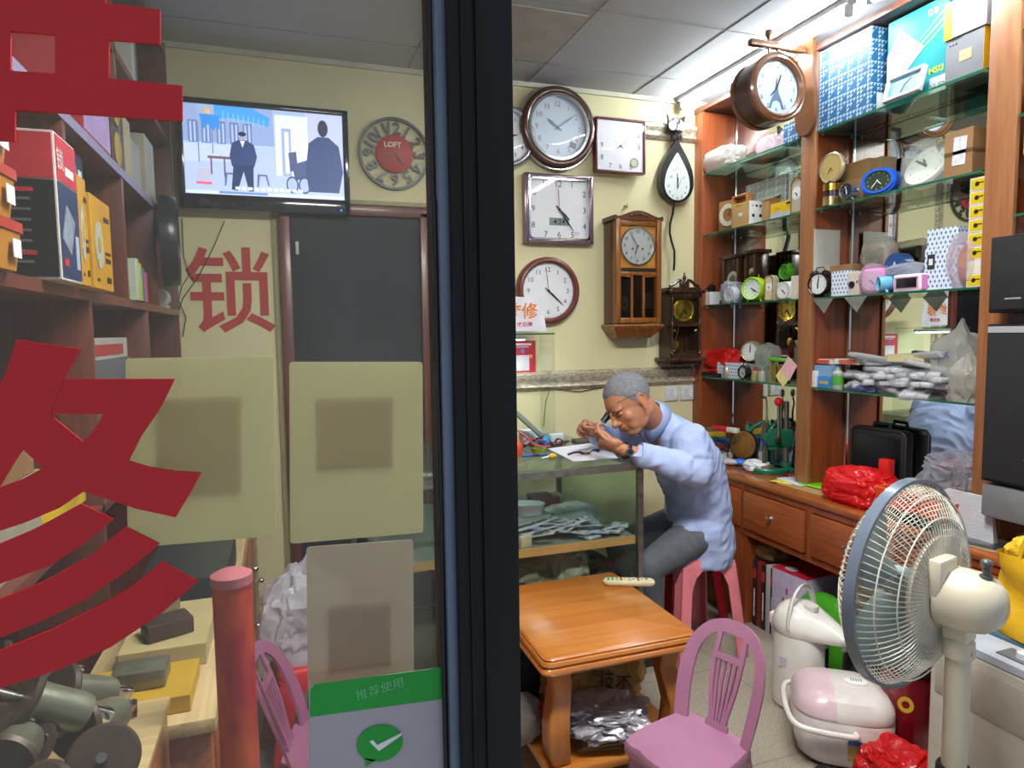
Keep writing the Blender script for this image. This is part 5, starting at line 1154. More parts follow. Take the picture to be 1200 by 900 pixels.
def speaker(lab, y1, w_, H_, zb, mark):
    t = thing('speaker', lab, 'speaker', (2.195, y1-w_/2, zb), RZ); D = .22
    B().box((0, D/2, H_/2), (w_, D, H_), bev=.006).obj('cabinet', mt('111114', .5), t)
    g = B().box((0, -.004, H_/2), (w_-.02, .010, H_-.02), bev=.004).obj('grille', mt('19191c', .8, bump=1, nscale=60), t)
    if mark: tx(t, 'lettering', mark, .0, H_*.1, .012, mt('b9aa90', .4), y=-.0105)
    return t
speaker('tall black speaker cabinet with fine grille at the right edge, upper one', 1.578, .24, .245, 1.535, None)
t = speaker('large black speaker with small gold caption, lower one at the right edge', 1.625, .26, .50, .94, 'SUONO ACOUSTICS') if False else speaker('large black speaker standing below the upper one at the right edge', 1.578, .26, .52, .98, None)
fr(t, 'silver_strip', -.118, .13, .492, .512, mt('b4b6be', .3, .3), y=-.011)
tx(t, 'grey_lettering', 'AODEA', .02, .462, .014, mt('77777c', .5), y=-.0105)
fr(bpy.data.objects['speaker'], 'caption', -.06, -.01, .042, .047, mt('9a9a9c', .4), y=-.0108)
p = tx(t, 'lettering', 'TERRACY', .06, .075, .017, mt('c89080', .4), y=-.0105, off=.01); fr(t, 'silver_line', .01, .13, .092, .0945, M_steel, y=-.0108); 
t = thing('grey_console', 'slanted grey plastic box under the large black speaker', 'box', (2.19, 1.578-.15, .86), RZ); B().box((0, .12, .055), (.30, .22, .11), bev=.008).obj('body', mt('75777a', .5), t); B().box((0, .13, .115), (.27, .18, .01), bev=.002).obj('top_plate', mt('5c5e62', .4), t)
# ================================================================ things on the drawer counter
CZ = .7495
def on(px, py, z=CZ): return fz(px, py, z)
def put(o, label, cat, px, py, rz=0, dz=0, group=None, z=CZ, dx=0, dy=0):
    x, y = on(px, py, z); return tag(o, label, cat, group, loc=(x+dx, y+dy, z+dz), rz=rz)
def tput(name, label, cat, px, py, rz=0, dz=0, z=CZ, group=None, rot=None):
    x, y = on(px, py, z); return thing(name, label, cat, (x, y, z+dz), rz, group, rot)
M_green = mt('1d6a50', .35, var=.15, nscale=20, coat=.3)
# --- green watch press with red ball
t = thing('bench_press', 'green hand press with red ball lever on the counter by the middle pillar', 'press', (2.365, 2.80, CZ), -.25); t.scale = (1.0, 1.0, 1.08)
b = B(); b.lathe([(.085, 0), (.088, .006), (.086, .02), (.078, .026), (0, .026)], n=36, sx=1.1, sy=.85); b.box((.07, 0, .013), (.09, .08, .026), bev=.006); b.obj('base', M_green, t)
b = B(); b.lathe([(.045, .026), (.045, .034), (.038, .036), (0, .036)], c=(-.03, 0, 0), n=28); b.obj('anvil', mt('8c7c60', .4, .4), t)
b = B(); b.cyl((.085, 0, .02), (.085, 0, .34), .013); b.obj('column', M_steel, t); b = B(); b.cyl((.062, .012, .18), (.062, .012, .345), .009); b.cyl((.062, .012, .345), (.062, .012, .352), .005); b.obj('rack_rod', M_steel, t)
b = B(); b.cyl((.085, 0, .015), (.085, 0, .05), .026, .022); b.obj('column_socket', M_green, t)
b = B(); b.box((.05, 0, .165), (.13, .05, .085), bev=.01); b.cyl((-.005, -.03, .165), (-.005, .03, .165), .034, n=28); b.box((.02, 0, .12), (.07, .04, .02), bev=.005); b.obj('head', M_green, t)
b = B(); b.cyl((.02, -.06, .165), (.02, -.02, .165), .014); b.obj('shaft', M_steel, t)
b = B(); b.cyl((.02, -.052, .165), (.015, -.052, .335), .0075); lv = b.obj('lever', M_steel, t); b = B(); b.sph((.015, -.052, .345), .021, n=20); b.obj('lever_ball', mt('d0202c', .2, coat=.6), lv, label='shiny red ball')
b = B()
for z in (.135, .195): b.lathe([(.009, 0), (.007, .012), (0, .014)], c=(.115, 0, z), n=12, axis='Y', T=Matrix.Identity(4))
b.obj('bolts', M_chrome, t)
b = B(); b.cyl((-.03, 0, .04), (-.03, 0, .24), .011); b.obj('ram', mt('6c6a62', .35, .7), t); b = B(); b.tube([(.0, .035, .05), (-.005, .035, .33), (-.01, .035, .355), (-.05, .035, .36)], .0055, n=8); b.obj('guide_rod', M_steel, t)
B().box((-.03, -.012, .15), (.03, .002, .03)).obj('label_plate', mt('2c3c8c', .4), t)
# --- green case-holding clamps
def clamp(px, py, label, rz, h=.2, X=None):
    x, y = on(px, py); 
    if X: y = y*X/x; x = X
    t = thing('bench_clamp', label, 'clamp', (x, y, CZ), rz)
    b = B(); b.box((0, 0, .012), (.09, .05, .024), bev=.005); b.box((.02, 0, h*.5), (.026, .026, h), bev=.004); b.obj('frame', M_green, t)
    b = B(); b.tube([(.03, 0, h*.75), (-.01, 0, h*.95), (-.05, 0, h*1.08), (-.085, 0, h*1.12)], [.012, .013, .011, .008], n=10); b.obj('handle', M_green, t)
    b = B(); b.cyl((.02, 0, h*.8), (.02, 0, h*1.1), .008); b.cyl((-.03, 0, .02), (-.03, 0, h*.6), .007); b.obj('spindle', M_steel, t); B().box((0, 0, h*.55), (.06, .02, .02), bev=.004).obj('jaw', M_green, t); return t
clamp(880, 540, 'green bench clamp with curved handle, between the round wooden dial and the press', PI-.6, .21, 2.44)
clamp(903, 545, 'green bench clamp with raised handle just behind the press', PI-.2, .235, 2.44)
t = thing('hook_tool', 'thin brass hook tool standing up behind the clamps', 'tool', (2.49, 2.86, CZ)); b = B(); b.tube([(0, 0, 0), (0, 0, .30), (.0, -.01, .35), (.0, .0, .375)], [.007, .005, .004, .004]); b.obj('rod', M_br, t); b = B(); b.sph((0, 0, .40), (.014, .01, .022), n=12); b.obj('knob', M_steel, t)
# --- round wooden dial
t = thing('wooden_dial', 'round brown wooden clock dial leaning at the back corner of the counter', 'dial', (2.41, 3.06, CZ+.10), RZ+.35, rot=(-.12, 0, RZ+.35))
b = B(); b.lathe([(.078, 0), (.078, .014), (.07, .018), (0, .018)], n=40, axis='Y'); b.obj('disc', wood('7a5424', '94692e'), t); b = B()
for i in (12, 9, 3, 6, 10, 2): b.text({12: 'XII', 9: 'IX', 3: 'III', 6: 'VI', 10: 'X', 2: 'II'}[i], (.058*math.sin(i*PI/6), -.0195, .058*math.cos(i*PI/6)), .02)
b.obj('numerals', M_ink, t, smooth=False); b = B(); b.ring(.076, .081, 0, -.016, n=40); b.obj('rim', M_ink, t)
# --- white thermostat
t = tput('thermostat', 'white thermostat with grey display propped up on the counter', 'thermostat', 866, 541, rz=RZ+.55, dz=.02); t.rotation_euler = (-.35, .12, RZ+.55)
B().box((0, .022, .055), (.135, .04, .10), bev=.005).obj('housing', mt('c9c9b8', .4), t); B().box((-.004, -.001, .058), (.066, .003, .042), bev=.001).obj('display', mt('585c70', .15), t)
b = B()
for z in (.035, .055, .078): b.box((.05, .0, z), (.008, .004, .008), bev=.001)
for z in (.06, .075): b.box((-.055, 0, z), (.006, .004, .008), bev=.001)
b.obj('buttons', mt('9a9a90', .4), t)
# --- pile of tools at the far end
def blk(name, label, cat, px, py, size, m, rz=0, dz=0, bev=.004, X=None, rot=None):
    x, y = on(px, py)
    if X: y = y*X/x; x = X
    o = B().box((0, 0, size[2]/2), size, bev=bev).obj(name, m); tag(o, label, cat, loc=(x, y, CZ+dz), rz=rz)
    if rot: o.rotation_euler = rot
    return o
blk('storage_box', 'blue tray beneath the yellow box at the far end of the counter', 'tray', 826, 530, (.16, .26, .05), mt('2464a0', .4), X=2.36, dz=.06)
blk('storage_box', 'dark tangled tray of cables under the blue tray', 'tray', 828, 540, (.16, .25, .058), mt('22201f', .7, bump=.6, nscale=20), X=2.36)
blk('storage_box', 'yellow flat tool box on the blue tray', 'box', 826, 525, (.12, .24, .035), mt('c9a632', .45), X=2.37, dz=.112)
blk('grey_tool', 'grey-brown pouch lying on the yellow tool box', 'pouch', 828, 520, (.07, .16, .02), mt('77705c', .7), X=2.37, dz=.148, bev=.008)
t = thing('torch', 'red and white torch lying on top of the tool pile', 'torch', (2.30, 3.10, CZ+.19), .25-PI/2); b = B(); b.box((-.02, 0, 0), (.10, .035, .03), bev=.008); b.obj('red_body', mt('b01c30', .3), t); B().box((.065, 0, 0), (.07, .034, .028), bev=.006).obj('white_end', mt('c9c9c0', .4), t)
t = thing('power_adapter', 'off-white plastic device with slots among cables, far end of the counter', 'device', (2.27, 3.13, CZ), -1.2); B().box((0, 0, .028), (.17, .09, .056), bev=.008).obj('housing', mt('b9b7a8', .45), t); b = B()
for k in range(5): b.box((-.06+k*.03, -.0455, .03), (.014, .003, .03))
b.box((0, 0, .06), (.1, .05, .01)); b.obj('slots', mt('6c6a60', .5), t)
blk('red_tool', 'dark red tool block in the pile beneath the thermostat', 'tool', 838, 528, (.06, .13, .04), mt('6e1420', .4), X=2.30, dz=.058, rz=.4)
for i, pth in enumerate(([(0, 0, .01), (.03, .05, .04), (-.02, .1, .05), (.02, .15, .02), (-.01, .2, .06)], [(0, 0, .03), (-.03, .06, .06), (.03, .09, .03), (.0, .16, .07), (.03, .2, .02)])):
    b = B(); b.tube(pth, .004, n=6); tag(b.obj('cable', M_black), ['black cable looped over the off-white slotted device', 'second black cable among the counter tools, nearer the dial'][i], 'cable', loc=(2.22+.03*i, 2.95, CZ+.055), rz=0)
b = B(); b.sph((0, 0, .02), (.075, .032, .02), n=20); put(b.obj('whetstone', mt('b0b2be', .35)), 'pale grey oval plastic case on the counter near the man\'s back', 'case', 850, 545, rz=-.9)
b = B(); b.sph((0, 0, .02), (.05, .03, .02), n=20); put(b.obj('blue_case', mt('2468cc', .35)), 'bright blue oval case next to the pale grey one', 'case', 868, 546, rz=-.7)
t = tput('gadget_box', 'small red and white card box tilted on white paper by the press', 'box', 887, 541, rz=RZ+.5, dz=.03); B().box((0, .01, .02), (.10, .02, .035), bev=.001).obj('body', mt('b8243a', .4), t, smooth=False); fr(t, 'dark_window', -.03, .035, .01, .028, M_ink)
put(crumple('crumpled_paper', mt('dcdee2', .6, bump=.3), (.10, .12, .055), 41, .3), 'crumpled white tissue in front of the press', 'tissue', 882, 552, dx=.02)
put(crumple('crumpled_paper', mt('d4dae4', .6, bump=.3), (.06, .08, .09), 42, .3), 'crumpled white tissue under the thermostat, behind the red box', 'tissue', 891, 540, dx=.05)
x, y = 2.50, 2.98
t = B().box((0, 0, .11), (.25, .003, .22), ry=.08).obj('plastic_folder', film('a8c4e0', .75)); tag(t, 'milky plastic folder with blue tint leaning on the mirror', 'folder', loc=(2.478, 2.90, CZ), rot=(-.1, 0, RZ))
blk('yellow_bottle', 'small white bottle with yellow cap behind the press', 'bottle', 893, 530, (.03, .03, .07), mt('d8d8d0', .4), X=2.46); blk('yellow_disc', 'yellow plastic disc lying beside the clamps', 'disc', 901, 528, (.04, .04, .02), mt('d8c020', .4), X=2.48, dz=0)
# dark tools to the right of the press
for i, (px, py, s, m, rz, lab) in enumerate(((955, 548, (.16, .05, .018), M_blackp, .3, 'black zipped tool pouch behind the papers'), (940, 546, (.10, .03, .02), mt('3a2a28', .5), -.4, 'dark brown case near the foot of the press'), (968, 553, (.14, .07, .012), mt('b9bcc4', .4), .2, 'thin grey box behind the red bag'))):
    put(B().box((0, 0, s[2]/2), s, bev=.005).obj('tool_case', m), lab, 'case', px, py, rz=rz+PI/2, dx=.03)
b = B(); b.ring(.022, .030, 0, -.012, n=24, T=Matrix.Rotation(-PI/2, 4, 'X')); put(b.obj('tape_roll', mt('a04048', .4)), 'small reddish ring of tape beside the papers', 'tape', 930, 559, dz=.0)
# papers
blk('kraft_folder', 'brown kraft folder lowest under the green and white sheets', 'folder', 950, 574, (.12, .30, .006), M_kraft, bev=.001, rot=(0, 0, .05))
blk('paper_sheet', 'white printed sheet on the kraft folder', 'paper', 935, 566, (.11, .18, .003), mt('c4ccd8', .6), dz=.007, bev=.0005, rot=(0, 0, -.12))
blk('green_sheet', 'bright lime green sheet lying on the white sheet', 'paper', 964, 573, (.10, .20, .003), mt('6ecb1c', .5), dz=.0105, bev=.0005, rot=(0, 0, .1))
blk('yellow_folder', 'thin yellow folder edge under the white sheet', 'folder', 920, 566, (.09, .10, .002), mt('d8c84c', .5), dz=.0065, bev=.0003, rot=(0, 0, .3))
blk('paper_sheet', 'small white slip overlapping the green sheet beside the red bag', 'paper', 984, 581, (.07, .10, .002), mt('ccd4da', .6), dz=.014, bev=.0003, rot=(0, 0, .2))
# red bag
o = crumple('plastic_bag', film('f0282c', .93, .25), (.19, .27, .15), 51, .22, sub=5, freq=1.1); tag(o, 'big red plastic bag on the counter in front of the black case', 'plastic bag', loc=(2.285, 2.15, CZ), rz=.1)
# black case
t = thing('equipment_case', 'black padded case standing on end against the mirror', 'case', (2.44, 2.215, CZ), RZ+.12)
B().box((0, .03, .155), (.27, .07, .30), bev=.03, seg=4).obj('body', mt('101012', .6), t); B().box((0, -.006, .155), (.22, .006, .23), bev=.002).obj('front_pocket', mt('0b0b0c', .3), t); b = B(); b.tube([(-.04, .03, .30), (-.035, .03, .322), (.035, .03, .322), (.04, .03, .30)], .008); b.obj('handle', M_black, t); b = B(); b.tube([(-.13, .0, .03), (-.13, .0, .28), (-.11, 0, .30), (.11, 0, .30), (.13, 0, .28), (.13, 0, .03)], .004, n=6); b.obj('zip_seam', mt('2a2a2c', .4), t)
tag(B().box((0, 0, .095), (.035, .05, .19), bev=.002).obj('red_block', mt('d8201c', .4)), 'upright bright red box in front of the black case', 'box', loc=(2.385, fx(1039, 545, 2.385)[0], CZ))
tag(B().box((0, 0, .021), (.24, .32, .042), bev=.003).obj('dark_case', M_blackp), 'flat black case under the orange tray', 'case', loc=(2.32, 1.84, CZ))
# plastic boxes and clutter
t = blk('plastic_tub', 'clear plastic tub behind the red bag', 'tub', 1062, 560, (.11, .17, .075), film('d8dce4', .45), X=2.40, bev=.008)
t = thing('orange_tray', 'orange plastic tray holding beige boxes, behind the fan', 'tray', (2.32, 1.84, CZ+.045)); b = B(); b.box((0, 0, .004), (.22, .30, .008))
for s_ in (-1, 1): b.box((s_*.112, 0, .035), (.006, .32, .07), ry=s_*.12); b.box((0, s_*.155, .035), (.22, .006, .07))
b.obj('body', mt('d84818', .4), t); b = B(); b.tube([(-.117, -.16, .07), (.117, -.16, .07), (.117, .16, .07), (-.117, .16, .07)], .005, closed=True, n=6); b.obj('lip', mt('e05020', .35), t)
for k, (dy, c, lab) in enumerate(((.08, 'b9ae94', 'beige cassette-like box in the orange tray, far side'), (.07, 'cfc8b4', 'beige flat box on top of the cassette-like box'))):
    o = B().box((0, 0, .015), (.12, .10, .03), bev=.006).obj('beige_box', mt(c, .5)); tag(o, lab, 'box', loc=(2.34, 1.86+dy, CZ+.054+k*.031), rz=.15*k)
t = thing('cardboard_box', 'small open brown carton with a clear bag in it, in the orange tray', 'box', (2.35, 1.78, CZ+.054), .15); b = B()
for (c, d) in (((0, -.065, .05), (.16, .003, .10)), ((0, .065, .05), (.16, .003, .10)), ((-.08, 0, .05), (.003, .13, .10)), ((.08, 0, .05), (.003, .13, .10)), ((0, 0, .002), (.16, .13, .004))): b.box(c, d)
b.obj('body', mt('8a5c3c', .7), t)
o = crumple('plastic_bag', film('dfe2ee', .4), (.17, .20, .15), 55, .35, sub=5, freq=1.3); tag(o, 'crinkled clear bag spilling out of the small brown carton', 'plastic bag', loc=(2.38, 1.78, CZ+.11))
o = crumple('plastic_bag', film('dde0e0', .35), (.12, .10, .16), 56, .3, knot=True); tag(o, 'clear bag leaning against the mirror behind the beige boxes', 'plastic bag', loc=(2.45, 1.96, CZ))
t = thing('cassette', 'beige cassette with dark window standing by the near pillar', 'cassette', (2.27, 1.70, CZ+.06), RZ+.1); B().box((0, .01, .045), (.14, .018, .09), bev=.004).obj('shell', mt('b4b09c', .5), t); fr(t, 'dark_window', -.045, .06, .03, .06, M_ink)
o = B(); n_ = 8; g = []
t = thing('paper_bag', 'wrinkled white paper bag propped against the grey box', 'paper bag', (2.235, 1.65, CZ), RZ+.05); b = B(); b.loft([[(-.095+.004*k, 0, z_), (.095-.003*k, .0, z_), (.09-.003*k, .03-.004*k, z_), (-.09+.004*k, .03-.004*k, z_)] for k, z_ in enumerate((0, .04, .08, .12, .16, .165))]); b.obj('bag', mt('c6c8d0', .7, var=.06, nscale=12, bump=.8), t, smooth=False)
blk('remote_control', 'small black remote lying near the speaker', 'remote control', 1155, 618, (.05, .10, .02), M_black, rz=.2, dx=0) if False else put(B().box((0, 0, .01), (.04, .09, .02), bev=.004).obj('black_remote', M_black), 'small black remote beside the white paper bag', 'remote control', 1158, 619, rz=.9)
put(B().box((0, 0, .007), (.03, .12, .014), bev=.004).obj('white_stick', M_white), 'short white plastic strip by the black remote', 'strip', 1148, 624, rz=1.1)
t = put(B().box((0, 0, .008), (.06, .16, .016), bev=.006).obj('white_handset', mt('d0cfc8', .4)), 'off-white handset lying behind the yellow bag', 'handset', 1182, 624, rz=-.2)
t = tput('magazine', 'dark magazine with pale lines on the counter edge beside the yellow bag', 'magazine', 1147, 636, rz=.25); B().box((0, 0, .005), (.15, .19, .010), bev=.001).obj('pages', mt('b4aa90', .7), t, smooth=False); B().box((0, 0, .0108), (.152, .192, .0015)).obj('cover', mt('2e3038', .35, var=.5, nscale=40), t, smooth=False); b = B()
for k in range(4): b.box((-.04+k*.018, .01, .0118), (.004, .12, .0006))
b.obj('cover_lines', mt('a0a0a4', .5), t); B().box((.05, -.05, .0119), (.04, .06, .0006)).obj('cover_picture', mt('a07c4c', .5, var=.5, nscale=60), t)
# ================================================================ floor things on the right
# thermos pot
t = thing('thermos_pot', 'tall white thermos pot with arched carrying handle on the floor', 'thermos', (1.905, 2.06, 0), -1.2); t.scale = (.97,)*3
M_tp = mt('dcdad2', .22, coat=.5)
b = B(); b.lathe([(.095, 0), (.105, .01), (.107, .05), (.105, .30), (.1, .315), (0, .315)], n=44); b.obj('body', M_tp, t)
b = B(); rings = []
for k, (z, r, e) in enumerate(((.31, .104, .10), (.325, .110, .115), (.34, .110, .115), (.37, .104, .09), (.40, .088, .05), (.42, .06, .02), (.428, .02, .0))):
    rings.append([((r+max(0, math.cos(a))**3*e)*math.cos(a), (r*(1-.12*max(0, math.cos(a))**2))*math.sin(a), z-(.02*max(0, math.cos(a))**2 if k > 2 else 0)) for a in [2*PI*j/40 for j in range(40)]])
b.loft(rings); b.obj('lid', M_tp, t)
b = B(); b.cyl((.175, 0, .285), (.175, 0, .32), .012, .014); b.obj('spout', mt('c0b8a8', .3), t)
b = B(); b.tube([(.0, .112*math.cos(k*PI/12)*1.0, .345+.15*math.sin(k*PI/12)) for k in range(13)], [(.011, .005)]*13, n=8); b.obj('carry_handle', M_tp, t)
B().box((.105, 0, .22), (.012, .02, .09), bev=.003).obj('level_window', M_black, t)
b = B(); b.cyl((.04, 0, .408), (.04, 0, .425), .028, n=24); b.obj('push_button', mt('cfccc2', .3), t); B().box((-.11, 0, .33), (.03, .06, .05), bev=.008).obj('hinge', M_tp, t)
B().box((-.02, -.105, .2), (.03, .002, .04)).obj('faded_sticker', mt('c0b8cc', .5), t)
# rice cooker
t = thing('rice_cooker', 'white rice cooker with pale pink lid panel and side handle', 'rice cooker', (1.815, 1.765, 0), -.62)
M_rc = mt('d6d0cb', .22, coat=.5)
def rr4(hx, hy, z, r=.6, n=40): return [(hx*math.copysign(abs(math.cos(2*PI*j/n))**r, math.cos(2*PI*j/n)), hy*math.copysign(abs(math.sin(2*PI*j/n))**r, math.sin(2*PI*j/n)), z) for j in range(n)]
b = B(); b.loft([rr4(.13, .115, .012), rr4(.15, .13, .03), rr4(.16, .138, .08), rr4(.162, .14, .165), rr4(.158, .137, .175)]); b.obj('body', M_rc, t)
b = B(); b.loft([rr4(.160, .139, .176), rr4(.163, .141, .185), rr4(.158, .136, .21), rr4(.14, .12, .238), rr4(.10, .085, .252), rr4(.04, .035, .257)]); b.obj('lid', M_rc, t)
b = B(); b.loft([[(min(x, -.035), y, z_) for x, y, z_ in rr4(a_, c_, z0)] for a_, c_, z0 in ((.1645, .1425, .186), (.1595, .1375, .2105), (.1415, .1215, .239), (.1015, .0865, .2535), (.0415, .0365, .2585))]); b.obj('pink_panel', mt('cdb4ba', .3, coat=.3), t, label='pale pink lid panel')
b = B(); b.lathe([(.038, .254), (.038, .262), (.03, .266), (0, .266)], c=(.045, 0, 0), n=28, sy=.7); vv = b.obj('steam_vent', mt('dcdcd8', .3), t); b = B()
for k in range(5): b.box((.03+k*.008, 0, .2665), (.0025, .02, .001))
b.obj('vent_slots', mt('555555', .5), vv)
b = B(); b.tube([(-.165+0*k, .0, .16) for k in range(1)]+[], .006) if False else None
hpth = smooth_path([(.02, -.142, .150), (.015, -.158, .146), (-.10, -.160, .150), (-.168, -.13, .155), (-.185, 0, .16), (-.168, .13, .155), (-.10, .16, .15), (.015, .158, .146), (.02, .142, .150)]); b.tube(hpth, [(.010, .010)]*len(hpth), n=10); b.obj('carry_handle', M_rc, t)
B().box((.03, -.1395, .085), (.06, .003, .07), bev=.001).obj('label', mt('b39c58', .5, var=.3, nscale=50), t); B().box((.03, -.1415, .115), (.06, .002, .015)).obj('label_header', mt('2c6cb0', .5), t)
for sx_ in (-1, 1):
    for sy_ in (-1, 1): b = B(); b.cyl((sx_*.09, sy_*.08, 0), (sx_*.09, sy_*.08, .016), .012); b.obj('foot', M_black, t)
# black pot, red tin, red bag
t = thing('black_pot', 'dark grey-black rounded pot behind the rice cooker', 'pot', (2.11, 1.905, 0)); t.scale = (.86, .86, .86); b = B(); b.lathe([(.09, 0), (.115, .02), (.125, .12), (.12, .24), (.10, .30), (.05, .325), (0, .33)], n=40); b.obj('body', mt('232324', .45), t); b = B(); b.lathe([(.02, .325), (.012, .34), (.018, .355), (0, .36)], n=20); b.obj('lid_knob', M_black, t)
t = thing('metal_tin', 'dark red round tin with chrome lid behind the fan pole', 'tin', (1.985, 1.375, 0)) if False else thing('metal_tin', 'dark red tin pot with chrome rim behind the fan pole', 'tin', (2.02, 1.46, .0))
t.location = (2.0, 1.66, 0); t.scale = (1, 1, 1.15)
b = B(); b.lathe([(.075, 0), (.082, .02), (.086, .20), (.08, .30), (0, .30)], n=40); b.obj('body', mt('7c1420', .25, .3, coat=.5), t); b = B(); b.lathe([(.084, .30), (.088, .306), (.086, .32), (.08, .335), (.06, .345), (0, .35)], n=40); b.obj('lid', M_chrome, t); b = B(); b.lathe([(.081, .285), (.089, .29), (.089, .30), (.084, .302)], n=40); b.obj('black_collar', M_black, t)
b = B(); b.ring(.012, .024, 0, -.002, n=20); p = b.obj('gold_emblem', mt('c8a83c', .4), t); p.location = (-.068, -.052, .2); p.rotation_euler = (0, 0, -.9)
o = crumple('plastic_bag', film('e02428', .9, .25), (.17, .19, .15), 61, .35, sub=5); tag(o, 'red plastic bag on the floor between the rice cooker and fan pole', 'plastic bag', loc=(1.80, 1.52, 0), rz=.3)
tag(B().box((0, 0, .02), (.14, .10, .04), bev=.006).obj('black_case', M_black), 'small glossy black box beside the rice cooker at the picture bottom', 'box', loc=(1.60, 1.62, 0), rz=.3)
# washing machine
t = thing('washing_machine', 'small beige-grey top-loading washing machine in the corner', 'washing machine', (1.91, 1.055, 0))
M_wm = mt('b3aea2', .4); hz = .64
B().box((0, 0, hz/2), (.47, .54, hz), bev=.012, seg=3).obj('body', M_wm, t)
B().box((.06, 0, hz+.012), (.33, .52, .022), bev=.008).obj('lid', mt('4c6a80', .12, coat=.6, var=.2, nscale=3), t, label='dark blue glossy lid')
b = B(); b.slab([(-.235, -.26), (-.235, .265), (-.12, .265), (-.12, -.26)], hz-.002, hz+.018); b.obj('panel_deck', mt('a8b0bc', .35), t)
p = B().box((-.178, -.06, hz+.020), (.06, .34, .004), bev=.001).obj('control_panel', mt('5b6068', .35), t)
for y in (.06, .0, -.06): b = B(); b.lathe([(.018, 0), (.016, .014), (0, .015)], c=(-.178, y, hz+.022), n=24); b.obj('dial_knob', mt('bfc4c8', .3), t)
B().box((-.178, -.14, hz+.023), (.03, .05, .002)).obj('display', mt('8a8a84', .3), t); B().box((-.236, 0, hz-.09), (.003, .50, .12), bev=.001).obj('front_band', mt('a9a396', .4), t)
# yellow bag
t = thing('tote_bag', 'bright yellow fabric bag with looped handles on the washing machine', 'bag', (1.915, 1.115, hz+.024), .1); My = mt('d6a60c', .7, bump=.3, var=.1, nscale=5)
b = B(); rings = []
for k in range(9):
    z = .225*k/8; rings.append([(x*(.10+.012*math.sin(k*1.1+j*.4)), y*(.155+.008*math.sin(k*.9+j)), z) for j, (x, y, _) in enumerate(rr4(1, 1, 0, .45, 36))])
b.loft(rings, caps=False); b.add([(p[0]*.97, p[1]*.97, .004) for p in rings[0]], [tuple(range(36))]); b.obj('body', My, t)
for x in (-.095, .095): b = B(); b.tube([(x, .085*math.cos(k*PI/12), .215+.11*math.sin(k*PI/12)) for k in range(13)], [(.012, .003)]*13, n=8); b.obj('handle', My, t)
o = crumple('stuffing', mt('d8ae1c', .7, bump=.3), (.17, .27, .12), 63, .2, parent=t); o.location = (0, 0, .15); o['label'] = 'crumpled yellow cloth inside'
# under the counter
def kn(o, lab, cat, loc, rz=0, rot=None): return tag(o, lab, cat, loc=loc, rz=rz, rot=rot)
for k, (c, tl) in enumerate((('2a1e20', 1), ('7c2420', 0), ('1c1c20', 1), ('b8b0b0', 0), ('24262c', 1))):
    t = thing('book', ['thick dark book nearest the man under the counter', 'red-brown book second from the counter leg', 'black book in the middle of the row under the counter', 'thin pale book in the row under the counter', 'dark book at the box end of the row under the counter'][k], 'book', (2.20, 2.70-.032*k, .0), RZ); B().box((0, .08, .17), (.028, .16, .34-.012*(k % 3)), bev=.002).obj('block', mt(c, .5), t)
    if tl: B().box((0, -.001, .12), (.008, .001, .14)).obj('spine_print', mt('cfc8c8', .6, var=.5, nscale=80), t); B().box((0, -.001, .27), (.02, .001, .05)).obj('spine_panel', mt('b03a30', .5), t)
kn(crumple('paper_bag', mt('7a6034', .6), (.12, .13, .09), 64, .3), 'crushed brown bag lying on top of the books', 'bag', (2.28, 2.66, .34))
t = thing('appliance_box', 'white and red picture box standing under the counter behind the thermos', 'box', (2.18, 2.44, 0), RZ+.1); B().box((0, .12, .18), (.20, .24, .36), bev=.002).obj('body', mt('b9aecb', .5, var=.15, nscale=20), t); B().box((0, .12, .361), (.202, .242, .003)).obj('red_lid', mt('c02038', .4), t); b = B(); b.lathe([(.025, 0), (.025, .001), (0, .001)], c=(-.03, .05, .363), n=20, sx=1.3); b.obj('white_oval', M_paper, t)
b = B(); 
for q in range(4): b.box((-.03+.02*(q % 2), -.001, .12+.05*q), (.012, .001, .03))
b.obj('front_print', mt('b04a5c', .5), t)
t = thing('crate', 'dark slatted box at the back of the knee opening', 'crate', (2.40, 2.12, 0), RZ); B().box((0, .04, .25), (.56, .08, .50), bev=.004).obj('body', mt('2c2826', .6), t); b = B()
for k in range(5): b.box((0, -.002, .25+k*.045), (.46, .004, .02))
b.obj('slats', mt('383431', .6), t)
o = crumple('fabric_bag', mt('46a81c', .6, bump=.2), (.10, .30, .33), 66, .12, sub=4); kn(o, 'bright green bag standing under the counter behind the thermos', 'bag', (2.20, 2.22, 0), .05)
kn(crumple('paper_bag', mt('8a5a2c', .6), (.16, .18, .17), 67, .3), 'brown paper bag beside the green bag, behind the fan', 'bag', (2.34, 1.76, 0))
kn(B().box((0, 0, .13), (.12, .14, .26), bev=.01).obj('blue_box', mt('232c74', .5)), 'dark blue box beside the brown bag under the counter', 'box', (2.36, 1.95, 0))

# ================================================================ standing fan
az = math.radians(-14); C0 = Vector((1.305, 1.095, .925))
t = thing('standing_fan', 'cream standing fan with round wire cage seen from behind, motor towards the viewer', 'fan', (C0.x, C0.y, 0), -az)
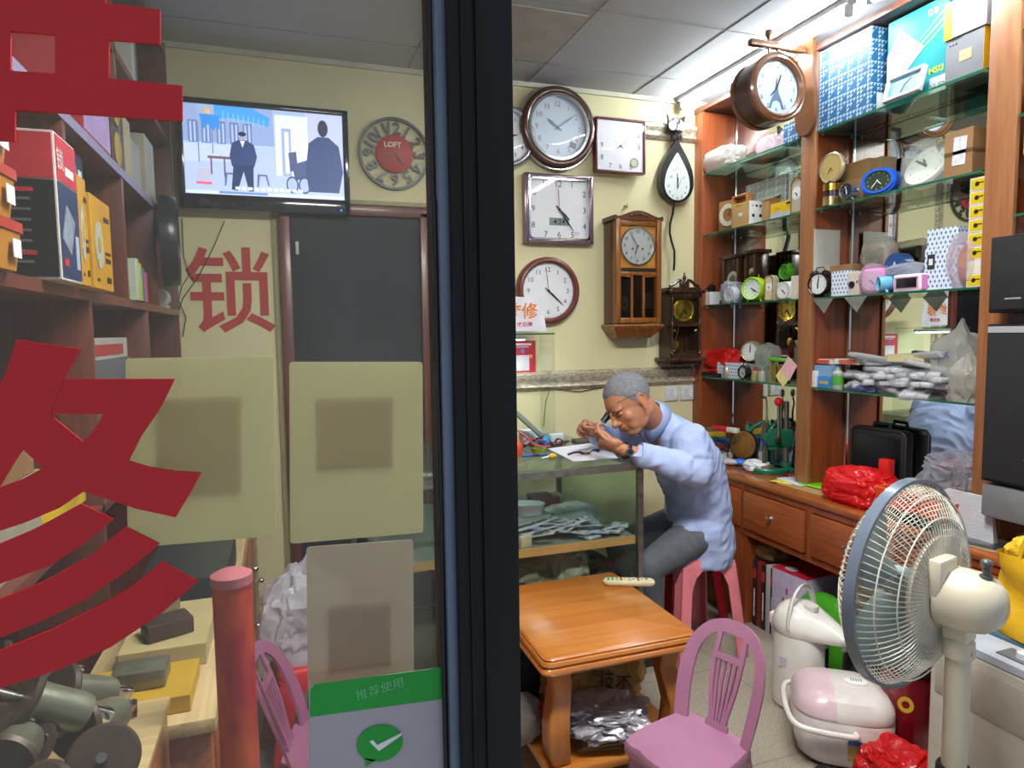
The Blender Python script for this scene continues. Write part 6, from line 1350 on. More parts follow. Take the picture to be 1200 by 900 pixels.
# local frame: +y = the way the fan blows
FR = .228; zc = C0.z; M_fan = mt('c4bca8', .3, coat=.3); M_wire = mt('cdc9bc', .3)
def cage(front):
    b = B(); dep = .085 if front else -.075; n = 84
    for k in range(n):
        a = 2*PI*k/n+(0 if front else .02); r0 = .045 if front else .062
        pts_ = []
        for q in range(9):
            f_ = q/8; r = r0+(FR-r0)*f_; y = dep*(1-f_**2.6)**.8 if f_ < 1 else 0
            sw = a+(.0 if front else .12)*(1-f_)
            pts_.append((r*math.cos(sw), y, zc+r*math.sin(sw)))
        b.tube(pts_, .0013, n=4, caps=False)
    for f_ in (.55, .8):
        r = (.045 if front else .062)+(FR-.05)*f_; y = dep*(1-f_**2.6)**.8
        b.tube([(r*math.cos(2*PI*j/48), y, zc+r*math.sin(2*PI*j/48)) for j in range(48)], .0016, n=5, closed=True)
    return b
cage(True).obj('front_grille', M_wire, t, smooth=False); cage(False).obj('rear_grille', M_wire, t, smooth=False)
b = B(); b.lathe([(.048, .082), (.05, .088), (.03, .094), (0, .095)], n=28, axis='Y', T=Matrix.Translation((0, 0, zc)) @ Matrix.Rotation(PI, 4, 'Z')); b.obj('grille_badge', M_fan, t)
b = B(); b.ring(FR-.002, FR+.006, .012, -.012, c=(0, 0, zc), n=72); b.obj('rim_band', mt('5c6878', .25, coat=.4), t, label='blue-grey band round the cage')
b = B(); b.lathe([(.065, 0), (.118, -.004), (.118, -.008), (.065, -.006)], n=40, axis='Y', c=(0, -.070, zc)); 
b.lathe([(.12, .058), (.10, .070), (.065, .078), (.04, .079)], n=40, axis='Y', c=(0, 0, zc)); b.obj('rear_dish', M_fan, t)
for k in range(3):
    b = B(); vs = []; nn, mm = 10, 8
    for i in range(nn):
        r = .035+(FR-.065)*i/(nn-1)
        for j in range(mm):
            u_ = j/(mm-1)-.5; wd = (.55+.5*math.sin(i/(nn-1)*PI*.8)); a = k*2*PI/3+u_*wd*1.3+.3*i/(nn-1); vs.append((r*math.cos(a), .02-u_*.055, zc+r*math.sin(a)))
    fs = [(i*mm+j, i*mm+j+1, (i+1)*mm+j+1, (i+1)*mm+j) for i in range(nn-1) for j in range(mm-1)]
    o2 = len(vs); vs += [(x, y-.002, z) for x, y, z in vs]; fs += [tuple(o2+q for q in reversed(f_)) for f_ in fs]
    b.add(vs, fs); b.obj('blade', mt('8fa3a0', .3, trans=.2), t, label='translucent grey-green blade')
b = B(); b.cyl((0, -.03, zc), (0, .05, zc), .036, .030, n=28); b.obj('blade_hub', mt('8fa3a0', .3), t)
# motor housing
b = B(); pr = [(-.078, .060), (-.082, .066), (-.135, .066), (-.165, .058), (-.183, .042), (-.192, .022), (-.194, .002)]
b.loft([[(r*1.0*math.copysign(abs(math.cos(a))**.85, math.cos(a)), y, zc+r*.95*math.copysign(abs(math.sin(a))**.85, math.sin(a))) for a in [2*PI*j/36 for j in range(36)]] for y, r in pr]); b.obj('motor_housing', M_fan, t)
B().box((-.028, -.085, zc+.045), (.075, .03, .085), bev=.008).obj('cage_bracket', M_fan, t)
b = B(); b.cyl((0, -.155, zc+.055), (0, -.155, zc+.083), .007); b.sph((0, -.155, zc+.088), (.012, .012, .010), n=14); b.cyl((0, -.155, zc+.056), (0, -.155, zc+.063), .012); b.obj('swing_knob', mt('4a4a4c', .35), t)
b = B(); b.box((0, -.11, zc-.07), (.05, .05, .04), bev=.008); b.box((0, -.11, zc-.105), (.038, .045, .05), bev=.01); b.obj('neck', M_fan, t)
b = B(); b.lathe([(.010, 0), (.010, .004), (0, .005)], c=(0, -.135, zc-.11), axis='Y', n=14); b.obj('tilt_screw', mt('8a8678', .4), t)
b = B(); b.lathe([(.024, .0), (.024, zc-.13), (.030, zc-.125), (.030, zc-.09), (.026, zc-.085), (0, zc-.085)], c=(0, -.11, 0), n=32); b.obj('upper_pole', M_fan, t)
b = B(); b.lathe([(.030, 0), (.030, zc-.38), (.028, zc-.375), (.024, zc-.37)], c=(0, -.11, 0), n=32); b.obj('lower_pole', M_fan, t)
b = B(); b.lathe([(.0315, zc-.41), (.0335, zc-.405), (.0335, zc-.375), (.031, zc-.37), (.024, zc-.37)], c=(0, -.11, 0), n=32); b.obj('height_collar', mt('2c2c2e', .45), t)
b = B(); b.lathe([(.17, 0), (.175, .012), (.16, .022), (.05, .035), (.032, .06), (0, .06)], c=(0, -.11, 0), n=44); b.obj('base', M_fan, t)
b = B(); b.tube([(.02, -.14, zc-.46), (.022, -.147, zc-.47), (.02, -.145, zc-.53), (.015, -.143, zc-.6)], .004); b.obj('power_cord', M_fan, t)
# ================================================================ display case with the bench on top
CX0, CX1, CY0, CY1, CT = .30, 1.405, 2.455, 3.33, .935
t = thing('display_case', 'low glass display case with steel edges used as a workbench', 'display case')
b = B(); M_fr = mt('8c8a82', .3, .9, .25, 30)
for x in (CX0, CX1):
    for y in (CY0, CY1): b.box((x, y, CT/2), (.024, .024, CT))
for z in (CT-.012, .07):
    for y in (CY0, CY1): b.box(((CX0+CX1)/2, y, z), (CX1-CX0, .024, .028))
    for x in (CX0, CX1): b.box((x, (CY0+CY1)/2, z), (.024, CY1-CY0, .028))
b.obj('frame', M_fr, t)
b = B(); b.box(((CX0+CX1)/2, (CY0+CY1)/2, CT+.003), (CX1-CX0+.02, CY1-CY0+.02, .006), bev=.001); b.obj('top_pane', thin_glass('e8f2ec', .12, 'a4b0a8'), t)
b = B(); b.box(((CX0+CX1)/2, CY0-.002, .50), (CX1-CX0-.02, .004, .84)); b.obj('front_pane', thin_glass('f4f9f6', .02, '9aa8a0'), t)
b = B(); b.box((CX1+.002, (CY0+CY1)/2, .50), (.004, CY1-CY0-.02, .84)); b.obj('side_pane', thin_glass('e2eee6', .10, 'a8b4a8'), t)
b = B(); b.box(((CX0+CX1)/2, (CY0+CY1)/2, .612), (CX1-CX0-.03, CY1-CY0-.03, .018), m=0); b.box(((CX0+CX1)/2, CY0+.012, .606), (CX1-CX0-.03, .008, .034), m=1); b.obj('shelf', [mt('6f746c', .5), mt('c09058', .5, var=.15)], t)
b = B(); b.box(((CX0+CX1)/2, (CY0+CY1)/2, .06), (CX1-CX0-.03, CY1-CY0-.03, .02)); b.obj('bottom_board', mt('3a3a34', .6), t)
B().box((CX1+.001, 2.46, .80), (.006, .01, .02)).obj('catch', M_steel, t)
SZ = .622; BZ = CT+.0065
# watch straps in sleeves heaped on the inner shelf
def strap_pack(lab, loc, rot, L_=.17):
    s = thing('strap_pack', lab, 'watch strap', loc, 0, 'sleeved watch straps heaped in the glass case', rot=rot)
    b = B(); b.box((0, 0, .001), (L_, .045, .005), bev=.002); b.obj('clear_sleeve', film('eef2fa', .5), s); b = B(); b.box((-L_*.1, 0, .005), (L_*.62, .018, .004), bev=.0015); b.obj('strap', mt('3a2c30', .4), s); B().box((L_*.33, 0, .006), (.018, .024, .005), bev=.002).obj('buckle', M_chrome, s); return s
rr_ = random.Random(9); s0 = None
for k in range(50):
    f_ = rr_.random(); x = .86+.42*f_; y = 2.50+.24*rr_.random(); hgt = .095*(1-abs(x-1.0)/.35)*(.4+.6*rr_.random()) if x > .82 else .04
    loc = (x, y, SZ+.004+max(0, hgt)); rot = (rr_.uniform(-.25, .1), rr_.uniform(-.2, .2), rr_.uniform(-.6, .6))
    lab = 'dark watch strap in a clear sleeve among the heap in the display case'
    s0 = strap_pack(lab, loc, rot) if s0 is None else s0
    if k: dup(s0, loc, rot=rot)
t = thing('oval_tray', 'pale grey oval tray in the display case, at the black frame side', 'tray', (.94, 2.62, SZ+.10), -.2); b = B(); b.lathe([(.085, 0), (.095, .045), (.088, .048), (.08, .03), (0, .026)], n=36, sy=.5, sx=1); b.obj('body', mt('b4bcc0', .3, .2), t)
tag(B().box((0, 0, .05), (.30, .16, .10), bev=.004).obj('case_box', mt('7c8a80', .6)), 'grey-green box under the oval tray in the display case', 'box', loc=(.90, 2.66, SZ))
for k, (x, y, z, c, s, lab) in enumerate(((1.06, 2.74, .0, '3c1218', (.10, .06, .15), 'dark maroon box at the back of the display case shelf'), (1.13, 2.745, 0, '50181e', (.05, .05, .13), 'smaller maroon box at the back of the display case shelf'), (1.14, 2.66, 0, '5c7c28', (.08, .05, .085), 'olive green box behind the heap of watch straps'), (1.07, 2.66, 0, 'b8b8a8', (.07, .05, .095), 'pale box next to the olive green one'), (.90, 2.49, 0, 'b9ae92', (.06, .02, .05), 'cream card standing at the front of the display case shelf'))):
    tag(B().box((0, 0, s[2]/2), s, bev=.003).obj('small_box', mt(c, .5)), lab, 'box', loc=(x, y, SZ+z), rz=.1*k)
for k in range(7):
    x = 1.19+.026*k; t = thing('blue_pack', 'small strip pack with blue label, number '+'') if False else None
t = None
for k in range(6):
    lab = 'pale pack with blue patch at the right end of the display case shelf'
    if k == 0:
        t = thing('sleeve_pack', lab, 'pack', (1.20, 2.50, SZ+.002), .3, 'blue-patched packs in the display case'); B().box((0, 0, .006), (.07, .05, .012), bev=.002).obj('sleeve', mt('a8aca4', .4, var=.3, nscale=60), t); B().box((.01, 0, .0125), (.025, .03, .002)).obj('blue_patch', mt('2c6cb4', .5), t)
    else: dup(t, (1.20+.035*k, 2.51+.03*(k % 3), SZ+.002+.012*(k % 2)), rz=rr_.uniform(-.6, .8))
b = B(); b.tube([(.045*math.cos(a), .03*math.sin(a), .06+.02*math.cos(a*2)) for a in [2*PI*j/24 for j in range(24)]], .007, closed=True, n=8); o = b.obj('cable_loop', M_blackp); tag(o, 'black cable loop standing behind the watch straps in the case', 'cable', loc=(1.25, 2.72, SZ), rot=(1.2, 0, .2))
o = crumple('plastic_bag', film('dfe8ea', .5), (.22, .12, .11), 71, .3, sub=5); tag(o, 'clear bag of white parts behind the watch straps in the display case', 'plastic bag', loc=(1.17, 2.66, SZ))
for k, (x, s, c, lab) in enumerate(((.92, (.26, .26, .22), '6e6850', 'crumpled khaki cloth bag on the bottom of the display case, frame side'), (1.14, (.17, .26, .26), '8c887a', 'grey cloth bundle on the bottom of the display case, middle'), (1.30, (.12, .2, .18), '3c4a44', 'dark green bag on the bottom of the display case, far end'))):
    tag(crumple('cloth_bag', mt(c, .8, bump=.3), s, 73+k, .3, sub=5), lab, 'bag', loc=(x, 2.66, .071+.22))
    
tag(B().box((0, 0, .11), (1.0, .30, .22), bev=.004).obj('storage_carton', mt('4a4638', .7)), 'low dark carton filling the bottom of the display case under the bags', 'box', loc=(.86, 2.645, .0705))
# bench top things
def bput(o, lab, cat, px, py, rz=0, dz=0): x, y = fz(px, py, BZ); return tag(o, lab, cat, loc=(x, y, BZ+dz), rz=rz)
x0_, y0_ = fz(640, 528, BZ); 
b = B(); b.slab([fz(672, 541, BZ), fz(724, 537, BZ), fz(712, 523, BZ), fz(690, 520, BZ), fz(642, 526, BZ)], BZ+.0003, BZ+.0018); tag(b.obj('paper_sheet', mt('d6d8e2', .7, var=.03)), 'white sheet of paper on the bench under the man\'s hands', 'paper')
x, y = fz(687, 533, BZ); t = thing('wrist_watch', 'gold-cased watch with open dark strap lying on the white sheet', 'watch', (x, y, BZ+.002), .15)
b = B(); b.lathe([(.016, 0), (.018, .003), (.016, .008), (.013, .009), (0, .009)], n=28); b.obj('case', mt('b07c40', .25, .9), t); b = B(); b.lathe([(.013, .0092), (0, .0094)], n=24); b.obj('dial', mt('4c3820', .3), t)
for s_ in (-1, 1): b = B(); b.tube([(s_*.016, 0, .005), (s_*.035, .003, .014), (s_*.06, .010, .012), (s_*.085, .022, .003)], [(.002, .008)]*4, n=8); b.obj('strap', mt('3a2a24', .5), t)
bput(B().sph((0, 0, .03), .03, n=24).obj('rubber_ball', mt('2c80b4', .4)), 'sky blue rubber ball on the bench beside the cables', 'ball', 638, 524)
t = thing('air_blower', 'small yellow squeeze bulb blower at the bench edge', 'blower', (*fz(645, 538, BZ), BZ+.012), .15); b = B(); b.sph((.01, 0, 0), (.022, .014, .012), n=18); b.obj('bulb', mt('c9a02c', .4), t); b = B(); b.cyl((-.01, 0, 0), (-.045, 0, -.004), .004, .002); b.obj('nozzle', M_white, t)
t = thing('pen', 'blue and black pen on the bench beside the yellow blower', 'pen', (*fz(627, 535, BZ), BZ+.006), .05); b = B(); b.cyl((-.06, 0, 0), (-.012, 0, 0), .005); b.cyl((.02, 0, 0), (.06, 0, 0), .005); b.obj('barrel', mt('2050b0', .35), t); b = B(); b.cyl((-.012, 0, 0), (.02, 0, 0), .0055); b.obj('grip', M_black, t)
b = B(); b.ring(.020, .034, 0, -.02, n=28, T=Matrix.Rotation(-PI/2, 4, 'X')); bput(b.obj('tape_roll', mt('6e7c20', .4)), 'olive green roll of tape behind the blue pen', 'tape', 632, 530)
for k, (c, pth, lab) in enumerate((('a82430', [(-.10, .0, .01), (-.04, .02, .05), (.02, -.01, .04), (.09, .03, .008)], 'red cable lying across the bench beside the blue ball'), ('8c2438', [(-.09, -.02, .03), (-.02, .03, .015), (.05, .0, .01), (.13, .05, .006)], 'dark red cable reaching towards the white sheet'), ('1c1c1e', [(-.06, .03, .006), (.0, .0, .05), (.04, .02, .055), (.09, -.0, .006)], 'black cable bent up over the bench'), ('c03038', [(-.09, .05, .09), (-.05, .02, .06), (-.01, .0, .015), (.06, -.01, .006)], 'bright red plier handle cable near the frame'))):
    b = B(); b.tube(pth, .004, n=8); bput(b.obj('cable', mt(c, .4)), lab, 'cable', 630, 526)
t = thing('pliers', 'red-handled pliers on the bench behind the sheet', 'pliers', (*fz(660, 520, BZ), BZ+.008), .35); b = B()
for s_ in (-1, 1): b.tube([(-.01, 0, 0), (-.05, s_*.014, 0), (-.10, s_*.010, 0)], [.005, .007, .006]); 
b.obj('handles', mt('a02830', .35), t); b = B(); b.tube([(-.01, 0, 0), (.01, 0, 0), (.045, 0, 0)], [.006, .010, .003]); b.obj('jaws', M_steel, t)
bput(B().box((0, 0, .012), (.12, .05, .024), bev=.008).obj('tool_roll', mt('4c4a40', .6)), 'grey-brown tool roll lying behind the white sheet', 'tool roll', 684, 519, rz=.1)
t = thing('glue_bottle', 'orange bottle with red lid at the bench edge by the frame', 'bottle', (*fz(606, 534, BZ), BZ)); b = B(); b.lathe([(.022, 0), (.024, .01), (.024, .05), (.016, .062), (0, .064)], n=24); b.obj('body', mt('d04a20', .4), t); b = B(); b.cyl((0, 0, .062), (0, 0, .085), .013, .009); b.obj('cap', mt('d87c20', .4), t)
bput(B().box((0, 0, .035), (.10, .07, .07), bev=.004).obj('white_box', mt('bcc8cc', .5)), 'pale box behind the cables on the bench', 'box', 622, 520, dz=0)
bput(B().box((0, 0, .02), (.07, .04, .04), bev=.006).obj('white_tub', mt('c4d0d2', .4)), 'small white tub behind the blue ball', 'tub', 652, 517)
t = thing('desk_lamp', 'grey-green folding desk lamp arm slanting on the bench', 'lamp', (1.157, 2.955, BZ)); 
b = B(); b.lathe([(.05, 0), (.05, .012), (.02, .02), (0, .02)], n=24); b.obj('base', mt('5c645c', .5), t)
B().box((-.055, 0, .105), (.20, .035, .022), bev=.004, ry=.75).obj('arm', mt('7f887c', .5), t); b = B(); b.cyl((.012, -.022, .035), (.012, .022, .035), .014); b.obj('joint', mt('4c544c', .5), t)
t = thing('round_holder', 'small black wire gadget beside the blue ball', 'gadget', (*fz(655, 523, BZ), BZ+.02)); b = B()
for k in range(4): b.tube([(.016*math.cos(a+k*.8), .012*math.sin(a), .016*math.sin(a+k*.8)) for a in [2*PI*j/14 for j in range(14)]], .002, closed=True, n=5)
b.obj('loops', M_black, t); b = B(); b.cyl((-.03, 0, -.01), (.0, 0, 0), .004); b.obj('stem', M_steel, t)
# clear stand with the repair sign and the lamp under it
SY = 3.20; sx1 = fy(641, 389, SY)[0]; sz1 = fy(641, 391, SY)[1]
t = thing('acrylic_stand', 'tall clear acrylic stand on the bench carrying the repair sign', 'stand')
b = B(); b.box((sx1-.20, SY, sz1), (.40, .20, .006)); b.obj('shelf', [M_sh[0]], t); b = B(); b.box((sx1-.2, SY-.101, sz1), (.402, .003, .0075)); b.obj('shelf_edge', M_sh[1], t)
for x in (sx1, sx1-.4): B().box((x, SY, (BZ+sz1)/2), (.004, .20, sz1-BZ-.008)).obj('side_panel', thin_glass('f6faf8', .01), t)
LM, N, L, P = newmat('lamp_glow'); P.inputs['Emission Color'].default_value = (.9, .96, 1, 1); P.inputs['Emission Strength'].default_value = 22
lt = thing('bench_lamp', 'small white strip lamp fixed under the acrylic shelf', 'lamp', (sx1-.24, SY+.03, sz1-.006)); B().box((0, 0, -.012), (.26, .06, .02), bev=.004).obj('housing', M_white, lt); B().box((0, 0, -.0235), (.24, .045, .003)).obj('diffuser', LM, lt)
q = [fy(x, y, SY-.06) for x, y in ((590, 347), (634, 349), (640.5, 388), (590, 388))]
t = thing('repair_sign', 'white tapered paper sign with orange characters on the acrylic stand', 'sign', (0, SY-.06, 0)); xo = 0
b = B(); b.prism(q, -.001, .001); b.obj('sheet', mt('dcdce4', .6), t, smooth=False)
cx, cz = fy(611.5, 364, SY-.06); tx(t, 'orange_lettering', '维修', cx, cz, .084, mt('e07a1c', .5), y=-.003, off=.018); cx, cz = fy(615, 380, SY-.06); tx(t, 'red_lettering', '收旧表', cx, cz, .025, mt('c02040', .5), y=-.003, off=.018, sx=1.1)

# ================================================================ orange tea table
TX0, TX1, TY0, TY1, TZ = .705, 1.272, 1.805, 2.43, .50
M_or = wood('a35f22', 'b87530', 'X', r=.28, scale=3, coat=.4); M_orZ = wood('98581f', 'ad6c2b', 'Z', r=.28, scale=3, coat=.4)
t = thing('tea_table', 'low orange-brown wooden table with curved legs and moulded edge', 'table', ((TX0+TX1)/2, (TY0+TY1)/2, 0)); hx, hy = (TX1-TX0)/2, (TY1-TY0)/2
def rrect(hx, hy, r, z, n=6):
    out = []
    for (sx_, sy_, a0) in ((1, 1, 0), (-1, 1, 1), (-1, -1, 2), (1, -1, 3)):
        for k in range(n+1): a = (a0+k/n)*PI/2; out.append((sx_*(hx-r)+r*math.cos(a), sy_*(hy-r)+r*math.sin(a), z))
    return out
b = B(); b.loft([rrect(hx-.02, hy-.02, .03, TZ-.055), rrect(hx-.006, hy-.006, .03, TZ-.052), rrect(hx, hy, .035, TZ-.043), rrect(hx-.003, hy-.003, .035, TZ-.034), rrect(hx-.010, hy-.010, .03, TZ-.030), rrect(hx-.005, hy-.005, .03, TZ-.022), rrect(hx-.008, hy-.008, .03, TZ-.013), rrect(hx-.014, hy-.014, .028, TZ-.010), rrect(hx-.012, hy-.012, .028, TZ-.005), rrect(hx-.018, hy-.018, .025, TZ)]); b.obj('tabletop', M_or, t)
for sx_ in (-1, 1):
    for sy_ in (-1, 1):
        b = B(); rg = []
        for (z, o_, w_) in ((.12, .0, .030), (.18, .012, .034), (.25, .016, .034), (.32, .004, .032), (.37, -.006, .030), (.41, -.002, .030), (.45, .0, .034)):
            cx, cy = sx_*(hx-.085+o_*1.2), sy_*(hy-.085+o_*1.2); w_ *= 1.05
            rg.append([(cx-w_, cy-w_, z), (cx+w_, cy-w_, z), (cx+w_, cy+w_, z), (cx-w_, cy+w_, z)])
        fine = []
        for i in range(len(rg)-1):
            for k in range(3): f_ = k/3; fine.append([tuple(p[q]*(1-f_)+r_[q]*f_ for q in range(3)) for p, r_ in zip(rg[i], rg[i+1])])
        fine.append(rg[-1]); b.loft(fine); o = b.obj('leg', M_orZ, t); bv = o.modifiers.new('b', 'BEVEL'); bv.width = .006; bv.segments = 2; bv.limit_method = 'ANGLE'
b = B(); b.box((0, 0, .105), (2*hx-.06, 2*hy-.06, .03), bev=.006); b.obj('lower_shelf', M_or, t)
for sx_ in (-1, 1):
    for sy_ in (-1, 1): b = B(); b.lathe([(.03, 0), (.035, .02), (.035, .09)], c=(sx_*(hx-.085), sy_*(hy-.085), 0), n=16); b.obj('foot', M_orZ, t)
t = thing('remote_control', 'cream television remote with coloured buttons on the orange table', 'remote control', (*fz(737, 682, TZ+.01), TZ+.001), -.42)
b = B(); b.loft([rrect(.095, .021, .02, 0), rrect(.10, .024, .02, .006), rrect(.10, .024, .02, .014), rrect(.095, .020, .02, .02)]); b.obj('body', mt('c9bf9c', .4), t)
cols = ['3a8c50', '3a8c50', 'd8d8cc', 'c04030', 'd8d8cc', '3060b0', 'c8a030', 'd8d8cc', 'd8d8cc', '3a8c50']; bb = {}
for i in range(10):
    for j in range(3):
        c = cols[(i*3+j*2) % 10] if i > 1 else '3a9c60'; bb.setdefault(c, B()).box((-.08+i*.0165, (j-1)*.012, .0215), (.009, .007, .003), bev=.001)
for c, b in bb.items(): b.obj('buttons', mt(c, .4), t)
# things under the table, on its lower shelf
LZ = .1205
t = thing('paper_bag', 'crumpled brown paper bag with scribbled characters under the table', 'paper bag', (1.04, 2.20, LZ)); o = crumple('bag', mt('a07c44', .75, bump=.2), (.34, .26, .25), 81, .36, sub=5, parent=t); p = tx(t, 'scribble', '技术', .0, .0, .07, M_ink); p.location = (.03, -.162, .14); p.rotation_euler = (-.3, .2, 0)
t = crumple('foil_bag', mt('b4b4bc', .42, .6, bump=.5, nscale=6), (.24, .20, .085), 83, .42, sub=5, freq=1.5); tag(t, 'silver foil bag crumpled on the lower shelf of the table', 'foil bag', loc=(.985, 1.95, LZ+.035), rz=-.3)
for k in range(4):
    o = B().box((0, 0, .0035), (.20, .16, .007), bev=.0008).obj('cardboard_sheet', mt(['8c7448', '9a8256', 'a08a60', '7c6640'][k], .8)); tag(o, ['lowest', 'second', 'third', 'topmost'][k]+' of four cardboard sheets stacked under the silver foil bag', 'cardboard', 'cardboard sheets under the foil bag', loc=(.98+.008*k, 1.96+.006*k, LZ+.0082*k), rz=-.25+.12*k)
tag(B().box((0, 0, .035), (.03, .16, .07), bev=.006).obj('orange_pack', mt('b8401c', .45)), 'orange-red pack leaning on the lower shelf behind the front leg', 'pack', loc=(.80, 2.14, LZ), rot=(0, .0, .45))
tag(crumple('cloth_bag', mt('141416', .7), (.20, .22, .26), 85, .25), 'black bag stuffed under the table on the frame side', 'bag', loc=(.86, 2.25, LZ) if False else (.80, 2.31, LZ), rz=.2) 
tag(crumple('cloth_bag', mt('7c7670', .8), (.10, .12, .13), 86, .25), 'grey crumpled bag on the lower shelf next to the black door frame', 'bag', loc=(.725, 2.05, LZ))

# ================================================================ pink stools and mauve chairs
def stool(label, loc, rz, mat, h=.47, s0=.13, s1=.175, arch=True):
    t = thing('plastic_stool', label, 'stool', loc, rz); top = rrect
    b = B(); b.loft([rrect(s0+.012, s0+.012, .03, h-.05), rrect(s0+.010, s0+.010, .03, h-.012), rrect(s0, s0, .03, h), rrect(s0-.03, s0-.03, .03, h-.002)]); b.obj('seat', mat, t)
    for (sx_, sy_) in ((1, 1), (-1, 1), (-1, -1), (1, -1)):
        b = B(); K = 8
        for q in range(2):   # two webs meeting at the corner
            vs = []; fs = []
            for k in range(K+1):
                f_ = k/K; z = (h-.03)*(1-f_); S_ = s0+.010+(s1-s0)*f_; wd = .055+(.085*(max(0, 1-f_*5))**1.5)
                a = (sx_*S_, sy_*S_); c = (sx_*(S_-wd), sy_*S_) if q == 0 else (sx_*S_, sy_*(S_-wd)); ins = .006
                n_ = (0, -sy_*ins) if q == 0 else (-sx_*ins, 0)
                vs += [(a[0], a[1], z), (c[0], c[1], z), (c[0]+n_[0], c[1]+n_[1], z), (a[0]+n_[0], a[1]+n_[1], z)]
            for k in range(K):
                for j in range(4): fs.append((k*4+j, k*4+(j+1) % 4, (k+1)*4+(j+1) % 4, (k+1)*4+j))
            fs += [(3, 2, 1, 0), tuple(K*4+j for j in range(4))]; b.add(vs, fs)
        b.obj('leg', mat, t)
    b = B()
    zz = .2; S_ = s0+.010+(s1-s0)*(1-zz/(h-.03))
    return t
stool('pink plastic stool the man sits on', (1.775, 2.62, 0), .0, mt('e0808a', .4), .475)
stool('dark red plastic stool behind the pink one', (1.93, 2.98, 0), .1, mt('b01c2c', .4), .42)
def pchair(label, loc, rz, mat):
    """one-piece moulded chair, front towards +x"""
    t = thing('plastic_chair', label, 'chair', loc, rz); SHt = .40
    def outl(k, z, dz=0): return [(x*k, y*k, z+dz*(x > .05)) for x, y in ((.20, -.10), (.215, -.05), (.22, 0), (.215, .05), (.20, .10), (.205, .15), (.19, .185), (.10, .20), (-.05, .19), (-.16, .175), (-.19, .14), (-.195, 0), (-.19, -.14), (-.16, -.175), (-.05, -.19), (.10, -.20), (.19, -.185), (.205, -.15))]
    b = B(); b.loft([outl(.97, SHt-.055), outl(1.0, SHt-.045), outl(1.0, SHt-.012), outl(.975, SHt), outl(.90, SHt-.004), outl(.6, SHt-.010), outl(.2, SHt-.012)]); b.obj('seat', mat, t)
    for (sx_, sy_) in ((1, 1), (-1, 1), (-1, -1), (1, -1)):
        b = B(); K = 6
        for q in range(2):
            vs = []; fs = []
            for k in range(K+1):
                f_ = k/K; z = (SHt-.03)*(1-f_); X_ = .17+.045*f_; Y_ = .165+.035*f_; wd = .048-.012*f_+.05*max(0, 1-f_*4)
                a = (sx_*X_, sy_*Y_); c = (sx_*(X_-wd), sy_*Y_) if q == 0 else (sx_*X_, sy_*(Y_-wd)); n_ = (0, -sy_*.006) if q == 0 else (-sx_*.006, 0)
                vs += [(a[0], a[1], z), (c[0], c[1], z), (c[0]+n_[0], c[1]+n_[1], z), (a[0]+n_[0], a[1]+n_[1], z)]
            for k in range(K):
                for j in range(4): fs.append((k*4+j, k*4+(j+1) % 4, (k+1)*4+(j+1) % 4, (k+1)*4+j))
            fs += [(3, 2, 1, 0), tuple(K*4+j for j in range(4))]; b.add(vs, fs)
        b.obj('leg', mat, t)
    # back: a sheet surface mapped (u across, v up)
    def bp(u, v):
        wid = .175+.012*math.sin(v*PI)-.05*max(0, v-.72)/.28*0; return Vector((-.175-.10*v-.035*v*v+.045*(u*u)*(1-.3*v), u*wid, SHt-.02+.42*v))
    def strip(path, w_, nm=None):
        b_ = B(); vs = []; fs = []; n = len(path)
        for i in range(n):
            a = path[max(0, i-1)]; c = path[min(n-1, i+1)]; du, dv = c[0]-a[0], c[1]-a[1]; l = math.hypot(du*.175, dv*.42) or 1; pu, pv = -dv*.42/l/.175*w_, du*.175/l/.42*w_
            ww = 1; u, v = path[i]
            for s_ in (-1, 1):
                P_ = bp(u+s_*pu, v+s_*pv); nrm = Vector((1, 0, .3)).normalized()*.006
                vs += [P_+nrm, P_-nrm]
        for i in range(n-1):
            o_ = i*4; q = (i+1)*4
            fs += [(o_, o_+2, q+2, q), (o_+1, q+1, q+3, o_+3), (o_, q, q+1, o_+1), (o_+2, o_+3, q+3, q+2)]
        fs += [(0, 1, 3, 2), ((n-1)*4, (n-1)*4+2, (n-1)*4+3, (n-1)*4+1)]; return b_.add(vs, fs)
    arc = [(-.88, -.02), (-.90, .2), (-.92, .45), (-.90, .65), (-.82, .80), (-.62, .92), (-.33, .975), (0, .985), (.33, .975), (.62, .92), (.82, .80), (.90, .65), (.92, .45), (.90, .2), (.88, -.02)]
    strip([(p.x, p.y) for p in smooth_path([(a_, c_, 0) for a_, c_ in arc], 4)], .026).obj('back_frame', mat, t)
    pn = [(-.36, .93), (-.36, .80)]; b = B()
    b = strip([(-.34, .97), (-.34, .69)], .010); 
    for q in ([(.34, .97), (.34, .69)], [(-.38, .70), (.38, .70)], [(-.38, .955), (.38, .955)]):
        s_ = strip(q, .012); b.add(s_.v, s_.f)
    b.obj('back_panel', mat, t)
    for u0, u1 in ((-.36, -.20), (-.22, -.12), (-.075, -.04), (.075, .04), (.22, .12), (.36, .20)):
        strip([(u0, .72), ((u0*.7+u1*.3), .45), (u1, .15), (u1*1.05, -.02)], .0055 if abs(u0) < .3 else .009).obj('back_slat', mat, t)
    strip([(-.30, .06), (.30, .06)], .014).obj('lower_rail', mat, t)
    return t
M_mauve = mt('a0708c', .38, coat=.2, var=.05)
CHX, CHY = 1.06, 1.50
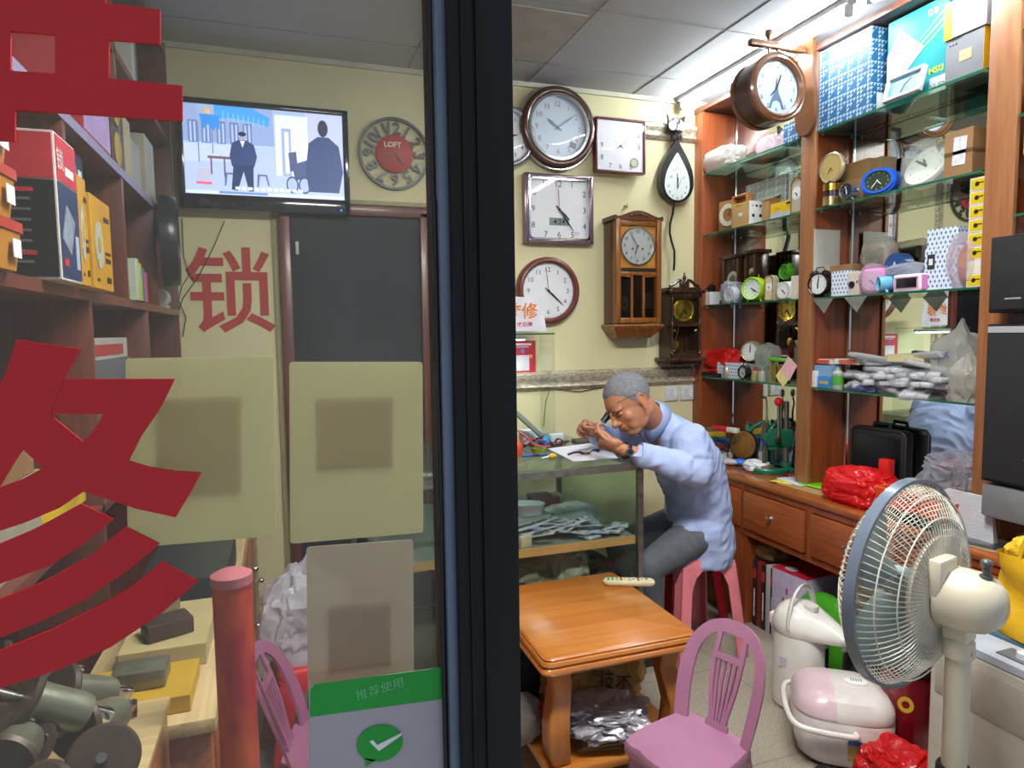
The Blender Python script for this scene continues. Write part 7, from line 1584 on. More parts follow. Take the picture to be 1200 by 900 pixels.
# ================================================================ mauve chairs, left corner
def scaled(t, k): t.scale = (k, k, k); return t
scaled(pchair('mauve plastic chair with slatted arched back beside the orange table', (1.085, 1.60, 0), math.radians(199), M_mauve), .72)
scaled(pchair('mauve plastic chair half hidden behind the green payment sign', (.10, 1.98, 0), math.radians(-12), mt('9c5f80', .4, coat=.2, var=.05)), .72)
t = stool('red plastic stool behind the left mauve chair under the white bag', (.075, 2.36, 0), .1, mt('c8282c', .4), .40)
o = crumple('plastic_bag', film('e8e8f0', .7), (.26, .22, .28), 91, .3, knot=True, sub=5); tag(o, 'white plastic bag on the tall red stool by the door', 'plastic bag', loc=(.04, 2.36, .40))
# pale wood counter along the left shelves
t = thing('side_counter', 'pale-topped wooden counter with knobbed drawers, left behind the pane', 'counter'); Y0_, Y1_ = 1.38, 3.38
B().box((-.293, (Y0_+Y1_)/2, .735), (.282, Y1_-Y0_, .03), bev=.003).obj('countertop', wood('b09a6c', 'cdb688', 'Y'), t)
B().box((-.297, (Y0_+Y1_)/2, .36), (.27, Y1_-Y0_-.02, .715), bev=.003).obj('carcass', wood('8c5430', 'a8683c', 'Y'), t)
for i in range(4):
    for k in range(3):
        z = .62-.22*k; y = Y0_+.27+.49*i; d = B().box((-.156, y, z), (.014, .45, .19), bev=.003).obj('drawer', wood('9c5a34', 'b4703f', 'Y'), t)
        b = B(); b.sph((-.128, y, z), .012, n=12); b.cyl((-.15, y, z), (-.135, y, z), .006); b.obj('knob', M_chrome, d)
# lock hardware on a low showcase by the pane
t = thing('lock_showcase', 'low glass-topped showcase carrying door lock parts, near the pane', 'showcase'); b = B(); b.box((-.50, 1.08, .47), (.56, .42, .74), bev=.004); b.obj('cabinet', wood('8c5430', 'a8683c', 'X'), t)
b = B(); b.box((-.50, 1.08, .05), (.54, .40, .10)); b.obj('plinth', mt('3a2a20', .6), t); B().box((-.50, 1.08, .846), (.57, .43, .012), bev=.002).obj('top_board', wood('b09a6c', 'cdb688', 'X'), t)
M_lk = mt('7c7c6c', .35, .5, .2, 30); M_lkb = mt('4a3c34', .45, .3, .2, 20)
def lockset(lab, loc, rot, m=0, s_=1.0):
    t = thing('door_lock', lab, 'lock', loc, 0, 'door lock parts piled by the pane', rot=rot); t.scale = (s_,)*3
    b = B(); b.lathe([(0, 0), (.026, 0), (.028, .01), (.028, .075), (.02, .08), (0, .08)], n=28); b.obj('cylinder', M_lk if m == 0 else M_lkb, t)
    b = B(); b.lathe([(0, .08), (.042, .08), (.044, .084), (.040, .090), (0, .092)], n=32); b.obj('rose', M_lkb if m == 0 else M_lk, t)
    b = B(); b.cyl((0, 0, .09), (0, 0, .14), .006); b.obj('spindle', M_steel, t); b = B(); b.box((.0, 0, -.012), (.018, .03, .05), bev=.003); b.obj('latch', M_chrome, t); return t
labs = 'grey-brown cylindrical door lock part in the pile by the pane'
l0 = None; rr_ = random.Random(3)
pos = [(x, y) for y in (.95, 1.03, 1.11, 1.19, 1.25) for x in (-.68, -.58, -.48, -.38, -.28)]
for k, (x, y) in enumerate(pos):
    lv = k % 3 == 2; z = .89+(.045 if lv else 0)+rr_.uniform(0, .02); rot = (rr_.uniform(.9, 1.5), rr_.uniform(-.2, .3), rr_.uniform(-1.3, .1)); loc = (x+rr_.uniform(-.03, .03), y+rr_.uniform(-.02, .02), z)
    if l0 is None: l0 = lockset(labs, loc, rot)
    else: dup(l0, loc, rot=rot)
t = lockset('large pale cylindrical door lock lying nearest the pane in the corner', (-.36, .90, .905), (1.2, .1, -.5), 0, 1.2); del t['group']
# second tier on the counter: parts boxes
def lbox(lab, y0, y1, x1, z, h, d, m, deco=None, name='cardboard_box', cat='box', rz=0):
    t = thing(name, lab, cat, (x1, (y0+y1)/2, z), PI/2+rz); B().box((0, d/2, h/2), (y1-y0, d, h), bev=.002).obj('body', m, t, smooth=False)
    if deco: deco(t, y1-y0, h, d)
    return t
lbox('dark grey flat box lying on the pale counter top', 1.95, 2.35, -.17, .751, .09, .22, mt('2e3436', .4))
lbox('yellow-edged pale box on the counter top beside the lock pile', 1.62, 1.90, -.19, .751, .05, .18, mt('b8a878', .6))
lbox('flat yellow box on the counter top, nearest the showcase', 1.42, 1.58, -.20, .751, .035, .20, mt('c09a2c', .5))
for k in range(3): tag(B().box((0, 0, .02), (.10, .07, .04), bev=.005).obj('metal_part', M_lkb if k % 2 else M_lk), ['small metal box part on the yellow box', 'dark metal part on the pale yellow-edged box', 'grey metal part at the back of the pale box'][k], 'metal part', loc=((-.30, -.28, -.33)[k], (1.5, 1.70, 1.84)[k], (.786, .801, .801)[k]), rz=.4*k)
# red marbled tube
def marble():
    m, N, L, P = newmat('red_marbled_paper'); n = N.new('ShaderNodeTexNoise'); n.inputs['Scale'].default_value = 9; n.inputs['Detail'].default_value = 4; L.new(coords(N, L, (1, 1, .5)), n.inputs['Vector'])
    rp = N.new('ShaderNodeValToRGB'); rp.color_ramp.elements[0].color = lin('a01c28'); rp.color_ramp.elements[1].color = lin('d0601c'); rp.color_ramp.elements[0].position = .5; rp.color_ramp.elements[1].position = .72
    L.new(n.outputs['Fac'], rp.inputs[0]); L.new(rp.outputs[0], P.inputs['Base Color']); P.inputs['Roughness'].default_value = .4; return m
t = thing('paper_roll', 'tall upright red and orange marbled roll with pale pink top', 'roll', (-.098, 1.22, 0)); b = B(); b.lathe([(.032, .005), (.032, 1.07)], n=32); b.obj('roll', marble(), t); b = B(); b.lathe([(.032, 1.07), (.034, 1.072), (.034, 1.088), (.02, 1.095), (0, 1.096)], n=32); b.obj('cap', mt('a8606a', .5), t); b = B(); b.lathe([(.08, 0), (.08, .008), (.04, .015), (.038, .03)], n=32); b.obj('foot', M_blackp, t)
# shelf stock
XS = -.40
def d_wrn(t, w_, H_, D):
    fr(t, 'red_band', -w_/2+.004, w_/2-.004, H_*.68, H_-.005, mt('c02c38', .45)); fr(t, 'navy_panel', -w_/2+.004, w_/2-.004, .006, H_*.67, mt('26365e', .45, var=.2, nscale=10)); fr(t, 'lock_picture', -w_*.3, w_*.12, H_*.22, H_*.5, mt('8a94a8', .4, var=.3, nscale=40), y=-.002, rot=.5); fr(t, 'hand_picture', w_*.22, w_*.38, H_*.10, H_*.34, mt('a8b4cc', .4), y=-.002)
    tx(t, 'white_lettering', '锁', -w_*.32, H_*.83, .045, M_white, y=-.0022); fr(t, 'small_print', -w_*.1, w_*.3, H_*.74, H_*.80, M_paper, y=-.002); fr(t, 'red_small_print', -w_*.4, -w_*.2, H_*.1, H_*.15, mt('c02c38', .5), y=-.002)
    sd(t, 'side_red_band', w_, .004, D-.004, H_*.68, H_-.005, mt('c02c38', .45), side=-1); sd(t, 'side_black_panel', w_, .004, D-.004, .006, H_*.67, mt('1c1c20', .45), side=-1)
    b = B()
    for q in range(7): b.box((-w_/2-.0014, D*.5, H_*(.12+.07*q)), (.001, D*.7, .005))
    b.obj('side_print', mt('6c6c70', .5), t); b = B()
    for q in (.18, .60): b.box((-w_/2-.0018, D*.38, H_*q), (.001, D*.5, .008))
    b.obj('side_red_print', mt('c02c38', .5), t)
lbox('big white-edged box, red above and navy below, picturing a lock', 1.53, 1.668, XS, zm, .285, .30, mt('cfcbc8', .5), d_wrn)
def d_yel(t, w_, H_, D):
    b = B(); n = 20; b.prism([(w_*(-.18)+w_*.2*math.cos(2*PI*k/n), H_*.48+H_*.26*math.sin(2*PI*k/n)) for k in range(n)], -.0018, -.0006); b.obj('lock_picture', mt('b4b4a8', .4, var=.3, nscale=50), t, smooth=False)
    b = B(); b.prism([(w_*(-.18)+w_*.08*math.cos(2*PI*k/n), H_*.48+H_*.09*math.sin(2*PI*k/n)) for k in range(n)], -.0026, -.0019); b.obj('keyhole_picture', mt('b09a28', .4), t, smooth=False)
    b = B()
    for q, (x, z, l, hh_) in enumerate(((.25, .80, .26, .05), (.25, .42, .26, .03), (.25, .34, .26, .05), (.25, .12, .22, .06), (-.3, .1, .1, .03))): b.box((w_*x, -.0012, H_*z), (w_*l, .001, H_*hh_))
    b.obj('black_print', mt('3a2c10', .5), t)
lbox('yellow lock box with black print, on the board just left of the navy box divider', 1.672, 1.740, XS, zm, .235, .25, mt('c8941c', .45), d_yel)
lbox('yellow lock box with black print, further along behind the shelf upright', 1.770, 1.955, XS, zm, .215, .25, mt('c8941c', .45), d_yel)
for k, (z, lab) in enumerate(((zm, 'amber plastic tub with red lid, lowest on the left shelf board'), (zm+.085, 'amber plastic tub with white label, middle one at the picture edge'), (zm+.17, 'amber plastic tub with red lid, topmost at the picture edge'))):
    t = thing('plastic_tub', lab, 'tub', (-.462, 1.30-.012*k, z), PI/2); b = B(); b.loft([rrect(.055, .045, .015, .0), rrect(.065, .052, .018, .062)]); b.obj('body', mt('b87c28', .35, var=.05), t); b = B(); b.loft([rrect(.068, .055, .018, .063), rrect(.068, .055, .018, .08)]); b.obj('lid', mt('b03828', .4), t); fr(t, 'label', .0, .035, .02, .05, M_paper, y=-.056)
def d_red(t, w_, H_, D): tx(t, 'white_lettering', '明玛锁具', .0, H_*.55, .034, M_paper, y=-.0022); fr(t, 'small_print', -w_*.3, w_*.3, H_*.2, H_*.26, M_paper)
lbox('red box with white characters lying on the amber tubs', 1.22, 1.35, -.43, zm+.256, .075, .20, mt('a82c30', .45), d_red)
lbox('yellow box in the dark compartment behind the navy box', 1.79, 1.85, -.47, zm+.217, .09, .12, mt('c0901c', .5))
lbox('dark blue box with white label in the compartment above the yellow boxes', 1.86, 2.03, -.47, zm+.217, .13, .15, mt('1e2c4c', .5), lambda t, w_, H_, D: (fr(t, 'label', w_*.2, w_*.38, H_*.4, H_*.7, M_paper), fr(t, 'pale_print', -w_*.3, w_*.1, H_*.5, H_*.75, mt('7c8cb0', .5))))
lbox('brown carton propping the dark blue box in the compartment', 1.80, 2.05, -.66, zm+.001, .214, .12, mt('4a3020', .7)) 
for k, (c, h, lab) in enumerate((('b8c4b0', .13, 'pale green booklet first of the upright row on the board'), ('b8bc1c', .12, 'lime yellow booklet in the upright row on the board'), ('2c74b0', .11, 'blue booklet in the upright row on the board'), ('c04858', .10, 'pinkish booklet last of the upright row on the board'))):
    lbox(lab, 2.37+.045*k, 2.408+.045*k, -.42, zm, h, .14, mt(c, .5), name='booklet', cat='booklet')
lbox('dark red box standing behind the coloured booklets', 2.38, 2.60, -.60, zm, .22, .12, mt('5c1c20', .5))
t = thing('wall_clock', 'round pale-faced clock leaning edge-on in the shelf above the white roll', 'clock', (-.395, 2.92, zm+.25), PI/2+.1); rim(t, .15, .175, .03, -.03, mt('1c2026', .3)); dial(t, .152, -.012, mt('c9c8a0', .4), hour=2, minute=50)
b = B(); b.cyl((0, -.05, .045), (0, .05, .045), .035); b.box((0, 0, .006), (.06, .10, .012)); tag(b.obj('paper_roll', mt('cfcfca', .6)), 'white paper roll under the edge-on clock on the board', 'roll', loc=(-.47, 3.1, zm))
# top row
def d_pink(t, w_, H_, D): fr(t, 'picture', -w_*.48, w_*.48, .01, H_-.01, mt('b08cc0', .3, var=.35, nscale=8)); sd(t, 'red_side', w_, 0, D, 0, H_, mt('a82c34', .5), side=-1)
lbox('glossy pink and violet picture box on the upper left shelf', 1.93, 2.21, -.44, zt, .26, .14, mt('b02c38', .4), d_pink)
def d_by(t, w_, H_, D): b = B(); b.lathe([(w_*.3, 0), (w_*.3, .001), (0, .001)], c=(-w_*.1, -.001, H_*.45), axis='Y', n=24); b.obj('yellow_disc', mt('b89c24', .5), t)
for k in range(2): lbox(['brown box with yellow disc, lower of two on the upper left shelf', 'brown box with yellow disc, upper of two on the upper left shelf'][k], 2.24, 2.40, -.44, zt+.118*k, .116, .12, mt('4c3020', .5), d_by)
lbox('cream box standing beyond the brown and yellow boxes on the upper shelf', 2.42, 2.56, -.45, zt, .20, .12, mt('b8ac7c', .5)); lbox('pale glass-fronted carton further along the upper shelf', 2.58, 2.78, -.46, zt, .17, .12, mt('a0a494', .5)); lbox('white box at the far end of the upper left shelf', 2.82, 3.00, -.45, zt, .24, .12, mt('a9a796', .5)); lbox('brown carton on top of the cream box', 2.43, 2.56, -.46, zt+.202, .09, .12, mt('6c4c30', .6))
lbox('dark carton behind the cut-out hole of the upper red character', 1.62, 1.90, -.46, 2.362, .26, .14, mt('b05c5c', .5, var=.3, nscale=30)); 
for k in range(3): lbox(['white', 'grey', 'dark blue'][k]+' folder leaning on the highest left shelf', 2.62+.03*k, 2.645+.03*k, -.44, 2.362, .24, .16, mt(['b4b4b0', '8c8c88', '283454'][k], .5), name='folder', cat='folder', rz=0)
# lower rows
for k, (y0, y1, z, h, c, lab) in enumerate(((1.94, 2.43, 1.081, .12, '3c4048', 'dark grey tool case lowest in the lower left compartment'), (1.94, 2.41, 1.202, .12, '4a4e56', 'grey tool case second in the lower left compartment'), (1.95, 2.42, 1.323, .11, '5c6068', 'grey tool case third in the lower left compartment'), (1.95, 2.38, 1.434, .06, 'a8a8a4', 'pale tool case with red stripe on top of the grey cases'), (2.44, 2.60, 1.081, .15, '7c5c38', 'brown carton beside the grey tool cases'), (2.44, 2.58, 1.232, .11, '8c6c44', 'second brown carton above the first, beside the tool cases'), (1.30, 1.52, 1.081, .16, '9c9484', 'pale carton behind the big red character'), (1.55, 1.80, 1.081, .12, 'b0b4bc', 'white printed box behind the big red character'), (1.55, 1.78, 1.202, .11, '8c6a50', 'brown carton above the white printed box'), (1.26, 1.50, 1.242, .09, '8c6440', 'brown carton above the pale carton, behind the big red character'), (2.68, 2.95, 1.081, .14, '6a6e6c', 'grey box in the furthest lower left compartment'))):
    lbox(lab, y0, y1, -.59 if y1 in (1.80, 1.78) else -.46, z, h, .078 if k in (4, 5) else .18, mt(c, .5), (lambda t, w_, H_, D: fr(t, 'red_stripe', -w_/2, w_*.35, H_*.2, H_*.7, mt('a83038', .5))) if k == 3 else None)
o = crumple('cloth_bag', mt('c8a818', .6, bump=.2), (.13, .30, .12), 95, .15); tag(o, 'yellow cloth bag in the lower left compartment behind the red strokes', 'bag', loc=(-.30, 1.62, .95-.14)); o.location = (-.515, 1.69, 1.0815)
# ================================================================ the watchmaker
man = thing('person', 'grey-haired man in pale blue shirt bending over a watch, eyeglass at his brow', 'person', (0, 0, 0))
M_skin = mt('ad7658', .5, var=.06, nscale=25); M_hair = mt('77797e', .9, var=.3, nscale=110, bump=.5, spec=.2)
V = Vector
def ell(b, c, r, yaw=0, pitch=0, roll=0, n=24):
    R_ = Euler((roll, pitch, yaw)).to_matrix(); b.sph(c, r, n=n, R=R_)
# head frame: forward f, left l, up u
hc = V((1.405, 2.545, 1.178)); f_ = V((-.83, -.16, -.53)).normalized(); l_ = V((-.12, -.98, .12)); l_ = (l_-f_*l_.dot(f_)).normalized(); u_ = l_.cross(f_)*-1
u_ = f_.cross(l_) if f_.cross(l_).z > 0 else l_.cross(f_)
HM = Matrix((f_, l_, u_)).transposed()
K_ = 1.13
def hp(a, c, d): return hc+(f_*a+l_*c+u_*d)*K_
def hell(b, p, r, n=20, rot=None):
    R_ = HM.copy()
    if rot: R_ = HM @ Euler(rot).to_matrix()
    b.sph(hp(*p), tuple(x*K_ for x in r), n=n, R=R_)
b = B()
hell(b, (-.010, 0, .030), (.095, .074, .085), 32)           # cranium
hell(b, (.022, 0, -.02), (.068, .062, .088), 28)            # face mass
hell(b, (.040, 0, .030), (.048, .058, .045), 24)            # forehead
hell(b, (.045, 0, -.085), (.036, .040, .026), 20)           # chin
hell(b, (.02, 0, -.068), (.055, .052, .038), 20)            # jaw
for s_ in (-1, 1):
    hell(b, (.054, s_*.034, -.022), (.024, .027, .026), 16)  # cheekbone
    hell(b, (.072, s_*.028, .020), (.020, .026, .009), 14)   # brow ridge
    hell(b, (.046, s_*.030, -.055), (.028, .022, .032), 14)
hell(b, (.088, 0, -.004), (.016, .010, .026), 14)            # nose bridge
hell(b, (.098, 0, -.026), (.020, .013, .015), 14)            # nose
for s_ in (-1, 1): hell(b, (.092, s_*.013, -.030), (.012, .009, .009), 10)
hell(b, (.082, 0, -.050), (.014, .026, .010), 14); hell(b, (.080, 0, -.064), (.013, .022, .008), 14)
for s_ in (-1, 1):                                            # ears
    b.tube([hp(-.004, s_*.072, -.034), hp(-.010, s_*.077, -.030), hp(-.024, s_*.081, -.012), hp(-.028, s_*.083, .010), hp(-.016, s_*.080, .024), hp(-.002, s_*.075, .016), hp(.002, s_*.072, .004)], .0048, n=8); hell(b, (-.012, s_*.073, -.004), (.016, .006, .026), 16); hell(b, (-.004, s_*.075, -.034), (.008, .006, .010), 10)
nb_ = V((1.565, 2.60, 1.075))
b.tube([hp(-.03, 0, .0), hp(-.035, 0, -.05), (hp(-.04, 0, -.07)+nb_)/2, nb_, nb_+V((.04, .0, -.06))], [.058, .060, .060, .066, .07], n=20)
# forearms, wrists
wrN, elN = V((1.318, 2.462, 1.0)), V((1.60, 2.400, .905)); wrF, elF = V((1.300, 2.705, 1.045)), V((1.46, 2.84, .985))
for (w1, e1) in ((wrN, elN), (wrF, elF)):
    b.tube([e1, e1*.6+w1*.4, e1*.3+w1*.7, w1], [(.042), .042, .033, .027], n=16)
body = b.obj('body', M_skin, man); remesh(body, .0038, 9); body['label'] = 'head, neck and forearms, tanned skin'
# hands
def hand(name, wr, to, palm_n, curl, side, K=1.0, lens=(.044, .026, .020)):
    """palm from the wrist along 'to', palm facing palm_n; side = direction of the thumb"""
    b = B(); to = V(to).normalized(); pn = V(palm_n); pn = (pn-to*pn.dot(to)).normalized(); sd_ = V(side); sd_ = (sd_-to*sd_.dot(to)-pn*sd_.dot(pn)).normalized()
    R_ = Matrix((to, sd_, pn)).transposed()
    b.sph(wr+to*.045*K, (.050*K, .038*K, .018*K), n=20, R=R_); b.sph(wr+to*.065*K, (.034*K, .040*K, .016*K), n=18, R=R_); b.sph(wr+to*.005*K, (.034, .028, .023), n=16, R=R_)
    b.sph(wr+to*.030*K+sd_*.024*K+pn*.010*K, (.030*K, .016*K, .016*K), n=14, R=R_)
    for i, (off, ln, cu) in enumerate(zip((.029, .010, -.010, -.028), (1.0, 1.1, 1.02, .82), curl)):
        base = wr+to*(.085*K-abs(off)*.25)+sd_*off*K; p = [base-to*.02, base]; d = to.copy(); a = 0
        for seg, L_ in enumerate(lens):
            a += cu[seg]; d = to*math.cos(a)+pn*math.sin(a)+sd_*cu[3]; d.normalize(); p.append(p[-1]+d*L_*ln*K)
        b.tube(p, [.0095*K, .0095*K, .0088*K, .008*K, .0062*K], n=10); b.sph(p[-1], .0066*K, n=10)
        for q, r_ in ((1, .0105), (2, .0095), (3, .0086)): b.sph(p[q], r_*K, n=10)
    o = b.obj(name, M_skin, man); return o, b
thN = None
near, bN = hand('left_hand', wrN, (-.80, .25, .32), (.15, .62, .75), [(.55, .75, .45, .05), (.75, .85, .5, .02), (.95, .9, .5, 0), (1.1, .9, .5, -.03)], (-.25, .1, .9))
def thumb(o, b, pts_, r=(.016, .014, .0115, .009)):
    b.tube(pts_, list(r), n=10); b.sph(pts_[-1], r[-1]*1.0, n=10)
    for p_, q in zip(pts_[1:3], r[1:3]): b.sph(p_, q*1.02, n=10)
    me = b.mesh('hand', M_skin); o.data = me
tip = V((1.208, 2.575, 1.078))
thumb(near, bN, [wrN+V((-.030, .010, .030)), wrN+V((-.055, .030, .060)), wrN+V((-.080, .060, .082)), tip+V((.004, -.004, .004))])
far, bF = hand('right_hand', wrF, (-.72, -.42, .30), (.25, -.75, -.30), [(.55, .7, .4, .04), (.7, .8, .4, .02), (.8, .8, .45, 0), (.9, .85, .45, -.02)], (-.30, -.15, .9))
thumb(far, bF, [wrF+V((-.026, -.020, .020)), wrF+V((-.045, -.050, .040)), wrF+V((-.066, -.082, .048)), tip+V((.006, .020, .010))])
for o in (near, far): remesh(o, .0024, 3)
near['label'] = 'near hand holding a tiny watch part'
for o in (near, far):
    pass
b = B(); b.lathe([(.008, 0), (.008, .003), (0, .003)], n=16); b.tube([(0, 0, 0), (.006, -.01, .014), (.008, -.018, .03)], .0016, n=6)
tag(b.obj('watch_part', M_steel), 'tiny metal watch part held between the man\'s fingertips', 'watch part', loc=tip+V((.0, .006, .0)))
# hair: cap over the cranium, cropped at the forehead and ears
b = B(); n1, n2 = 40, 26; vs = []; fs = []
def hairr(th, a, e=0):
    # th polar from u_, a azimuth from f_
    x, y, z = math.sin(th)*math.cos(a), math.sin(th)*math.sin(a), math.cos(th)
    k = 1.0+.055*(1-e**5)+.008*noise.noise(V((x*14, y*14, z*14)))*(1-e)
    return hp(-.010+.0958*x*k, .0748*y*k, .030+.0858*z*k)
for i in range(n2+1):
    for j in range(n1):
        a = 2*PI*j/n1; ca = math.cos(a)
        lim = 1.02 if ca > .8 else (1.02+(.8-ca)*1.05 if ca > .2 else 1.65+(.2-ca)*.40)
        if .05 < ca < .45: lim += .28*math.exp(-((ca-.22)/.12)**2)
        lim += .035*noise.noise(V((math.cos(a)*9, math.sin(a)*9, 0))); vs.append(hairr(lim*i/n2, a, i/n2))
for i in range(n2):
    for j in range(n1): fs.append((i*n1+j, (i+1)*n1+j, (i+1)*n1+(j+1) % n1, i*n1+(j+1) % n1))
b.add(vs, fs); o = b.obj('hair', M_hair, man); o['label'] = 'short cropped grey hair'
# brows, eyes, mouth, ears' shadowless details
for s_ in (-1, 1):
    b = B(); b.tube([hp(.092, s_*.014, .020), hp(.0895, s_*.03, .026), hp(.076, s_*.047, .020)], [.0028, .004, .0025], n=8); b.obj('eyebrow', mt('4c4846', .8), man)
    b = B(); hell(b, (.0725, s_*.031, .002), (.0105, .013, .0075), 14); b.obj('eyelid', M_skin, man)
    b = B(); b.tube([hp(.083, s_*.018, -.003), hp(.0875, s_*.031, -.006), hp(.078, s_*.045, -.004)], .0016, n=6); b.obj('lash_line', mt('2a1c18', .6), man)
b = B(); b.tube([hp(.084, -.024, -.058), hp(.0945, -.010, -.0565), hp(.0955, 0, -.0575), hp(.0945, .010, -.0565), hp(.084, .024, -.058)], [.002, .0032, .0036, .0032, .002], n=8); b.obj('lips', mt('8c4c42', .5), man)
# loupe
lp = hp(.108, .026, .010); lp = hp(.100, -.012, .022)
lo = thing('eye_loupe', 'black watchmaker\'s eyeglass held at the man\'s brow', 'loupe', (0, 0, 0)); b = B(); d = f_*.9-u_*.15; ax0 = hp(.088, -.034, .012)
b.cyl(ax0, ax0+d*.030, .016, .0135, n=24); b.cyl(ax0+d*.030, ax0+d*.036, .0145, .0145, n=24); b.obj('barrel', M_black, lo); b = B(); b.cyl(ax0+d*.036, ax0+d*.0375, .011, n=20); b.obj('lens', mt('8ca0ac', .05, .6), lo)
b = B(); b.tube([ax0+u_*.01, hp(.085, .01, .045), hp(.055, .062, .045), hp(.0, .083, .035)], .0012, n=6); b.obj('wire_band', M_steel, lo)
# wrist watch on the near wrist
wd = (elN-wrN).normalized(); wp = wrN+wd*.030; b = B(); un = wd.orthogonal().normalized(); un2 = wd.cross(un)
b.tube([wp+(un*math.cos(a)+un2*math.sin(a))*.0335 for a in [2*PI*j/28 for j in range(28)]], [(.0022, .010)]*28, closed=True, n=8); st = b.obj('watch_strap', mt('17171a', .4), man, label='black watch strap on the near wrist')
nd = V((-.25, -.9, .1)); nd = (nd-wd*nd.dot(wd)).normalized(); b = B(); b.cyl(wp+nd*.030, wp+nd*.041, .016, n=24); b.obj('watch_case', M_steel, st); b = B(); b.cyl(wp+nd*.0411, wp+nd*.042, .0135, n=24); b.obj('watch_dial', mt('22242a', .2), st)
# shirt
b = B()
def ring3(c, rx, ry, ax, n=28, up=(0, 0, 1)):
    """ellipse ring round centre c, perpendicular to axis ax; rx along the body's front-back, ry sideways"""
    ax = V(ax).normalized(); s_ = V((0, 1, 0)); s_ = (s_-ax*s_.dot(ax)).normalized(); g = ax.cross(s_)
    return [V(c)+g*rx*math.cos(2*PI*j/n)+s_*ry*math.sin(2*PI*j/n) for j in range(n)]
spine = [((1.815, 2.64, .42), .145, .185, (0, 0, 1)), ((1.82, 2.64, .50), .15, .195, (0, 0, 1)), ((1.825, 2.64, .60), .138, .178, (-.05, 0, 1)), ((1.815, 2.635, .70), .135, .175, (-.2, 0, 1)), ((1.785, 2.63, .80), .138, .182, (-.4, 0, 1)), ((1.735, 2.62, .90), .135, .195, (-.6, 0, 1)), ((1.68, 2.615, .975), .118, .205, (-.8, 0, 1)), ((1.635, 2.61, 1.025), .092, .180, (-.9, 0, 1)), ((1.595, 2.605, 1.06), .070, .11, (-.95, 0, .9)), ((1.565, 2.60, 1.085), .062, .066, (-.95, 0, .9))]
b.loft([ring3(*s_) for s_ in spine])
b.sph((1.80, 2.555, .565), (.115, .115, .115), n=20); b.sph((1.84, 2.60, .52), (.12, .12, .09), n=20); b.sph((1.74, 2.56, .60), (.09, .09, .06), n=20)
shN, shF = V((1.655, 2.455, 1.005)), V((1.63, 2.775, 1.01))
def sleeve(sh, el, cuff, r0=.082):
    m1 = sh*.5+el*.5
    b.tube([sh+V((.01, (2.61-sh.y)*.35, -.02)), sh, sh*.7+el*.3, m1, el*.8+sh*.2, el+V((.006, 0, -.008))], [.085, .083, .078, .072, .066, .060], n=20); b.sph(el, .064, n=16)
    b.tube([el+V((.0, 0, -.002)), el*.7+cuff*.3, el*.35+cuff*.65, cuff*.9+el*.1, cuff], [.062, .060, .052, .047, .048], n=20)
    b.sph(sh, .086, n=18)
eN = V((1.650, 2.395, .890)); cN = wrN+(eN-wrN)*.26
sleeve(shN, eN, cN); eF = V((1.47, 2.845, .97)); cF = wrF+(eF-wrF)*.35; sleeve(shF, eF, cF)
def folds(p):
    q = V((p.x*6, p.y*5, p.z*6)); d = .0
    d += .010*noise.noise(V((p.x*9+p.z*13, p.y*6, p.z*5-p.x*4))); d += .0065*(1-abs(noise.noise(V((p.x*16-p.z*14, p.y*10, p.x*8+p.z*10)))*2)); d += .0015*noise.noise(p*45)
    k = max(0, 1-(p-eN).length/.13); d += .010*k*math.sin((p-eN).length*150+noise.noise(p*20)*3)*(.6)
    k2 = max(0, 1-abs(p.z-.60)/.12) if p.x > 1.6 else 0; d += .005*k2*noise.noise(V((p.x*10, p.y*8, p.z*40)))
    return d
M_shirt = mt('a3b4dc', .75, var=.05, nscale=6, bump=.05)
sh = b.obj('shirt', M_shirt, man); remesh(sh, .0075, 3, folds); sh['label'] = 'pale blue long-sleeved shirt'
# hollow the cuffs visually with rolled bands, collar and placket
for cu, el, r_ in ((cN, eN, .0475), (cF, eF, .0475)):
    d = (cu-el).normalized(); b = B(); u1 = d.orthogonal().normalized(); u2 = d.cross(u1)
    b.tube([cu-d*.030, cu-d*.028, cu+d*.012, cu+d*.015, cu+d*.012, cu+d*.0], [.048, .0525, .052, .049, .044, .036], n=28, caps=False); b.obj('cuff', M_shirt, man)
b = B(); cc = V((1.550, 2.598, 1.100)); ax = V((-.80, -.03, .62)).normalized(); s1 = V((0, 1, 0)); s1 = (s1-ax*s1.dot(ax)).normalized(); g1 = ax.cross(s1); vs = []; fs = []; n = 30
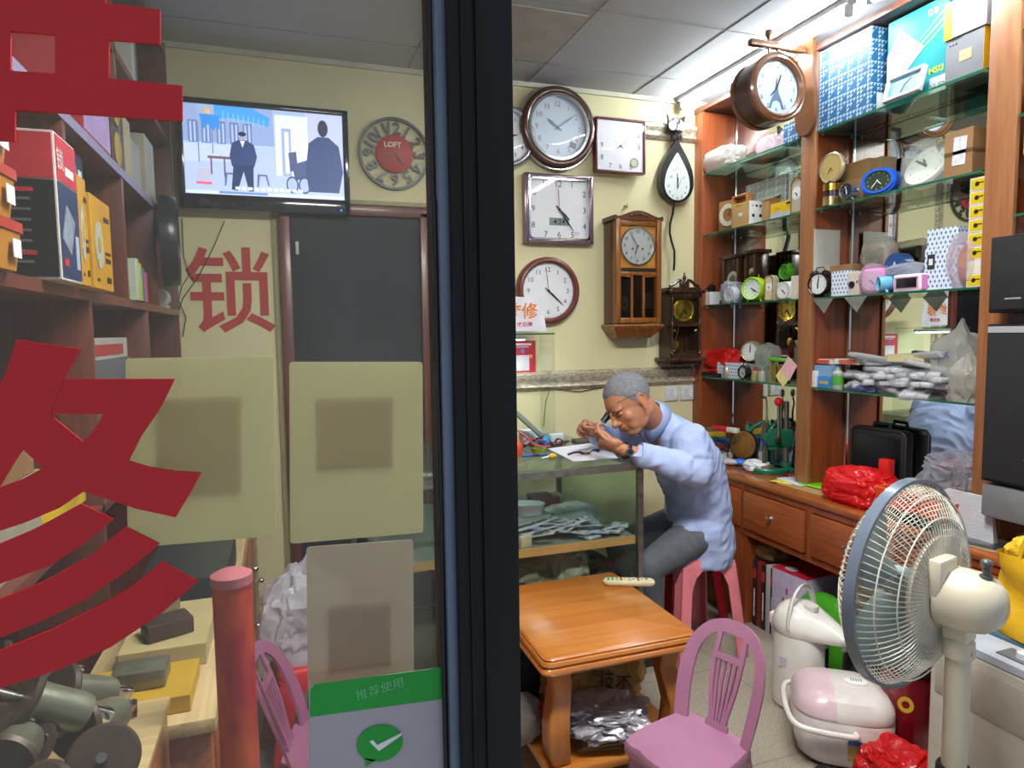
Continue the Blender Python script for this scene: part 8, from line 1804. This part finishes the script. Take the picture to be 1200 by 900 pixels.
# collar: fold-over band open at the front (g1 sign checked so that -g1 faces the chest)
if g1.z > 0: g1 = -g1
for j in range(n+1):
    a = -PI*.90+2*PI*.90*j/n+PI; dirv = g1*math.cos(a)+s1*math.sin(a); open_ = abs(abs(a-PI)-PI*.9) < .6
    pt = .028*max(0, (abs(a-PI)/(PI*.9))**6)
    top = cc+dirv*.068+ax*.030; vs += [cc+dirv*.070-ax*.01, top, top+dirv*.007, cc+dirv*(.092+pt*.6)-ax*(.022+pt)]
for j in range(n):
    for k in range(3): fs.append((j*4+k, j*4+k+1, (j+1)*4+k+1, (j+1)*4+k))
b.add(vs, fs); o = b.obj('collar', M_shirt, man); so = o.modifiers.new('s', 'SOLIDIFY'); so.thickness = .0025
# trousers
b = B(); M_tr = mt('54585f', .8, var=.12, nscale=30, bump=.1)
b.loft([ring3((1.81, 2.64, .60), .135, .172, (0, 0, 1)), ring3((1.81, 2.64, .52), .145, .185, (0, 0, 1)), ring3((1.81, 2.64, .487), .14, .18, (0, 0, 1))])
for hipp, kn, an in ((V((1.76, 2.545, .562)), V((1.485, 2.525, .455)), V((1.535, 2.56, .10))), (V((1.76, 2.735, .562)), V((1.485, 2.77, .47)), V((1.52, 2.77, .10)))):
    b.tube([hipp+V((.03, 0, .0)), hipp, hipp*.5+kn*.5, kn*.85+hipp*.15, kn], [.080, .086, .080, .070, .066], n=20); b.sph(kn, .068, n=18)
    b.tube([kn, kn*.7+an*.3, kn*.3+an*.7, an], [.066, .062, .056, .056], n=18)
tr = b.obj('trousers', M_tr, man); remesh(tr, .009, 3, lambda p: .005*noise.noise(V((p.x*12, p.y*12, p.z*9)))+.003*(1-abs(noise.noise(V((p.x*22+p.z*10, p.y*12, p.z*14)))*2))); tr['label'] = 'grey trousers'
for an in (V((1.535, 2.56, .10)), V((1.52, 2.77, .10))):
    b = B(); b.loft([[V(an)+V((x*k1-.045, y*k2, z-.10)) for x, y, _ in rr4(1, 1, 0, .8, 24)] for z, k1, k2 in ((.0, .135, .048), (.02, .14, .05), (.05, .125, .046), (.075, .085, .042), (.085, .05, .035))]); b.obj('shoe', mt('22201f', .4), man)
